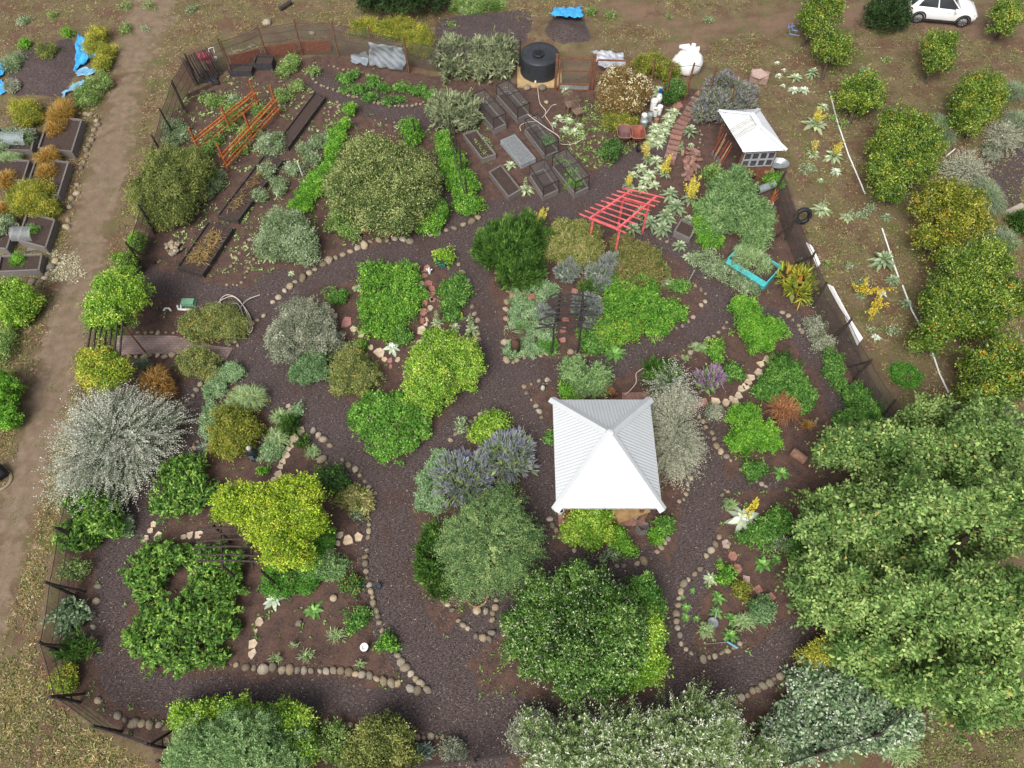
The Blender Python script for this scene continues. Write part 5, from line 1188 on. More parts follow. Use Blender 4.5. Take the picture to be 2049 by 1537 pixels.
# --- tool shed
def shed():
    z = 2.15; e = rect([P(x, y, z) for x, y in [(1489, 306), (1573, 300), (1520, 219), (1436, 221)]]); e = [np.array([p[0], p[1], z]) for p in e]
    c = sum(e) / 4; l0, l1 = (e[0] + e[1]) / 2, (e[3] + e[2]) / 2; d = (l1 - l0) / np.linalg.norm(l1 - l0); hz = z + .62
    ra, rb = c - d * .42 + (0, 0, hz - z), c + d * .42 + (0, 0, hz - z)
    root = thing('tool_shed', 'open tool shed with a white corrugated hip roof', 'shed', [c[0], c[1], 0])
    rs = {0: (ra, ra), 1: (ra, rb), 2: (rb, rb), 3: (rb, ra)}
    for i in range(4):
        a, b = e[i], e[(i + 1) % 4]; r1, r2 = rs[i]
        V, Fs = corrug(a, b, r1, r2, .10, .013); MB().add(V, Fs).build('roof_panel', ROOFSHED, root, smooth=True)
        if i in (2, 3):
            for s0, s1 in (((.40, .58),) if i == 2 else ((.46, .56), (.60, .70))):
                V, Fs = corrug(a + (0, 0, .014), b + (0, 0, .014), r1 + (0, 0, .014), r2 + (0, 0, .014), .10, .013, s0, s1); MB().add(V, Fs).build('clear_panel', CLEARP, root, smooth=True)
    rc = MB()
    for i in range(4): rc.beam(e[i] + (0, 0, .03), (ra if i < 2 else rb) + (0, 0, .03), .2, .02)
    rc.beam(ra - d * .04 + (0, 0, .045), rb + d * .04 + (0, 0, .045), .24, .03); rc.build('ridge_cap', mat('ridge_metal', (.66, .69, .74), .3, .05, 2), root)
    pc = [p + (c - p) * .22 for p in e]
    for p in pc: MB().beam((p[0], p[1], -.05), (p[0], p[1], z + .12), .1).build('post', RUSTWOOD, root)
    for i in range(4):
        a, b = pc[i], pc[(i + 1) % 4]; MB().beam((a[0], a[1], z), (b[0], b[1], z), .06, .12).build('roof_beam', RUSTWOOD, root)
    # near wall of old window sashes
    a, b = pc[0] * (1, 1, 0), pc[1] * (1, 1, 0); u = b - a
    SASH = mat('sash_grey', (.32, .34, .36), .6, .2, 6); GL = mat('old_glass', (.07, .06, .07), .15, .3, 3, spec=.5)
    n_ = np.cross(u, UP); n_ /= np.linalg.norm(n_); n_ = n_ if n_[1] < 0 else -n_
    for k in range(4):
        for zz in (1.0, 1.45):
            s = a + u * (.04 + k * .24) + (0, 0, zz) + n_ * .08; w_ = u * .21; fr = MB()
            q = [s, s + w_, s + w_ + (0, 0, .4), s + (0, 0, .4)]
            for i in range(4): fr.beam(q[i], q[(i + 1) % 4], .05)
            o = fr.build('window', SASH, root); MB().beam((q[0] + q[3]) / 2, (q[1] + q[2]) / 2, .012, .34).build('pane', GL, o)
    MB().beam(a + n_ * .02 + (0, 0, .5), b + n_ * .02 + (0, 0, .5), .04, .95).build('back_wall', RUSTWOOD, root)
    return pc
SH_PC = shed()
sp = SH_PC[3] * (1, 1, 0)
for k in range(7):
    r = random.Random(k); d = (SH_PC[0] - SH_PC[3]) * (1, 1, 0); b = sp + d * (.18 + .07 * k) + np.array([-.25 - .1 * r.random(), 0, 0])
    tp = b + (.28, r.uniform(-.1, .1), 1.35 + r.uniform(-.15, .15))
    t = thing('garden_tool', 'long handled garden tool leaning on the open side of the tool shed', 'garden tool', b, 'garden tools leaning at the shed')
    MB().tube([b, tp], .022, 6).build('handle', mat('tool_handle', (.42, .25, .12), .6, .2, 6) if k % 3 else mat('tool_handle_red', (.4, .06, .06), .5), t)
    MB().beam(b + (0, 0, .0), b + (.02, 0, .22), .18, .02).build('blade', GALV, t)
# ---------------------------------------------------------------- stones, slabs and bricks
def stone_mesh(seed):
    bm = bmesh.new(); bmesh.ops.create_icosphere(bm, subdivisions=2, radius=.5); r = np.random.default_rng(seed)
    s = np.array([r.uniform(.85, 1.15), r.uniform(.65, .95), r.uniform(.5, .7)])
    co = np.array([v.co[:] for v in bm.verts]); n = vnoise(co * 3.2, seed) * .16 + 1
    for k in range(5):
        d = r.normal(size=3); d /= np.linalg.norm(d); h = r.uniform(.33, .45); x = co @ d; co -= np.maximum(x - h, 0)[:, None] * d * .85
    for v, c, k in zip(bm.verts, co, n): v.co = c * s * k
    me = bpy.data.meshes.new('stone'); bm.to_mesh(me); bm.free(); me.polygons.foreach_set('use_smooth', np.ones(len(me.polygons), bool)); me.materials.append(STONEM); return me
STONES = [stone_mesh(i) for i in range(8)]
SROWS = [
 ('the stone row along the lower edge of the diagonal bed plots', [(545,605),(575,578),(610,552),(650,528),(690,507),(720,495),(745,482),(800,478),(820,482)], 15, .30),
 ('the stone row between the climber row and the mulch path', [(860,472),(885,465),(905,458),(925,450),(958,438)], 15, .28),
 ('the stone row left of the silvery mat', [(1012,605),(1013,650),(1011,690),(1013,720),(1027,726)], 15, .24),
 ('the stone row below the silvery mat', [(1035,722),(1060,713),(1110,706)], 14, .22),
 ('the short stone row at the foot of the twig arbor', [(1142,705),(1158,708),(1185,712)], 13, .22),
 ('the stone row round the right point of the arbor bed', [(1305,680),(1340,660),(1365,655),(1385,635),(1400,615),(1415,600),(1410,588),(1395,575),(1378,566)], 13, .22),
 ('the stone row right of the rounded herb mound', [(905,515),(918,530),(935,560)], 14, .24),
 ('the stone row by the two budding mulleins', [(945,615),(955,640),(958,665),(957,695)], 13, .26),
 ('the stone row at the top of the parsley bed', [(688,592),(705,580),(722,570)], 13, .22),
 ('the short stone row touching the top of the parsley patch', [(785,540),(812,535)], 12, .22),
 ('the long stone row beside the middle mulch path', [(626,860),(632,872),(645,877),(654,887),(662,893)], 14, .24),
 ('the long stone row beside the middle mulch path', [(677,907),(682,915),(695,928),(710,942),(723,952),(727,962),(736,971),(741,980),(749,989)], 14, .24),
 ('the long stone row beside the middle mulch path', [(734,1023),(741,1040),(738,1051),(738,1062),(740,1072),(734,1083),(733,1093),(731,1123),(734,1148),(738,1171),(743,1194),(748,1214),(757,1232),(761,1253),(767,1273)], 13.5, .21),
 ('the long stone row beside the middle mulch path', [(794,1312),(809,1332),(824,1350),(834,1360),(853,1379)], 14, .24),
 ('the stone row along the bottom of the pipe stub bed', [(838,1381),(818,1380),(801,1371),(781,1367),(761,1359),(738,1353),(718,1349),(696,1346),(670,1342),(639,1342),(619,1343),(596,1342),(580,1341)], 14.5, .23),
 ('the stone row along the bottom of the pipe stub bed', [(563,1339),(539,1335),(519,1339),(497,1335),(474,1332)], 18, .25),
 ('the stone row above the dull green bottom bush', [(636,1447),(656,1446),(680,1453),(696,1453),(717,1454)], 14, .24),
 ('the stone row above the wooden bottom bed', [(824,1475),(844,1478),(866,1474),(886,1477)], 12, .22),
 ('the stone row in the lower left corner by the fence', [(196,1401),(209,1418),(222,1426),(245,1438),(256,1446),(277,1448),(299,1451),(316,1448),(333,1455)], 16, .24),
 ('the broken stone row inside the left fence', [(200,1148),(196,1177),(189,1232),(185,1259),(182,1280)], 24, .2),
 ('the stone row right of the tan fountain grass', [(402,768),(396,778),(390,783),(385,792),(379,800),(372,810),(366,815)], 12, .26),
 ('the short stone row by the blue grey agave', [(394,882),(390,898),(383,908)], 13, .22),
 ('the stone row above the brick path', [(276,666),(310,665),(346,666)], 12, .22),
 ('the stone row below the brick path', [(260,713),(305,713),(345,713)], 14, .26),
 ('the short stone row by the coiled white hose', [(505,649),(516,640),(527,634)], 11, .24),
 ('the stones at the right end of the brick path', [(460,690),(470,682),(478,690)], 12, .22),
 ('the stone row round the top of the lavender bed', [(903,880),(917,866),(934,852),(947,839),(958,832),(977,823),(990,819),(1006,827),(1014,838),(1020,855)], 13, .22),
 ('the stone row left of the pavilion', [(1049,775),(1054,788),(1067,801),(1073,812),(1078,821),(1081,830),(1084,837)], 14, .22),
 ('the stone row behind the pavilion', [(1049,773),(1059,769),(1072,765),(1085,763),(1106,757),(1126,753)], 14, .2),
 ('the stone row curving round the pavilion front left', [(1099,1039),(1108,1054),(1117,1068),(1124,1076),(1132,1085),(1141,1093),(1150,1103)], 12.5, .24),
 ('the stone row curving in front of the pavilion', [(1233,1134),(1242,1134),(1252,1133),(1266,1131),(1278,1125),(1287,1121)], 13, .26),
 ('the stone row curving in front of the pavilion', [(1314,1105),(1322,1098),(1330,1086),(1338,1076)], 12, .24),
 ('the stones right of the pavilion by the terracotta pot', [(1381,957),(1376,973),(1375,984),(1374,992),(1370,999),(1358,1001)], 11, .22),
 ('the stone row along the right pavilion path', [(1389,822),(1395,830),(1402,838),(1408,848),(1412,856),(1427,870),(1430,880),(1434,890),(1443,901),(1453,913),(1461,923),(1471,930),(1484,940)], 13, .24),
 ('the stones below the sword leaf clump', [(1513,962),(1523,969),(1531,974)], 11, .22),
 ('the stones by the yellow spiked mullein', [(1444,988),(1450,980),(1457,983)], 9, .2),
 ('the stone row at the top of the fork bed', [(1351,720),(1363,715),(1377,707),(1395,700),(1411,690)], 14, .24),
 ('the stone row at the top of the fork bed', [(1417,680),(1432,670),(1446,660),(1456,646)], 13, .22),
 ('the stone row above the stepping stones', [(1539,690),(1549,700),(1557,709)], 10, .22),
 ('the stone row along the outer edge of the right path', [(1567,624),(1580,637),(1588,642),(1595,650),(1605,662)], 12, .22),
 ('the broken stone row of the outer right path', [(1648,719),(1655,735),(1677,771)], 18, .2),
 ('the stones by the thin tan grass', [(1633,838),(1630,850)], 10, .22),
 ('the stone row round the small right bed', [(1439,1074),(1434,1086),(1427,1096),(1416,1110),(1409,1117),(1397,1142),(1389,1147),(1376,1162),(1366,1170),(1361,1185),(1358,1200),(1356,1212),(1355,1223),(1353,1242),(1356,1266),(1364,1288),(1369,1298),(1383,1309)], 14.5, .22),
 ('the stone row round the small right bed', [(1406,1320),(1419,1316),(1435,1310),(1448,1306),(1460,1300),(1479,1289)], 13, .23),
 ('the stone row at the white flowered mound', [(1463,1413),(1472,1405),(1486,1396),(1500,1386),(1522,1376),(1538,1366),(1550,1359),(1562,1355)], 12.5, .26),
 ('the stones right of the enormous round shrub', [(1284,1368),(1295,1363),(1306,1358),(1317,1352)], 11, .23),
 ('the stone row left below the fountain shaped shrub', [(886,1203),(894,1208),(901,1218),(908,1226),(915,1235),(922,1244),(929,1251),(937,1258)], 11.5, .24),
 ('the stone row right below the fountain shaped shrub', [(954,1272),(973,1278),(982,1276),(986,1263),(985,1236),(988,1225),(991,1214),(995,1202)], 13, .22),
 ('the stone row along the crescent vegetable bed', [(623,154),(633,165),(646,173),(667,180),(688,187),(706,194),(735,203),(761,208),(787,212),(813,215),(831,210),(849,207)], 8.5, .26),
 ('the stone row along the top of the crescent bed', [(657,133),(672,135),(696,141),(724,146),(750,154),(766,157)], 10, .24),
 ('the small stone loop in the upper plots', [(655,240),(662,215),(675,204),(680,215),(665,248)], 8, .22),
 ('the thin stone lines above the round tree', [(752,232),(748,262)], 8, .18), ('the thin stone lines above the round tree', [(772,240),(770,275)], 9, .18), ('the thin stone lines above the round tree', [(790,245),(788,275)], 9, .18),
 ('the stone line below the orange trellis', [(497,300),(480,318),(465,335),(450,355),(440,372)], 9, .2),
 ('the stone ring near the lower long beds', [(458,545),(470,520),(490,490),(500,480)], 10, .22), ('the stone ring near the lower long beds', [(455,570),(478,572),(490,555),(505,520),(515,510)], 10, .22),
 ('the stone edge of the track beside the weathered beds', [(159,230),(169,229),(180,228),(194,231),(193,241),(198,247),(191,256),(186,264),(183,280),(177,291),(173,303),(172,314),(169,325),(165,336)], 11, .34),
 ('the stone edge of the track beside the weathered beds', [(156,372),(152,388),(145,398),(138,428),(138,445),(133,455)], 13, .34),
 ('the stones at the lowest weathered bed', [(109,525),(103,532),(91,561),(74,566),(62,566),(53,566)], 12, .36),
 ('the small oval stone ring right of the brick steps', [(1400,263),(1402,270),(1401,277),(1400,284),(1399,289),(1397,296)], 7, .2),
 ('the stones below the wooden trough', [(1320,478),(1331,484),(1346,489)], 10, .22),
]
allst = []
for gi, (gn, pts, step, size) in enumerate(SROWS):
    seg = [math.dist(a, b) for a, b in zip(pts[:-1], pts[1:])]; tot = sum(seg); n = max(2, int(tot / step))
    for k in range(n + 1):
        d = tot * k / n; i = 0
        while i < len(seg) - 1 and d > seg[i]: d -= seg[i]; i += 1
        a, b = pts[i], pts[i + 1]; t = min(1, d / (seg[i] + 1e-6)); r = random.Random(gi * 1000 + k)
        if r.random() < .05: continue
        p = P(a[0] + (b[0] - a[0]) * t + r.uniform(-2, 2), a[1] + (b[1] - a[1]) * t + r.uniform(-2, 2)); dep = float(proj(p)[2])
        allst.append((dep, gn, p, size * min(1.15, max(.75, step / 13)) * r.uniform(.75, 1.45), r.uniform(0, 6.28), r.randrange(8), (r.uniform(-.3, .3), r.uniform(-.3, .3))))
allst.sort(key=lambda s: s[0] / s[3])
for dep, gn, p, sz, rz, mi, tl in allst[:296]:
    o = link(bpy.data.objects.new('edging_stone', STONES[mi])); o.location = (p[0], p[1], sz * .07); o.rotation_euler = (*tl, rz); o.scale = (sz, sz, sz)
    tag(o, 'rounded field stone in ' + gn, 'stone', gn)
V = []; Fq = []; n0 = 0
for dep, gn, p, sz, rz, mi, tl in allst[296:]:
    me = STONES[mi]; co = np.array([v.co[:] for v in me.vertices]) * sz; c, s = cos(rz), sin(rz)
    V.append(np.stack([co[:, 0] * c - co[:, 1] * s, co[:, 0] * s + co[:, 1] * c, co[:, 2] + sz * .16], 1) + (p[0], p[1], 0)); Fq.append(np.array([f.vertices[:] for f in me.polygons]) + n0); n0 += len(co)
if V:
    o = raw('edging_stones', np.concatenate(V), np.concatenate(Fq), STONEM, smooth=True); tag(o, 'the far small field stones edging the upper plots', 'stones', None, 'stuff')
r = random.Random(3)
for k in range(30):
    a, d = r.uniform(0, 6.28), math.sqrt(r.random()); p = P(350 + 17 * d * cos(a), 500 + 14 * d * sin(a)); sz = r.uniform(.2, .34); z = .08 + .14 * (1 - d)
    o = link(bpy.data.objects.new('piled_stone', STONES[k % 8])); o.location = (p[0], p[1], z); o.rotation_euler = (r.random(), r.random(), r.uniform(0, 6)); o.scale = (sz,) * 3
    tag(o, 'brown stone in the loose pile left of the short dark framed bed', 'stone', 'stone pile left of the short dark bed')
for x, y, sz, lab in [(645,920,.42,'large brown boulder right of the cream stepping stones'), (598,1247,.26,'single oval brown stone in the bare bed'), (668,1197,.3,'long orange brown stone below the orange flowered bush'), (955,1222,.36,'large flat stone below the terracotta pot rim'), (972,1224,.26,'dark stone beside the large flat one'), (1055,178,.5,'large boulder at the foot of the tank pad, left'), (1085,178,.5,'large boulder at the foot of the tank pad, right'), (1093,206,.32,'lone stone right of the tank hose'), (535,48,.55,'pale boulder beyond the top fence'), (625,68,.4,'smaller pale boulder beyond the top fence'), (1600,660,.2,'grey stone at the outer right path')]:
    p = P(x, y); o = link(bpy.data.objects.new('boulder', STONES[(x + y) % 8])); o.location = (p[0], p[1], sz * .15); o.rotation_euler = (.1, -.1, x); o.scale = (sz,) * 3; tag(o, lab, 'stone')
SLABS = [
 ('cream flagstone of the stepping trail through the blue green mats', CREAM, [(600,864,15),(589,878,15),(583,891,11),(577,898,10),(573,911,14),(567,925,10),(562,934,13),(556,948,14),(549,962,12),(581,825,12),(577,813,8)]),
 ('cream flagstone in the row right of the yellow green vine', CREAM, [(617,1072,13),(659,1080,14),(697,1081,17),(717,1076,16),(680,1072,11),(630,1060,9),(676,1088,9)]),
 ('pale slab in the row left of the twig pergola', CREAM, [(292,1078,14),(316,1074,16),(302,1062,9),(368,1075,9),(380,1072,11),(398,1070,12),(308,1050,9)]),
 ('buff slab right of the dark green bushy mass', CREAM, [(520,1244,14),(506,1288,16),(505,1310,17),(513,1263,6)]),
 ('cream flagstone of the trail round the parsley bed', CREAM, [(652,622,10),(663,624,10),(671,633,10),(708,660,11),(724,669,12),(759,707,19),(742,696,9),(796,720,8),(842,569,11),(850,588,15),(863,600,7),(853,640,8),(861,617,8),(852,649,8),(844,661,17),(839,686,13),(770,720,8),(732,655,8)]),
 ('red flagstone of the trail by the parsley bed', REDSTONE, [(693,645,20),(853,538,15),(850,553,11),(857,568,14),(864,579,11),(866,590,10),(866,601,9),(850,606,14),(854,597,8),(847,625,16),(847,643,14),(781,722,9),(782,735,7),(852,596,9)]),
 ('red slab sunk in the silvery mat of the arbor bed', REDSTONE, [(1027,597,13),(1045,592,15),(1062,600,13),(1078,616,8)]),
 ('round brown slab on the dirt trail under the twig arbor', REDSTONE, [(1150,584,11),(1132,641,11),(1127,661,11),(1126,681,11)]),
 ('reddish slab at the left end of the right stepping trail', REDSTONE, [(1389,810,19),(1407,806,17)]),
 ('buff flagstone of the right stepping trail', CREAM, [(1431,806,17),(1452,806,12),(1463,798,8),(1471,804,10),(1478,792,12),(1483,779,13),(1491,774,11),(1496,766,11),(1503,757,14),(1517,744,17),(1523,729,13),(1534,720,12),(1547,714,10)]),
]
def slab(x, y, rp, lab, m, grp, sides=0, h=.05, asp=.8, name='flagstone'):
    r = random.Random(int(x * 13 + y)); p = P(x, y); R = rp * float(proj(p)[2]) / F; n = sides or r.choice((5, 5, 6, 7)); a0 = r.uniform(0, 6.28)
    xy = [(p[0] + R * cos(a0 + 6.283 * (k + (0 if sides else r.uniform(-.3, .3))) / n) * (1 if sides else r.uniform(.72, 1.2)), p[1] + R * sin(a0 + 6.283 * (k + (0 if sides else r.uniform(-.3, .3))) / n) * (1 if sides else r.uniform(.75, 1.15)) * 1.08) for k in range(n)]
    return tag(MB().prism(xy, -.02, h, .05).build(name, m, None, (p[0], p[1], 0)), lab, 'stepping stone', grp)
for lab, m, l in SLABS:
    for x, y, rp in l: slab(x, y, rp * .62 if rp > 12 else rp * .72, lab, m, lab.split(' ', 1)[1], 0, .26 if 'sunk' in lab else .05)
for x, y, m, sd_, lab in [(1453,1089,PINKSTONE,5,'irregular pinkish grey slab at the head of the terracotta trail'), (1466,1113,TERRA,6,'upper hexagonal terracotta stepping tile'), (1475,1138,TERRA,6,'lower hexagonal terracotta stepping tile'), (1493,1160,PINKSTONE,4,'pale square stepping slab of the terracotta trail'), (1517,1180,TERRA,4,'square terracotta tile next to the pale square slab'), (1543,1195,TERRA,4,'square terracotta tile at the end of the trail')]:
    slab(x, y, 10, lab, m, None, sd_, .04, name='stepping_tile')
steps = [(1412,181),(1402,191),(1394,201),(1388,211),(1382,220),(1377,230),(1371,239),(1365,247),(1359,256),(1355,266),(1352,276),(1349,287),(1346,297),(1344,307),(1341,316),(1338,326)]
for k, (x, y) in enumerate(steps):
    p = P(x, y); q = P(*steps[min(k + 1, 15)]); d = q - p if k < 15 else p - P(*steps[14]); an = math.atan2(d[1], d[0]) + pi / 2
    o = MB().box((0, 0, .02), (.62, .26, .09), random.Random(k).uniform(-.12, .12), .97).build('brick_step', BRICKM); o.location = (p[0], p[1], .02); o.rotation_euler = (0, 0, an)
    tag(o, 'flat red brick step on the trail from the gate', 'brick step', 'brick steps from the gate')
r = random.Random(12); bk = MB().box((0, 0, 0), (.24, .115, .075), 0, .96).build('loose_brick', BRICKM); bkm = bk.data; bpy.data.objects.remove(bk)
for k in range(60):
    t = r.random(); x, y = 1375 + 22 * (r.random() - .5) * (1.5 - t) + 12 * (1 - t), 300 + 62 * t; p = P(x + r.uniform(-8, 8), y)
    o = link(bpy.data.objects.new('loose_brick', bkm)); o.location = (p[0], p[1], .05 + .2 * r.random() * (1 - abs(t - .6))); o.rotation_euler = (r.uniform(-.5, .5), r.uniform(-.5, .5), r.uniform(0, 6)); o.scale = (1.25, 1.3, 1.1)
    tag(o, 'old brick in the loose heap right of the brick steps', 'brick', 'heap of old bricks')
# brick path at the gate: a slab with its own laid pattern
def brickpath():
    m, t, b = nodemat('laid_brick'); N, L = t.nodes, t.links
    tc = N.new('ShaderNodeTexCoord'); br = N.new('ShaderNodeTexBrick'); br.inputs['Scale'].default_value = 2.0
    br.inputs['Color1'].default_value = (.30, .20, .175, 1); br.inputs['Color2'].default_value = (.215, .165, .155, 1); br.inputs['Mortar'].default_value = (.13, .10, .09, 1)
    br.inputs['Mortar Size'].default_value = .022; br.inputs['Bias'].default_value = .1
    nz = N.new('ShaderNodeTexNoise'); nz.inputs['Scale'].default_value = 1.6; mx = N.new('ShaderNodeMix'); mx.data_type = 'RGBA'; mx.blend_type = 'MULTIPLY'; mx.inputs[0].default_value = .6
    L.new(tc.outputs['Object'], br.inputs['Vector']); L.new(tc.outputs['Object'], nz.inputs['Vector']); L.new(br.outputs[0], mx.inputs[6])
    rp = N.new('ShaderNodeValToRGB'); rp.color_ramp.elements[0].position = .35; rp.color_ramp.elements[0].color = (.55, .52, .52, 1); rp.color_ramp.elements[1].color = (1.25, 1.2, 1.2, 1); rp.color_ramp.elements[1].position = .65
    L.new(nz.outputs[0], rp.inputs[0]); L.new(rp.outputs[0], mx.inputs[7]); L.new(mx.outputs[2], b.inputs['Base Color']); b.inputs['Roughness'].default_value = .85
    up_ = [(232,672),(300,670),(350,672),(395,682),(430,692),(466,696)]; lo_ = [(452,722),(420,716),(380,708),(340,708),(290,708),(228,712)]
    V = [P(*q, .03) for q in up_ + lo_]; o = raw('brick_path', np.array(V), [tuple(range(12))[::-1]], m); o['kind'] = 'structure'
    if o.data.polygons[0].normal.z < 0: o.data.flip_normals()
brickpath()
bp2 = raw('brick_patch', np.array([P(*q, .02) for q in [(1245,785),(1308,785),(1308,800),(1245,800)]]), [(3, 2, 1, 0)], BRICKM); bp2['kind'] = 'structure'
# ---------------------------------------------------------------- fences
def fence(name, label, tops, h, braces=(), rails=(1.0, .55), screen=True, pm=POSTWOOD, pr=.055, cat='fence', over=.25):
    T = [P(x, y, h) for x, y in tops]; root = thing(name, label, cat, (T[0] + T[-1]) / 2 * (1, 1, 0))
    for i, p in enumerate(T):
        b = np.array([p[0], p[1], -.05]); q = random.Random(i * 7 + len(tops))
        MB().tube([b, (b + p) / 2 + (q.uniform(-.03, .03), 0, 0), p + (q.uniform(-.05, .05), q.uniform(-.05, .05), over * q.uniform(.4, 1))], [pr * 1.1, pr, pr * .9], 7).build('post', pm, root)
    for i, (bx, by) in braces:
        e = P(bx, by); MB().tube([T[i] + (0, 0, -.05), e + (0, 0, -.03)], [pr * .9, pr * .8], 6).build('brace', pm, root)
        c = T[i] * .45 + e * .55; MB().tube([np.array([T[i][0], T[i][1], c[2] * .7]), np.array([c[0], c[1], c[2]])], pr * .5, 5).build('strut', pm, root)
    for f in rails:
        mb = MB()
        for a, b in zip(T[:-1], T[1:]):
            a2, b2 = a * (1, 1, f), b * (1, 1, f); n = 5
            mb.tube([a2 + (b2 - a2) * k / n - (0, 0, .05 * sin(pi * k / n)) for k in range(n + 1)], .016 if f == 1.0 else .011, 5)
        mb.build('wire', DKFRAME, root)
    if screen:
        for a, b in zip(T[:-1], T[1:]):
            MB().add([a * (1, 1, 0) + (0, 0, .02), b * (1, 1, 0) + (0, 0, .02), b * (1, 1, .95), a * (1, 1, .95)], [(0, 1, 2, 3)]).build('mesh_panel', SCREEN_FENCE, root)
    return root, T
LF = [(440,85),(372,113),(343,165),(323,222),(308,278),(290,350),(281,415),(257,492),(218,560)]
fence('garden_fence', 'dark post and wire fence along the track from the top corner to the entry arbor', LF, 1.7, [(6,(310,470)),(7,(312,528)),(2,(375,225))], (1.0,.75,.5,.25))
fence('garden_fence', 'dark post and wire fence along the lower left down to the corner with braces', [(165,745),(158,848),(146,947),(117,1056),(99,1168),(80,1288),(108,1393),(194,1455),(296,1491)], 1.6, [(1,(195,870)),(2,(195,975)),(3,(175,1080)),(4,(172,1184)),(5,(165,1296)),(6,(168,1388)),(7,(260,1475)),(8,(345,1462))], (1.0,.6,.3))
fence('garden_fence', 'dark rail fence along the bottom edge left of the grey leaved tree', [(318,1525),(560,1552),(818,1537),(948,1519),(1058,1504)], 1.3, [], (1.0,.85,.5), True, POSTWOOD, .06)
fence('garden_fence', 'dark post and wire fence round the lower right corner beyond the white flowered mound', [(1575,1530),(1655,1503),(1760,1470),(1836,1405),(1900,1330)], 1.5, [(1,(1610,1482)),(2,(1730,1450))], (1.0,.8,.5))
fence('garden_fence', 'dark post and wire fence down the right side from the shed to the spreading tree', [(1568,348),(1594,432),(1628,510),(1653,570),(1699,645),(1741,722),(1792,803),(1850,880)], 1.6, [(1,(1553,475)),(2,(1590,528)),(3,(1612,600)),(4,(1660,680)),(5,(1695,735)),(0,(1545,400))], (1.0,.7,.4))
fence('top_fence', 'rust brown and dark post fence behind the orange compost boards', [(440,85),(516,56),(588,46),(663,47),(738,62),(810,82)], 2.0, [], (1.0,.8,.55), True, RUSTWOOD, .05)
fence('top_fence', 'low wire fence behind the grey rosemary hedge', [(810,82),(880,95),(960,92),(1040,85)], 1.6, [], (1.0,.5), True, POSTWOOD, .05)
fence('gate_fence', 'rust brown gate posts with a wire arch at the head of the brick steps', [(1312,120),(1345,132),(1388,130),(1432,138)], 2.2, [], (1.0,), False, RUSTWOOD, .06)
_, T = fence('wire_fence', 'thin wire run from the gate to the tool shed', [(1432,138),(1470,178),(1500,215)], 1.9, [], (1.0,), False, RUSTWOOD, .045)
# twig and cane screen at the upper left corner
tc_ = thing('cane_screen', 'leaning dark cane screen at the upper left fence corner', 'fence', P(420, 150)); r = random.Random(9)
for k in range(18):
    a = P(445 - 52 * k / 17, 150 + 22 * k / 17); b = a + (-.25 + r.uniform(-.1, .1), .2, 1.5 + r.uniform(-.2, .2)); MB().tube([a, b], .03, 5).build('cane', DARKWOOD, tc_)
# gates: two mesh panels with galvanised kick plates
for i, (q, lab) in enumerate([([(1118,180),(1178,182)], 'mesh gate panel with a metal kick plate right of the water tank'), ([(1189,184),(1250,186)], 'mesh gate panel half hidden by the cream flowered shrub')]):
    a, b = P(*q[0]), P(*q[1]); g = thing('mesh_gate', lab, 'gate', (a + b) / 2, 'twin mesh gates')
    fr = MB(); H_ = 2.0
    for p0, p1 in ((a, a + (0, 0, H_)), (b, b + (0, 0, H_)), (a + (0, 0, H_), b + (0, 0, H_)), (a + (0, 0, 1.25), b + (0, 0, 1.25)), (a + (0, 0, .05), b + (0, 0, .05)), (a + (0, 0, .4), b + (0, 0, .4))): fr.beam(p0, p1, .07)
    fr.build('frame', RUSTWOOD, g); MB().beam((a + (0, 0, .21)), (b + (0, 0, .21)), .02, .3).build('kick_plate', GALV, g)
    MB().add([a + (0, .0, .42), b + (0, 0, .42), b + (0, 0, 1.97), a + (0, 0, 1.97)], [(0, 1, 2, 3)]).build('mesh_panel', SCREEN, g)
for x in (1183.5, 1111): tag(MB().beam(P(x, 181) - (0, 0, .05), P(x, 181) + (0, 0, 2.25), .14).build('gate_post', RUSTWOOD, None, P(x, 181)), 'thick rust brown post between the two mesh gates' if x > 1150 else 'rust brown post between the water tank and the mesh gates', 'post')
# dark stakes in the climbers
for pts, lab in [([(915,330),(895,250)], 'tall dark pole in the bright climber row, upper'), ([(925,360),(905,285)], 'tall dark pole in the bright climber row, middle'), ([(935,408),(933,355)], 'short dark pole at the lower end of the climber row'), ([(832,280),(826,238)], 'single dark stake in the small climber clump'), ([(905,300),(885,230)], 'dark pole leaning by the grey arching rosemary')]:
    b = P(*pts[0]); h = zfor(b, pts[1][1]); tag(MB().tube([b - (0, 0, .05), b + (0, 0, h * .5), b + (0, .0, h)], .045, 7).build('stake', POSTWOOD, None, b), lab, 'stake')
tag(MB().tube([P(900, 270, 1.2), P(912, 320, 1.3), P(928, 380, 1.0), P(935, 400, .2)], .025, 6).build('support_rope', DARKWOOD, None, P(915, 330)), 'dark sagging line slung along the bright climber row', 'rope')
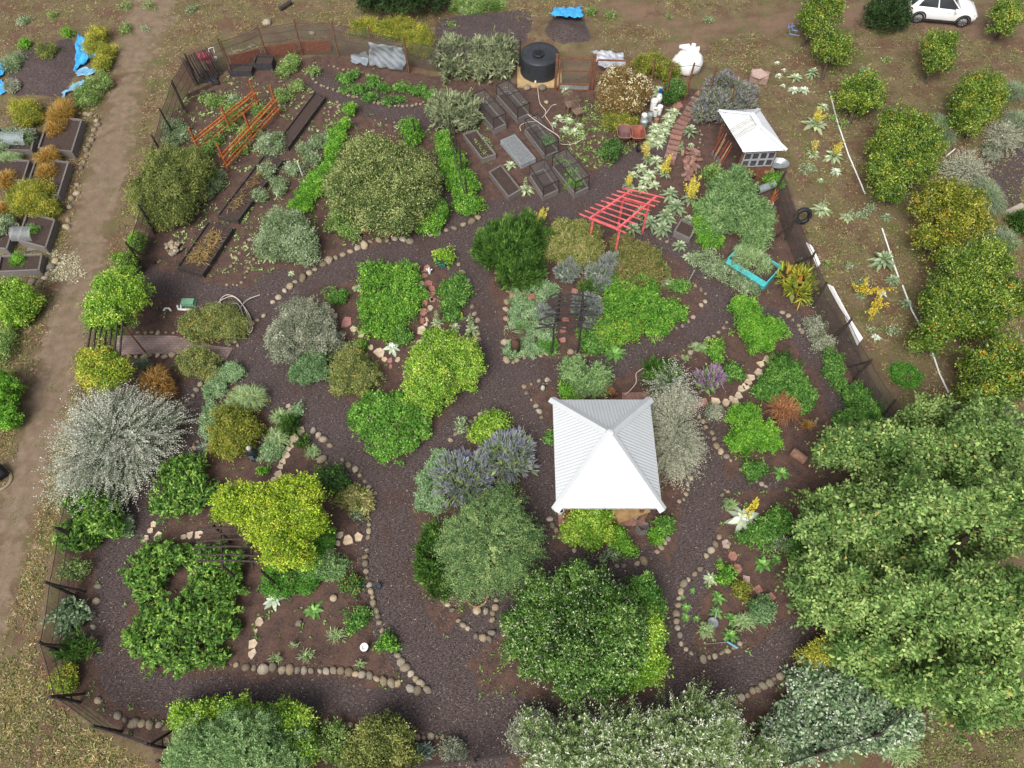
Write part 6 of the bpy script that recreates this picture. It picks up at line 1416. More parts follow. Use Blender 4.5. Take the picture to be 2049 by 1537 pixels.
# white pipes strapped along the right fence
for k in range(5):
    tag(MB().tube([P(1657 + k * 2.2, 570 + k, .95 + .05 * k), P(1692 + k * 2, 634 + k, .95 + .05 * k), P(1716 + k * 2.4, 690 - k * 3, .92 + .05 * k)], .035, 6).build('white_pipe', PVC, None, P(1690, 630)), 'long white pipe in the bundle strapped to the right fence', 'pipe', 'white pipes on the right fence')
for k in range(4):
    tag(MB().tube([P(1614 + k * 3, 486 + k * 2, 1.0), P(1626 + k * 3, 512 + k, 1.0), P(1636 + k * 1.5, 534 - k * 2, 1.0)], .035, 6).build('white_pipe', PVC, None, P(1625, 510)), 'short white pipe in the upper bundle on the right fence', 'pipe', 'short white pipes on the right fence')
for pts, lab in [([(1660,183),(1676,245),(1698,310),(1716,352),(1731,388)], 'long white irrigation pipe on the ground right of the tool shed'), ([(1765,457),(1776,490),(1788,527),(1798,555)], 'white irrigation pipe beside the largest grey mullein'), ([(1806,571),(1825,622),(1846,660)], 'white irrigation pipe against the largest orange tree'), ([(1866,706),(1880,748),(1898,786)], 'white irrigation pipe below the largest orange tree'), ([(1893,313),(1911,298)], 'short white pipe on the soil right of the large orange tree')]:
    tag(MB().tube([P(x, y, .05) for x, y in pts], .035, 6).build('irrigation_pipe', PVC, None, P(*pts[0])), lab, 'pipe')
def hose(name, pts, lab, z=.05, rad=.022, m=HOSEM):
    q = [P(p[0], p[1], p[2] if len(p) > 2 else z) for p in pts]; out = []
    for i in range(len(q) - 1):
        p0, p1, p2, p3 = q[max(i - 1, 0)], q[i], q[i + 1], q[min(i + 2, len(q) - 1)]
        for t in np.linspace(0, 1, 6, endpoint=False): out.append(.5 * (2 * p1 + (p2 - p0) * t + (2 * p0 - 5 * p1 + 4 * p2 - p3) * t * t + (3 * p1 - p0 - 3 * p2 + p3) * t ** 3))
    return tag(MB().tube(out + [q[-1]], rad, 5).build(name, m, None, q[0] * (1, 1, 0)), lab, 'hose')
hose('garden_hose', [(520,590),(490,604),(470,640),(480,668),(500,660),(495,630),(478,600),(455,590),(440,602),(450,612),(475,608),(490,640),(498,665),(505,655),(496,625),(470,595),(448,598),(432,612),(422,640)], 'loosely coiled cream hose by the golden shrub on the brick path', .12, .024)
hose('garden_hose', [(1076,176),(1080,205),(1092,222),(1091,232),(1103,250),(1108,262)], 'pale hose running from the water tank past the chairs')
hose('garden_hose', [(1113,209),(1104,212),(1092,228),(1084,236)], 'short pale hose crossing the tank hose')
hose('garden_hose', [(1042,262),(1041,252),(1054,245),(1078,241),(1056,229,.9),(1090,254,1.0),(1118,273,.9),(1122,288,.2),(1150,287),(1168,275),(1166,267),(1150,268)], 'white hose draped over the third mesh cage', .05, .022)
hose('garden_hose', [(1308,720),(1285,738),(1273,748),(1273,765),(1262,780),(1250,790)], 'pale hose running to the pavilion back corner')
# ---------------------------------------------------------------- water tank
def tank():
    c = (P(1041, 145) + P(1117, 145)) / 2; R = (P(1117, 145)[0] - P(1041, 145)[0]) / 2; H_ = zfor(c - (0, R, 0), 131)
    root = thing('water_tank', 'large black plastic water tank with a screw lid', 'water tank', c)
    prof = [(R, .1)]
    for k in range(9):
        z = .1 + (H_ - .25) * (k + 1) / 9; prof += [(R, z - .05), (R * .985, z - .025), (R, z)]
    prof += [(R * .99, H_ - .06), (R * .95, H_), (R * .6, H_ + .05), (R * .26, H_ + .09)]
    MB().lathe(c, prof, 48, True, True).build('tank_body', TANKPL, root, smooth=True)
    t2 = c + (-.1, -.25, H_ + .03)
    MB().lathe(t2, [(.33, 0), (.33, .14), (.29, .17), (.26, .17), (.26, .15), (.1, .16)], 24, True, True).build('lid', BLACKPL, root)
    MB().box(t2 + (0, 0, .18), (.44, .05, .03), .6).box(t2 + (0, 0, .182), (.44, .05, .03), 2.1).build('lid_grip', BLACKPL, root)
    MB().lathe(c + (-.25, -R - .04, .2), [(.05, -.06), (.05, .06)], 8, True, True).build('outlet_valve', WHITEPL, root)
    o = MB().box(c + (0, -.15, .05), (2 * R + .35, 2 * R + .3, .1)).build('tank_pad', mat('pad_sand_board', (.42, .30, .15), .8, .2, 3)); tag(o, 'tan square pad under the black water tank', 'pad')
tank()
# ---------------------------------------------------------------- tarps, sacks
def tarp(name, label, pix, m, hz, seed, cat='tarp', bumpy=.16, nu=26, nv=14, th=.01):
    q = [P(x, y, z) for (x, y), z in zip(pix, hz)]; V = []; r = np.random.default_rng(seed)
    for j in range(nv + 1):
        for i in range(nu + 1):
            u, v = i / nu, j / nv; p = (q[0] * (1 - u) + q[1] * u) * (1 - v) + (q[3] * (1 - u) + q[2] * u) * v; V.append(p)
    V = np.array(V); ii = np.arange(len(V)); u = (ii % (nu + 1)) / nu; v = (ii // (nu + 1)) / nv
    V[:, 2] += bumpy * np.abs(vnoise(V * (3.2, 3.2, 1), seed)) + .5 * bumpy * vnoise(V * (9, 9, 1), seed + 1) * .6 + .02
    V[:, 0] += .18 * vnoise(V * 3.7, seed + 2); V[:, 1] += .18 * vnoise(V * 3.7, seed + 3)
    e = np.minimum(np.minimum(u, 1 - u), np.minimum(v, 1 - v)); V[:, 2] = np.maximum(V[:, 2], .03)
    Fc = [(j * (nu + 1) + i, j * (nu + 1) + i + 1, (j + 1) * (nu + 1) + i + 1, (j + 1) * (nu + 1) + i) for j in range(nv) for i in range(nu)]
    o = raw(name, V, Fc, m, None, (V[:, 0].mean(), V[:, 1].mean(), 0), smooth=True); sm = o.modifiers.new('thick', 'SOLIDIFY'); sm.thickness = th
    return tag(o, label, cat)
tarp('tarp', 'crumpled blue tarp on top of the dark soil mound', [(1110,16),(1162,16),(1166,36),(1104,34)], BLUE, (.2, .2, .45, .45), 1)
tarp('tarp', 'torn blue tarp sheet hanging down the right rim of the dark soil patch', [(152,70),(172,80),(196,112),(148,142)], BLUE, (.3, .2, .1, .25), 2)
tarp('tarp', 'pale faded strip of blue tarp below the torn sheet', [(152,142),(203,134),(200,148),(160,154)], mat('faded_blue_tarp', (.18, .38, .58), .5, .3, 3), (.1,) * 4, 3, bumpy=.1)
tarp('tarp', 'small faded blue tarp scrap in the weeds', [(124,188),(164,160),(168,172),(120,200)], mat('faded_blue_tarp', (.18, .38, .58)), (.1,) * 4, 4, bumpy=.1)
tarp('tarp', 'blue tarp at the photo edge left of the dark soil', [(-12,122),(12,130),(8,152),(-14,156)], BLUE, (.2,) * 4, 5)
tarp('tarp', 'narrow blue tarp strip below the one at the photo edge', [(-10,160),(4,160),(12,188),(0,192)], BLUE, (.1,) * 4, 6, bumpy=.1)
tarp('tarp', 'crinkled silver tarp behind the right mesh gate', [(1182,102),(1244,108),(1252,140),(1196,134)], SILVERT, (.5, .6, .5, .5), 7, bumpy=.22)
tarp('fence_net', 'pale grey netting slung over the top fence', [(740,84),(810,98),(808,142),(738,130)], NET_BLUE, (1.6, 1.6, .1, .1), 8, 'netting', .05)
tarp('fence_net', 'pale grey netting lying on the ground beside the slung one', [(700,112),(738,104),(738,132),(704,128)], NET_BLUE, (.1, .3, .1, .1), 9, 'netting', .05)
def sack():
    c = P(1372, 140); root = thing('white_sack', 'big white wrapped bundle behind the gate posts', 'sack', c)
    bm = bmesh.new(); bmesh.ops.create_icosphere(bm, subdivisions=4, radius=1); co = np.array([v.co[:] for v in bm.verts])
    co[:, 2] = np.maximum(co[:, 2], -.5); n = 1 + .10 * vnoise(co * 2.5, 4) + .06 * np.abs(vnoise(co * 7, 5)); co = co * n[:, None] * (.85, .75, .8) + (0, 0, .42)
    for v, k in zip(bm.verts, co): v.co = k
    me = bpy.data.meshes.new('bag'); bm.to_mesh(me); bm.free(); me.materials.append(WHITEPL); me.polygons.foreach_set('use_smooth', np.ones(len(me.polygons), bool)); o = link(bpy.data.objects.new('bag', me)); o.parent = root
    q = c + (.15, .15, 1.15); mb = MB()
    mb.tube([q - (0, 0, .1), q + (-.3, 0, .2), q + (-.75, .1, .15)], [.1, .2, .1], 8); mb.tube([q - (0, 0, .1), q + (.05, .1, .35)], [.14, .12], 8); mb.tube([q, q + (.3, 0, .1), q + (.35, 0, -.2)], [.12, .16, .1], 8)
    mb.build('tied_ends', WHITEPL, root, smooth=True)
sack()
# compost boards, bins and the red cart
for (x0, y0), (x1, y1), lab in [((466,135),(525,119),'orange board of the compost bay, left'), ((533,117),(595,108),'orange board of the compost bay, middle'), ((601,107),(664,104),'orange board of the compost bay, right')]:
    a, b = P(x0, y0), P(x1, y1); o = MB()
    for k in range(3): o.beam(a + (0, 0, .13 + k * .235), b + (0, 0, .13 + k * .235), .05, .225)
    tag(o.build('compost_board', BOARD, None, (a + b) / 2), lab, 'board')
for x, y, s, lab in [(532,133,(1.0,.7,.45),'dark ribbed tub in front of the orange boards'), (485,146,(1.3,.6,.35),'low black trough by the cane screen')]:
    p = P(x, y); t = thing('black_tub', lab, 'tub', p); m = mat('dark_tub_plastic', (.045, .045, .052), .6, .3, 6)
    for dx, dy, sx, sy in ((0, -s[1] / 2, s[0], .05), (0, s[1] / 2, s[0], .05), (-s[0] / 2, 0, .05, s[1] - .06), (s[0] / 2, 0, .05, s[1] - .06)): MB().box(p + (dx, dy, s[2] / 2), (sx, sy, s[2])).build('side', m, t)
    MB().box(p + (0, 0, s[2] * .75), (s[0] - .1, s[1] - .1, .04)).build('contents', SOILMIX, t)
def cart():
    p = P(425, 143); t = thing('red_cart', 'pinkish red cart with a white tubular handle in the fence corner', 'cart', p); m = mat('pinkish_red', (.42, .045, .085), .45, .15, 5)
    MB().box(p + (-.2, .25, .85), (.75, .5, .08), .3).box(p + (-.35, .45, .62), (.7, .06, .5), .3).build('tray', m, t); MB().box(p + (.1, -.15, .45), (.35, .5, .5), .3, .8).build('body', m, t)
    MB().tube([p + (.05, .3, .85), p + (.1, .45, 1.15), p + (.4, .5, 1.2), p + (.4, .3, .95)], .03, 6).build('handle', WHITEPL, t)
    MB().lathe(p + (.45, .1, .78), [(.1, -.06), (.1, .06)], 10, True, True).build('cap', WHITEPL, t)
    for dx in (-.25, .3): MB().tube([p + (dx, -.3, .15), p + (dx + .08, -.3, .15)], .15, 12).build('wheel', BLACKPL, t)
cart()
tarp('black_sheet', 'black sheet under the red cart', [(398,140),(440,150),(432,172),(402,168)], mat('black_sheet_plastic', (.03, .03, .035), .5), (.05,) * 4, 12, 'sheet', .1)
for (x0, y0), (x1, y1), lab in [((374,193),(424,168),'weathered plank edging the corner plot, upper'), ((384,200),(428,182),'weathered plank edging the corner plot, lower')]:
    tag(MB().beam(P(x0, y0, .12), P(x1, y1, .12), .06, .24).build('plank', mat('brown_plank', (.12, .08, .065), .85, .3, 5), None, P(x0, y0)), lab, 'plank')
# wheelbarrows
def barrow(x, y, lab, m, rz):
    p = P(x, y); t = thing('wheelbarrow', lab, 'wheelbarrow', p); mb = MB(); c, s = cos(rz), sin(rz)
    f = lambda a, b, z: p + (a * c - b * s, a * s + b * c, z)
    top = [f(.42 * cos(k / 20 * 6.283) * (1 if sin(k / 20 * 6.283) > 0 else .85) , .55 * sin(k / 20 * 6.283), .62) for k in range(20)]
    top = [f(np.sign(cos(a)) * abs(cos(a)) ** .55 * .40, np.sign(sin(a)) * abs(sin(a)) ** .55 * .52, .66) for a in np.arange(20) / 20 * 6.283]
    bot = [f(np.sign(cos(a)) * abs(cos(a)) ** .55 * .24, np.sign(sin(a)) * abs(sin(a)) ** .55 * .34, .34) for a in np.arange(20) / 20 * 6.283]
    mb.add(top + bot, [(k, (k + 1) % 20, 20 + (k + 1) % 20, 20 + k) for k in range(20)] + [tuple(range(20, 40))]); mb.build('tray', m, t, smooth=False)
    mb = MB(); mb.tube(top + [top[0]], .022, 5); mb.build('rim', mat('barrow_rim', (.30, .14, .10), .6), t)
    MB().tube([f(-.06, -.72, .2), f(.06, -.72, .2)], .2, 14).build('wheel', BLACKPL, t)
    for sx in (-1, 1): MB().tube([f(.1 * sx, -.7, .22), f(.25 * sx, .2, .36), f(.3 * sx, .95, .5)], .025, 6).build('handle', RUSTWOOD, t); MB().tube([f(.25 * sx, .35, .36), f(.27 * sx, .42, 0)], .022, 5).build('leg', DKFRAME, t)
barrow(1247, 283, 'dull purplish wheelbarrow, the left of the two by the pale mulleins', mat('barrow_plum', (.16, .085, .085), .55, .2, 4), pi)
barrow(1272, 284, 'rust red wheelbarrow, the right of the two by the pale mulleins', mat('barrow_rust', (.24, .075, .05), .6, .35, 5), .05)
def chair(x, y, rz, lab):
    p = P(x, y); t = thing('wooden_chair', lab, 'chair', p, 'old wooden chairs'); c, s = cos(rz), sin(rz); f = lambda a, b, z: p + (a * c - b * s, a * s + b * c, z); m = mat('old_chair_wood', (.17, .115, .085), .85, .35, 8)
    MB().prism([f(-.26, -.26, 0)[:2], f(.26, -.26, 0)[:2], f(.26, .26, 0)[:2], f(-.26, .26, 0)[:2]], .43, .47).build('seat', m, t)
    for a in (-.22, .22):
        for b in (-.22, .22): MB().beam(f(a, b, 0), f(a, b, .43), .05).build('leg', m, t)
    bk = MB()
    for k in range(6): bk.beam(f(-.22 + k * .088, .24, .47), f(-.22 + k * .088, .38, 1.1), .045, .02)
    bk.beam(f(-.25, .37, 1.06), f(.25, .37, 1.06), .03, .08); bk.build('backrest', m, t)
chair(1140, 222, .35, 'slat backed wooden chair by the mulleins, the farther one'); chair(1155, 236, .55, 'slat backed wooden chair by the mulleins, the nearer one')
# buckets and bottles by the cream flowered shrub
def bucket(x, y, R, H_, m, lab, rim=None, inside=None, grp=None, name='bucket', cat='bucket', lean=0):
    p = P(x, y); t = thing(name, lab, cat, p, grp)
    MB().lathe(p, [(R * .82, 0), (R, H_), (R * .9, H_), (R * .8, H_ * .75)], 20, True, False).build('body', m, t, smooth=False)
    MB().lathe(p + (0, 0, H_ * .75), [(R * .82, 0), (R * .02, .01)], 20, False, True).build('contents', inside or m, t)
    MB().lathe(p, [(R * 1.02, H_ - .04), (R * 1.06, H_ - .02), (R * 1.02, H_ + .005), (R * .9, H_ + .003)], 20, False).build('rim', rim or m, t)
    return t
bucket(1310, 231, .17, .42, WHITEPL, 'white bucket with dried matter inside', inside=mat('dried_matter', (.2, .1, .07), .9))
bucket(1318, 228, .15, .5, WHITEPL, 'white plastic drum right of the white bucket'); bucket(1299, 241, .18, .42, GALV, 'galvanised pail in the middle of the bucket group'); bucket(1288, 240, .16, .35, WHITEPL, 'white bucket behind the galvanised pails'); bucket(1286, 257, .2, .5, GALV, 'galvanised pail nearest the wheelbarrows', inside=mat('pail_water', (.5, .55, .58), .1)); bucket(1306, 219, .2, .6, WHITEPL, 'tall white drum behind the white bucket')
bucket(1313, 244, .12, .2, mat('tan_pot', (.3, .2, .11), .8), 'small tan pot beside the pails', name='pot', cat='pot')
p = P(1317, 206); t = thing('water_bottle', 'large white bottle with a blue cap by the buckets', 'bottle', p); MB().lathe(p, [(.17, 0), (.18, .45), (.08, .62), (.07, .72)], 16, True, True).build('body', WHITEPL, t, smooth=True); MB().lathe(p + (0, 0, .68), [(.1, 0), (.09, .2)], 12, True, True).build('cap', mat('blue_cap', (.02, .06, .32), .4), t)
o = slab(1356, 212, 11, 'broken terracotta dish by the gate bush', TERRA, None, 5, .08, name='terracotta_shard'); o['category'] = 'shard'
# by the shed
bucket(1473, 343, .27, .28, mat('blue_tub', (.025, .06, .22), .4, .2, 4), 'blue tub on the bare ground left of the shed', name='tub', cat='tub')
bucket(1536, 418, .17, .42, WHITEPL, 'white bucket full of orange canes by the right fence', inside=BLACKPL)
r = random.Random(2)
for k in range(9):
    b = P(1536, 414, .35) + (r.uniform(-.08, .08), r.uniform(-.08, .08), 0); tag(MB().tube([b, b + (r.uniform(.0, .45), r.uniform(-.1, .3), .75 + r.uniform(-.1, .15))], .018, 5).build('cane', mat('orange_cane', (.34, .12, .04), .7, .3, 9), None, b), 'orange cane standing in the white bucket', 'cane', 'orange canes in the white bucket')
p = P(1424, 388); t = thing('terracotta_table', 'rusty red square stand under the green pot', 'stand', p); MB().box(p + (0, 0, .42), (.55, .45, .05)).build('top', mat('red_stand', (.22, .085, .06), .8, .25, 6), t)
for a in (-.22, .22):
    for b in (-.17, .17): MB().beam(p + (a, b, 0), p + (a, b, .4), .05).build('leg', mat('red_stand', (.22, .085, .06)), t)
q = P(1424, 378, .45); o = thing('green_pot', 'dark green bowl pot on the rusty red stand', 'pot', q); MB().lathe(q, [(.12, 0), (.19, .22), (.21, .23), (.17, .21), (.12, .12)], 18, True, True).build('bowl', mat('green_glaze', (.05, .15, .12), .3, .2, 5), o)
p = P(1447, 380); t = thing('wooden_crate', 'small wooden crate with a metal jug beside the red stand', 'crate', p)
for dx, dy, sx, sy in ((0, -.2, .6, .04), (0, .2, .6, .04), (-.3, 0, .04, .36), (.3, 0, .04, .36)): MB().box(p + (dx, dy, .25), (sx, sy, .5)).build('side', RUSTWOOD, t)
p = P(1443, 366, .5); o = thing('metal_jug', 'pale metal watering jug on the wooden crate', 'jug', p); MB().lathe(p, [(.1, 0), (.1, .2), (.06, .26)], 12, True, True).build('body', GALV, o); MB().tube([p + (.08, 0, .1), p + (.3, .05, .28)], .025, 6).build('spout', GALV, o)
MB_ = MB(); p = P(1430, 402); tag(MB_.box(p + (0, 0, .12), (.75, .3, .24), -.05, .92).build('dark_trough', mat('dark_blue_plastic', (.045, .06, .08), .4, .2, 4), None, p), 'low dark blue grey trough below the red stand', 'trough')
p = P(1540, 376, .16); a, b = P(1517, 381, .2), P(1550, 368, .2); t = thing('mesh_roll', 'pale grey roll of netting lying behind the shed plants', 'roll', (a + b) / 2 * (1, 1, 0)); MB().tube([a, b], .2, 16).build('roll', mat('roll_grey', (.24, .28, .28), .5, .2, 8), t); MB().tube([a - (b - a) * .01, a + (b - a) * .005], .13, 12).build('core', BLACKPL, t)
for x, y, R, H_, lab in [(1530, 352, .33, .4, 'large black pot behind the shed'), (1507, 340, .3, .45, 'black pot under the shed windows'), (1500, 356, .28, .3, 'black pot nearest the blue tub')]: bucket(x, y, R, H_, BLACKPL, lab, inside=SOILMIX, name='black_pot', cat='pot')
p = P(1550, 343); t = thing('steel_basin', 'wide grey steel basin at the shed corner', 'basin', p); MB().lathe(p + (0, 0, .35), [(.3, 0), (.55, .22), (.58, .22), (.3, .04)], 24, True, True, 1, .7).build('bowl', GALV, t)
plant('lime', 'potted_plant', 'yellow green potted plant left under the shed windows', HB, [(1502,325,11,9,.3)], z0=.45); plant('lime', 'potted_plant', 'yellow green potted plant right under the shed windows', HB, [(1520,324,9,8,.3)], z0=.45); plant('fern', 'potted_plant', 'green seedlings in the tray on the steel basin', HB, [(1538,332,9,6,.2)], z0=.5)
p = P(1538, 342, .55); tag(MB().box(p, (.5, .35, .12)).build('seedling_tray', mat('tray_tan', (.3, .17, .1), .7), None, p), 'tan seedling tray resting on the steel basin', 'tray')
plant('parsley', 'leafy_clump', 'green growth behind the roll of netting', HB, [(1545,362,18,14,.5),(1560,372,12,10,.4)], dens=.8)
def tyre(x, y, z, lab): 
    p = P(x, y, z); o = MB(); n = 24; pts = [p + (.32 * cos(k / n * 6.283), .1 * sin(k / n * 6.283), .32 * sin(k / n * 6.283)) for k in range(n + 1)]; o.tube(pts, .11, 10, False); tag(o.build('tyre', BLACKPL, None, p, smooth=True), lab, 'tyre')
tyre(1607, 432, .45, 'black tyre leaning outside the right fence')
# teal planter: long open box
def planter():
    q = rect([P(x, y, .5) for x, y in [(1456, 517), (1534, 567), (1563, 533), (1487, 487)]]); c = sum(q) / 4; t = thing('teal_planter', 'long turquoise painted planter trough with a chipped board', 'planter', c * (1, 1, 0))
    for i in range(4):
        a, b = q[i] * (1, 1, 0), q[(i + 1) % 4] * (1, 1, 0); d = (b - a) / np.linalg.norm(b - a); k = (.05 if i % 2 else 0)
        MB().beam(a + d * k + (0, 0, .26), b - d * k + (0, 0, .26), .06, .52).build('side_board', TEAL, t)
    MB().prism([x + (c - x) * .08 for x in q], .02, .4).build('soil', SOILMIX, t)
    a, b = q[0], q[1]; MB().beam(a + (-.05, -.12, -.02), b + (-.05, -.12, -.02), .3, .05).build('front_ledge', TEAL, t)
planter()
bed('wooden_trough', 'weathered wooden planting trough below the big yellow candelabra', [(1345,462),(1384,480),(1392,452),(1366,440)], .35, m=GREYWOOD, cat='planter')
# valve box, lid, pipes
p = P(378, 608); t = thing('valve_box', 'green plastic valve box lid above the brick path', 'box', p); MB().box(p + (0, 0, .1), (.62, .36, .2), 0, .9).build('cover', mat('valve_green', (.16, .33, .21), .5, .12, 4), t); MB().box(p + (0, 0, .03), (.7, .42, .06)).build('base', mat('valve_green_dark', (.08, .17, .11), .6), t)
tag(MB().tube([P(355, 612, .06), P(357, 619, .06), P(382, 620, .06)], .05, 8).tube([P(362, 610, .06), P(362, 619, .06)], .045, 8).build('pipe_fitting', PVC, None, P(365, 618)), 'white elbow pipe beside the green valve box', 'pipe'); tag(MB().tube([P(327, 622, .05), P(331, 617, .06), P(338, 617, .06), P(342, 622, .05)], .045, 8).build('pipe_fitting', PVC, None, P(334, 620)), 'small white pipe bend left of the green valve box', 'pipe')
p = P(733, 1300); t = thing('pipe_stub', 'black upright pipe stub with a white capped top', 'pipe', p); MB().lathe(p, [(.1, 0), (.1, .42)], 18).build('stub', BLACKPL, t); MB().lathe(p + (0, 0, .42), [(.105, -.1), (.14, -.04), (.14, .04), (.085, .045), (.08, -.02), (.01, -.02)], 18).build('cap', WHITEPL, t)
p = P(1517, 160); t = thing('valve_cover', 'pinkish concrete box with a loose lid beyond the gate', 'box', p); MB().box(p + (0, 0, .2), (1.0, .7, .4), -.3).build('box', mat('pale_box', (.30, .21, .17), .85, .2, 5), t); MB().prism([P(x, y, .45)[:2] for x, y in [(1503,142),(1522,138),(1538,152),(1520,158),(1505,152)]], .42, .5, .04).build('lid', PINKSTONE, t)
p = P(2040, 428); tag(MB().box(p + (0, 0, .06), (1.1, .9, .12), .5).build('concrete_slab', CONC, None, p), 'pale concrete slab at the right photo edge', 'slab')
a, b = P(1585, 903, .2), P(1612, 922, .2); tag(MB().tube([a, b], [.2, .19], 14).build('log', mat('cut_log', (.20, .115, .08), .85, .3, 9, stretch=(1, 1, 1)), None, (a + b) / 2 * (1, 1, 0)), 'short cut log under the edge of the spreading tree', 'log')
a, b = P(-16, 935, .3), P(5, 958, .1); t = thing('charred_stump', 'charred black stump with a pale ring at the left photo edge', 'stump', P(5, 965)); MB().tube([a, b], [.28, .32], 14).build('trunk', mat('charred', (.02, .02, .024), .7, .4, 9), t)
MB().lathe(P(2, 962), [(.4, 0), (.46, .05), (.4, .08), (.34, .05)], 22).build('ring', mat('pale_ring', (.24, .19, .13), .9), t)
# pots and garden ornaments
bucket(733, 463, .16, .3, TERRA, 'terracotta pot at the lower left of the round tree', inside=mat('pot_inside', (.42, .12, .05), .8), name='terracotta_pot', cat='pot'); bucket(1347, 968, .16, .22, TERRA, 'terracotta pot right of the pavilion corner', inside=SOILMIX, name='terracotta_pot', cat='pot'); bucket(955, 1198, .38, .34, TERRA, 'large terracotta bowl half hidden by the fountain shaped shrub', inside=SOILMIX, name='terracotta_bowl', cat='pot'); bucket(758, 1176, .1, .2, mat('slate_pot', (.05, .07, .10), .5), 'small dark blue pot beside the stone row', name='small_pot', cat='pot')
bucket(885, 530, .24, .3, mat('teal_pot', (.03, .16, .16), .5), 'dark teal pot under the small lime shrub', inside=SOILMIX, name='teal_pot', cat='pot')
p = P(510, 915); t = thing('garden_figure', 'small dark garden figurine with a pale head by the golden olive bush', 'figurine', p); m = mat('dark_cast', (.02, .022, .026), .5, .2, 6); MB().lathe(p, [(.26, 0), (.28, .15), (.22, .45), (.15, .62), (.07, .7)], 14, True, True, 1, .75).build('body', m, t, smooth=True); MB().lathe(p + (0, .02, .69), [(.02, 0), (.1, .06), (.105, .13), (.05, .21)], 12, True, True).build('head', mat('pale_cast', (.4, .38, .34), .7), t, smooth=True); MB().box(p + (.02, -.215, .36), (.18, .03, .28), .1).build('plaque', mat('blue_grey_plaque', (.11, .13, .18), .5), t)
p = P(1031, 702); t = thing('bell_sculpture', 'rusty bell and ring sculpture on the silvery mat', 'sculpture', p); m = mat('rusty_iron', (.085, .048, .036), .8, .4, 9); MB().lathe(p, [(.2, 0), (.21, .7), (.15, .85), (.06, .92), (.05, 1.2)], 16, True, True).build('bell', m, t, smooth=True); n = 26; MB().tube([p + (.42 * cos(k / n * 6.283), .22 * sin(k / n * 6.283), 1.3 + .1 * cos(k / n * 6.283)) for k in range(n + 1)], .045, 6, False).tube([p + (-.3, .1, 1.25), p + (0, 0, 1.2), p + (.3, -.1, 1.35)], .025, 5).build('ring', m, t)
t = thing('stake_cone', 'cone of rusty stakes behind the silvery shrub', 'plant support', P(642, 640)); r = random.Random(4); tip = P(629, 597, 1.7)
for k in range(7): a = P(642 + 10 * cos(k), 648 + 7 * sin(k)); MB().tube([a, tip + (r.uniform(-.05, .05), 0, 0)], .025, 5).build('stake', m, t)
p = P(860, 548); t = thing('small_statue', 'tiny white figure statue at the head of the red flagstones', 'statue', p); MB().lathe(p, [(.09, 0), (.06, .12), (.08, .22), (.04, .32), (.055, .37), (.02, .43)], 10, True, True).build('body', WHITEPL, t, smooth=True); MB().tube([p + (-.14, .03, .32), p + (0, 0, .22), p + (.14, .03, .3)], .03, 6).build('wings', WHITEPL, t)
p = P(1086, 781); t = thing('cactus_ornament', 'small pale upright ornament left behind the pavilion', 'ornament', p); MB().lathe(p, [(.07, 0), (.1, .15), (.08, .3), (.02, .36)], 10, True, True).build('body', mat('pale_green_cast', (.42, .45, .36), .6), t, smooth=True)
p = P(1425, 1248); t = thing('bird_bath', 'small grey dish with a spout in the right bed', 'bird bath', p); MB().lathe(p, [(.08, 0), (.18, .12), (.2, .13), (.1, .08), (.02, .07)], 18, True, True).build('dish', mat('dish_grey', (.2, .22, .23), .4, .2, 5), t); MB().tube([p + (.08, .1, .1), p + (.13, .3, .25), p + (.14, .4, .3)], .03, 6).build('spout', mat('dish_grey', (.2, .22, .23)), t)
tag(MB().tube([P(1455, 1284, .12), P(1476, 1297, .12)], .035, 7).build('metal_tube', mat('light_blue_metal', (.16, .40, .58), .35, .15, 5), None, P(1465, 1290)), 'short light blue tube lying by the stone row', 'tube'); tag(MB().tube([P(1410, 1289, .06), P(1455, 1285, .08)], .012, 5).build('thin_rod', GALV, None, P(1430, 1287)), 'thin metal rod beside the light blue tube', 'rod')
tag(MB().tube([P(1374, 570), P(1374, 570) + (.18, .1, .95)], .025, 6).build('stake', mat('grey_stake', (.3, .28, .25), .8), None, P(1374, 570)), 'thin grey stake in the arbor bed corner', 'stake'); tag(MB().tube([P(605, 352), P(605, 352) + (-.05, .1, .9)], .025, 6).build('stake', PVC, None, P(605, 352)), 'thin white stake left of the bright feathery row', 'stake')
# wire mesh coil in front of the pavilion
t = thing('mesh_coil', 'loose coil of grey wire mesh at the pavilion front right corner', 'wire coil', P(1285, 1055)); pts = [(1312,1020),(1302,1015),(1290,1030),(1275,1045),(1270,1060),(1278,1072),(1292,1070),(1292,1058),(1282,1054)]; V = []; n = 60
for k in range(n + 1):
    u = k / n * (len(pts) - 1); i = min(int(u), len(pts) - 2); f = u - i; f = f * f * (3 - 2 * f); b = P(pts[i][0] + (pts[i + 1][0] - pts[i][0]) * f, pts[i][1] + (pts[i + 1][1] - pts[i][1]) * f); V += [b + (0, 0, .02), b + (0, 0, .55)]
MB().add(V, [(2 * k, 2 * k + 2, 2 * k + 3, 2 * k + 1) for k in range(n)]).build('mesh_sheet', NET_GREY, t); MB().tube(V[1::2], .016, 5).build('top_wire', WIRE, t); MB().tube(V[0::2], .012, 5).build('bottom_wire', WIRE, t)
bucket(1273, 1033, .16, .35, mat('grey_white_pot', (.5, .48, .47), .6), 'pale pot under the pavilion front right', inside=SOILMIX, name='pale_pot', cat='pot'); bucket(1121, 1026, .13, .3, WHITEPL, 'white pot at the pavilion front left post', inside=BLACKPL, name='pale_pot', cat='pot'); bucket(1130, 1033, .12, .28, GALV, 'grey pot beside the white one at the front left post', inside=SOILMIX, name='pale_pot', cat='pot')
hose('yellow_hose', [(1100,858),(1094,862),(1098,872),(1106,868),(1100,860)], 'small coil of tan rope at the pavilion left edge', .1, .022, mat('tan_rope', (.45, .3, .12), .8))
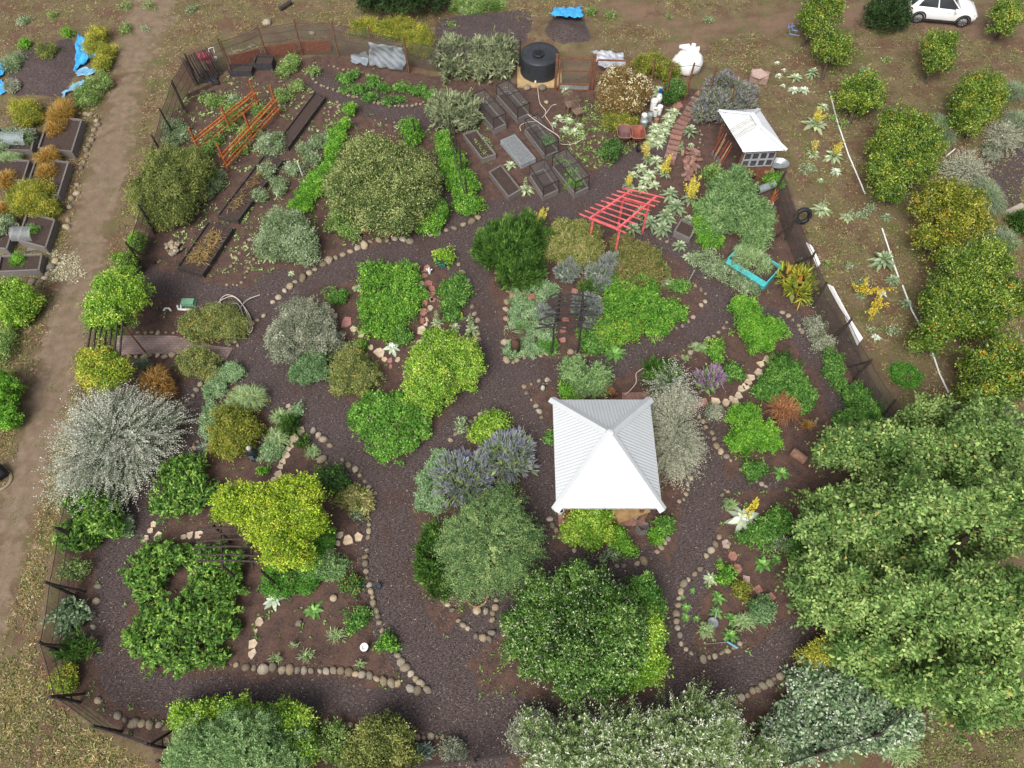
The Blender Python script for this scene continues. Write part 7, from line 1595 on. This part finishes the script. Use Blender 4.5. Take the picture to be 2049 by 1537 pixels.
# blue frame leaning in the orchard
t = thing('walking_frame', 'light blue tubular frame beside the orange tree trunk', 'frame', P(1590, 72)); m = mat('frame_blue', (.16, .26, .48), .4, .15, 5)
for pts in ([(1578,48,.7),(1580,68,.05),(1600,72,.05)], [(1585,46,.8),(1585,60,.4),(1596,62,.4)], [(1577,55,.6),(1590,52,.6)], [(1634,56,.6),(1632,72,.05)]): MB().tube([P(*q) for q in pts], .03, 6).build('tube', m, t)
a, b = P(560, 18, .12), P(582, 4, .12); tag(MB().tube([a, b], .14, 10).build('dark_log', DARKWOOD, None, (a + b) / 2), 'dark log lying beyond the top fence', 'log')
# net hoops over the left beds
for (x, y), wd, ln, lab, m in [((50,470), 1.0, .9, 'open dark net hoop in the weathered bed with the yellow bush', NET_GREY), ((28,280), 1.5, .9, 'clear net cover arched over the upper left bed', NET_BLUE)]:
    c = P(x, y, .45); V = []; k = 12
    for i in range(2):
        for j in range(k + 1): a = pi * j / k; V.append(c + ((-wd / 2 + wd * i), .45 * cos(a) * ln, .42 * sin(a)))
    tag(raw('net_hoop', np.array(V), [(j, j + 1, k + 2 + j, k + 1 + j) for j in range(k)], m, None, c, smooth=True), lab, 'net')
for x0, y0, x1, y1, lab in [(54, 500, 84, 495, 'split grey board lying below the net hoop bed')]: tag(MB().beam(P(x0, y0, .05), P(x1, y1, .05), .22, .05).build('loose_board', GREYWOOD, None, P(x0, y0)), lab, 'board')
# ---------------------------------------------------------------- the white car
def car():
    PAINT = mat('car_white', (.78, .79, .80), .18, .02, 2, spec=.6); GLASS = mat('car_glass', (.03, .035, .04), .05, .1, 2, spec=.8); TRIM = mat('car_trim', (.03, .03, .032), .6, .2, 6); RIM = mat('car_rim', (.42, .43, .45), .3, .1, 5, metal=.7); TYRE = mat('car_tyre', (.02, .02, .021), .8, .2, 8)
    a, b = P(1835, 46), P(1916, 53.5); d = (b - a)[:2]; rz = math.atan2(d[1], d[0]); mid = (a + b) / 2; W_ = 1.8; n_ = np.array([-sin(rz), cos(rz), 0]); c = mid + n_ * W_ / 2 * .92
    root = thing('parked_car', 'white hatchback car parked on the dirt road at the top right', 'car', c); cr, sr = cos(rz), sin(rz)
    T_ = lambda V: np.array([[c[0] + x * cr - y * sr, c[1] + x * sr + y * cr, z] for x, y, z in V])
    def put(nm, V, Fs, m, par=root, sm=False): return raw(nm, T_(V), Fs, m, par, smooth=sm)
    X = [-2.08, -2.0, -1.7, -1.2, -.6, 0, .6, 1.1, 1.6, 1.95, 2.1]
    lo = [.5, .32, .24, .24, .22, .22, .22, .24, .24, .30, .45]; be = [.92, .98, 1.0, 1.0, .99, .97, .95, .93, .86, .74, .62]; hw = [.72, .83, .89, .9, .9, .9, .9, .9, .88, .80, .66]
    V = []; Fs = []
    for x, l, bb, h in zip(X, lo, be, hw):
        for y, z in ((-h * .92, l), (-h, l + .18), (-h, bb - .15), (-h * .93, bb), (-h * .5, bb + .035), (0, bb + .05), (h * .5, bb + .035), (h * .93, bb), (h, bb - .15), (h, l + .18), (h * .92, l)): V.append((x, y, z))
    m = 11
    for i in range(len(X) - 1):
        for j in range(m): Fs.append((i * m + j, (i + 1) * m + j, (i + 1) * m + (j + 1) % m, i * m + (j + 1) % m))
    Fs += [tuple(range(m)), tuple(range((len(X) - 1) * m, len(X) * m))[::-1]]
    put('body', V, Fs, PAINT, sm=True)
    # greenhouse
    gx = [(-1.95, -1.55), (.98, .28)]; bl, rf = 1.0, 1.55
    G = [(-1.95, -.78, bl), (.98, -.8, .95), (.98, .8, .95), (-1.95, .78, bl), (-1.5, -.62, rf - .03), (.22, -.64, rf), (.22, .64, rf), (-1.5, .62, rf - .03)]
    put('roof', [(x, y, z + .002) for x, y, z in G[4:]] + [(x * .97, y * .96, z + .05) for x, y, z in G[4:]], [(0, 1, 5, 4), (1, 2, 6, 5), (2, 3, 7, 6), (3, 0, 4, 7), (4, 5, 6, 7)], PAINT)
    put('windscreen', [G[1], G[2], G[6], G[5]], [(0, 1, 2, 3)], GLASS); put('rear_window', [G[0], G[4], G[7], G[3]], [(0, 1, 2, 3)], GLASS)
    for s, (q0, q1, q2, q3) in ((-1, (0, 1, 5, 4)), (1, (3, 2, 6, 7))):
        A, B, C2, D = [np.array(G[k]) for k in (q0, q1, q2, q3)]
        for f0, f1 in ((.12, .52), (.55, .96)):
            l = lambda f, g: (A + (B - A) * f) * (1 - g) + (D + (C2 - D) * f) * g
            put('side_window', [l(f0, .04), l(f1, .04), l(f1, .96), l(f0, .96)], [(0, 1, 2, 3)], GLASS)
        put('side_pillars', [A, B, C2, D, A + (0, -s * .012, 0), B + (0, -s * .012, 0), C2 + (0, -s * .012, 0), D + (0, -s * .012, 0)], [(4, 5, 6, 7)], PAINT)
        for wx in (-1.32, 1.3):
            Vw = []; n = 24
            for yy, rr in ((s * .74, .34), (s * .92, .34), (s * .925, .30), (s * .925, .24)):
                for k in range(n): Vw.append((wx + rr * cos(k / n * 6.283), yy, .34 + rr * sin(k / n * 6.283)))
            wh = put('wheel', Vw, [(i * n + k, i * n + (k + 1) % n, (i + 1) * n + (k + 1) % n, (i + 1) * n + k) for i in range(3) for k in range(n)], TYRE)
            Vr = [(wx, s * .915, .34)]; Fr = []
            for k in range(10):
                t0, t1 = k / 10 * 6.283, (k + .55) / 10 * 6.283; i0 = len(Vr); Vr += [(wx + .05 * cos(t0), s * .93, .34 + .05 * sin(t0)), (wx + .24 * cos(t0), s * .93, .34 + .24 * sin(t0)), (wx + .24 * cos(t1), s * .93, .34 + .24 * sin(t1)), (wx + .05 * cos(t1), s * .93, .34 + .05 * sin(t1))]; Fr.append((i0, i0 + 1, i0 + 2, i0 + 3))
            put('rim', Vr, Fr, RIM, wh)
            Va = []
            for k in range(15):
                t = pi * (k / 14) ; Va += [(wx + .36 * cos(t), s * .915, .34 + .36 * sin(t)), (wx + .45 * cos(t), s * .915, .34 + .45 * sin(t))]
            put('wheel_arch', Va, [(2 * k, 2 * k + 1, 2 * k + 3, 2 * k + 2) for k in range(14)], TRIM)
        put('sill', [(-1.0, s * .91, .22), (.95, s * .91, .22), (.95, s * .915, .36), (-1.0, s * .915, .36)], [(0, 1, 2, 3)], TRIM)
        put('headlight', [(1.75, s * .845, .72), (2.06, s * .70, .62), (2.05, s * .70, .70), (1.75, s * .85, .80)], [(0, 1, 2, 3)], mat('headlight', (.6, .62, .64), .1, .05))
        put('tail_light', [(-2.06, s * .78, .82), (-1.85, s * .875, .84), (-1.85, s * .87, .95), (-2.05, s * .77, .93)], [(0, 1, 2, 3)], mat('tail_light', (.35, .02, .02), .2, .1))
        put('mirror', MB().box((.62, s * .98, 1.02), (.16, .2, .13)).v, MB().box((0, 0, 0), (1, 1, 1)).f, PAINT)
        for hx in (-.75, .25): put('door_handle', MB().box((hx, s * .912, .84), (.18, .03, .035)).v, MB().box((0, 0, 0), (1, 1, 1)).f, PAINT)
car()
# ---------------------------------------------------------------- ground cover nobody could count
def pixquad(n, r, poly):
    xs_, ys_ = [q[0] for q in poly], [q[1] for q in poly]; out = np.zeros((0, 2))
    while len(out) < n:
        c = np.stack([r.uniform(min(xs_), max(xs_), n), r.uniform(min(ys_), max(ys_), n)], 1); out = np.concatenate([out, c[inpoly(c[:, 0], c[:, 1], poly)]])
    return out[:n]
def topix(c): return np.array([P(x, y) for x, y in c])
def tufts(name, label, n, polys, cols, L, W, per, seed, cat='weeds', up=.5, avoid=True):
    r = np.random.default_rng(seed); cc = np.concatenate([pixquad(int(n * f), r, pl) for pl, f in polys]); p = topix(cc)
    cl = vnoise(p * .8, seed) + .8 * vnoise(p * 2.3, seed + 1); keep = cl > r.normal(size=len(p)) * .5 - .1
    if avoid: keep &= np.min([dline(cc[:, 0], cc[:, 1], pts) - wd * .3 for wd, pts in TRACK], 0) > 12 * r.random(len(cc)) - 14 * (vnoise(p * .7, seed + 4) > .5)
    if name == 'weeds' and avoid: keep &= np.min([dline(cc[:, 0], cc[:, 1], pts) - wd * .42 for wd, pts in PATHS], 0) > -8 * r.random(len(cc)) ** 3
    p = p[keep]; N = len(p); sz = r.uniform(.5, 1.4, N)
    q = np.repeat(p, per, 0); s = np.repeat(sz, per); M = len(q); q = q + r.normal(size=(M, 3)) * (L * .5, L * .5, 0) * s[:, None]; q[:, 2] = .012 + r.random(M) * .02
    Lv = Leaves(); d = r.normal(size=(M, 3)) * (1, 1, .2) + UP * up; t = np.repeat(r.random(N), per) + r.normal(size=M) * .15
    Lv.blade(q, d, UP + r.normal(size=(M, 3)) * .5, L * s, W * s, pal(r, dict(pal=cols), M, t), None, .1)
    return tag(Lv.mesh(name, LEAF), label, cat, None, 'stuff')
LEFTF = [(0,0),(460,0),(440,80),(370,110),(320,220),(290,340),(270,480),(210,560),(170,700),(150,850),(130,1000),(90,1150),(70,1290),(110,1410),(300,1537),(0,1537)]
TOPF = [(460,0),(1500,0),(1520,150),(1440,140),(1300,120),(1100,90),(880,80),(740,60),(590,40),(470,70)]
RIGHTF = [(1500,60),(2049,60),(2049,830),(1900,830),(1800,800),(1740,700),(1650,560),(1600,430),(1560,310),(1480,170)]
BRF = [(1780,1537),(1830,1440),(1900,1380),(2049,1400),(2049,1537)]
tufts('weeds', 'low green weeds over the rough ground outside the fence', 34000, [(LEFTF, .34), (TOPF, .2), (RIGHTF, .40), (BRF, .06)], ['545c30', '6a7440', '868c58', '9c9f6c'], .065, .035, 4, 51)
tufts('dry_grass', 'pale dry stalks over the rough ground outside the fence', 22000, [(LEFTF, .5), (TOPF, .25), (RIGHTF, .25)], ['8a7a48', 'a8955e', 'd0c29a'], .13, .016, 5, 52, 'grass', .25)
UPL = [(360,190),(470,150),(640,170),(850,215),(900,300),(800,260),(700,300),(640,440),(560,540),(470,560),(330,480),(310,340)]
tufts('weeds', 'small seedling weeds between the upper left plots', 1500, [(UPL, 1)], ['5d7f3e', '7c9b52', '9cb678', 'b4c79a'], .11, .055, 6, 53)
tufts('weeds', 'small seedling weeds between the raised beds and the shed', 900, [([(1130,200),(1300,210),(1280,330),(1180,340),(1120,280)], .8), ([(860,170),(1040,180),(960,290),(880,260)], .2)], ['5d7f3e', '7c9b52', '9cb678'], .11, .055, 6, 54)
tufts('weeds', 'scattered small weeds on the garden soil', 2600, [(GARDEN, 1)], ['54763a', '73964a', '93b068'], .10, .05, 5, 55)
tufts('white_litter', 'white dried flower litter beside the track', 700, [([(95,500),(150,495),(185,540),(150,570),(100,560)], 1)], ['a9a78c', 'c8c5ad', 'd8d6c4'], .09, .03, 4, 56, 'litter', .1, False)
r = np.random.default_rng(60)
cc = pixquad(42000, r, [(x, min(y, 1560)) for x, y in GARDEN]); p = topix(cc); N = len(p); p[:, 2] = .012 + r.random(N) * .012
dm = np.min([dline(cc[:, 0], cc[:, 1], pts) - wd / 2 for wd, pts in PATHS], 0); keep = dm < 12 + 40 * (r.random(N) ** 2)
p = p[keep]; N = len(p); Lv = Leaves(); d = r.normal(size=(N, 3)) * (1, 1, .12)
Lv.blade(p, d, UP + r.normal(size=(N, 3)) * .25, r.uniform(.04, .13, N), r.uniform(.015, .035, N), pal(r, dict(pal=['2c2423', '574a48', '75686a', '8d8181'], acc=('b0a49c', .025)), N), None, 0)
tag(Lv.mesh('mulch_chips', LEAF), 'shredded bark chips strewn over the mulch paths', 'mulch', None, 'stuff')
print('leaf faces', LEAFCOUNT[0])
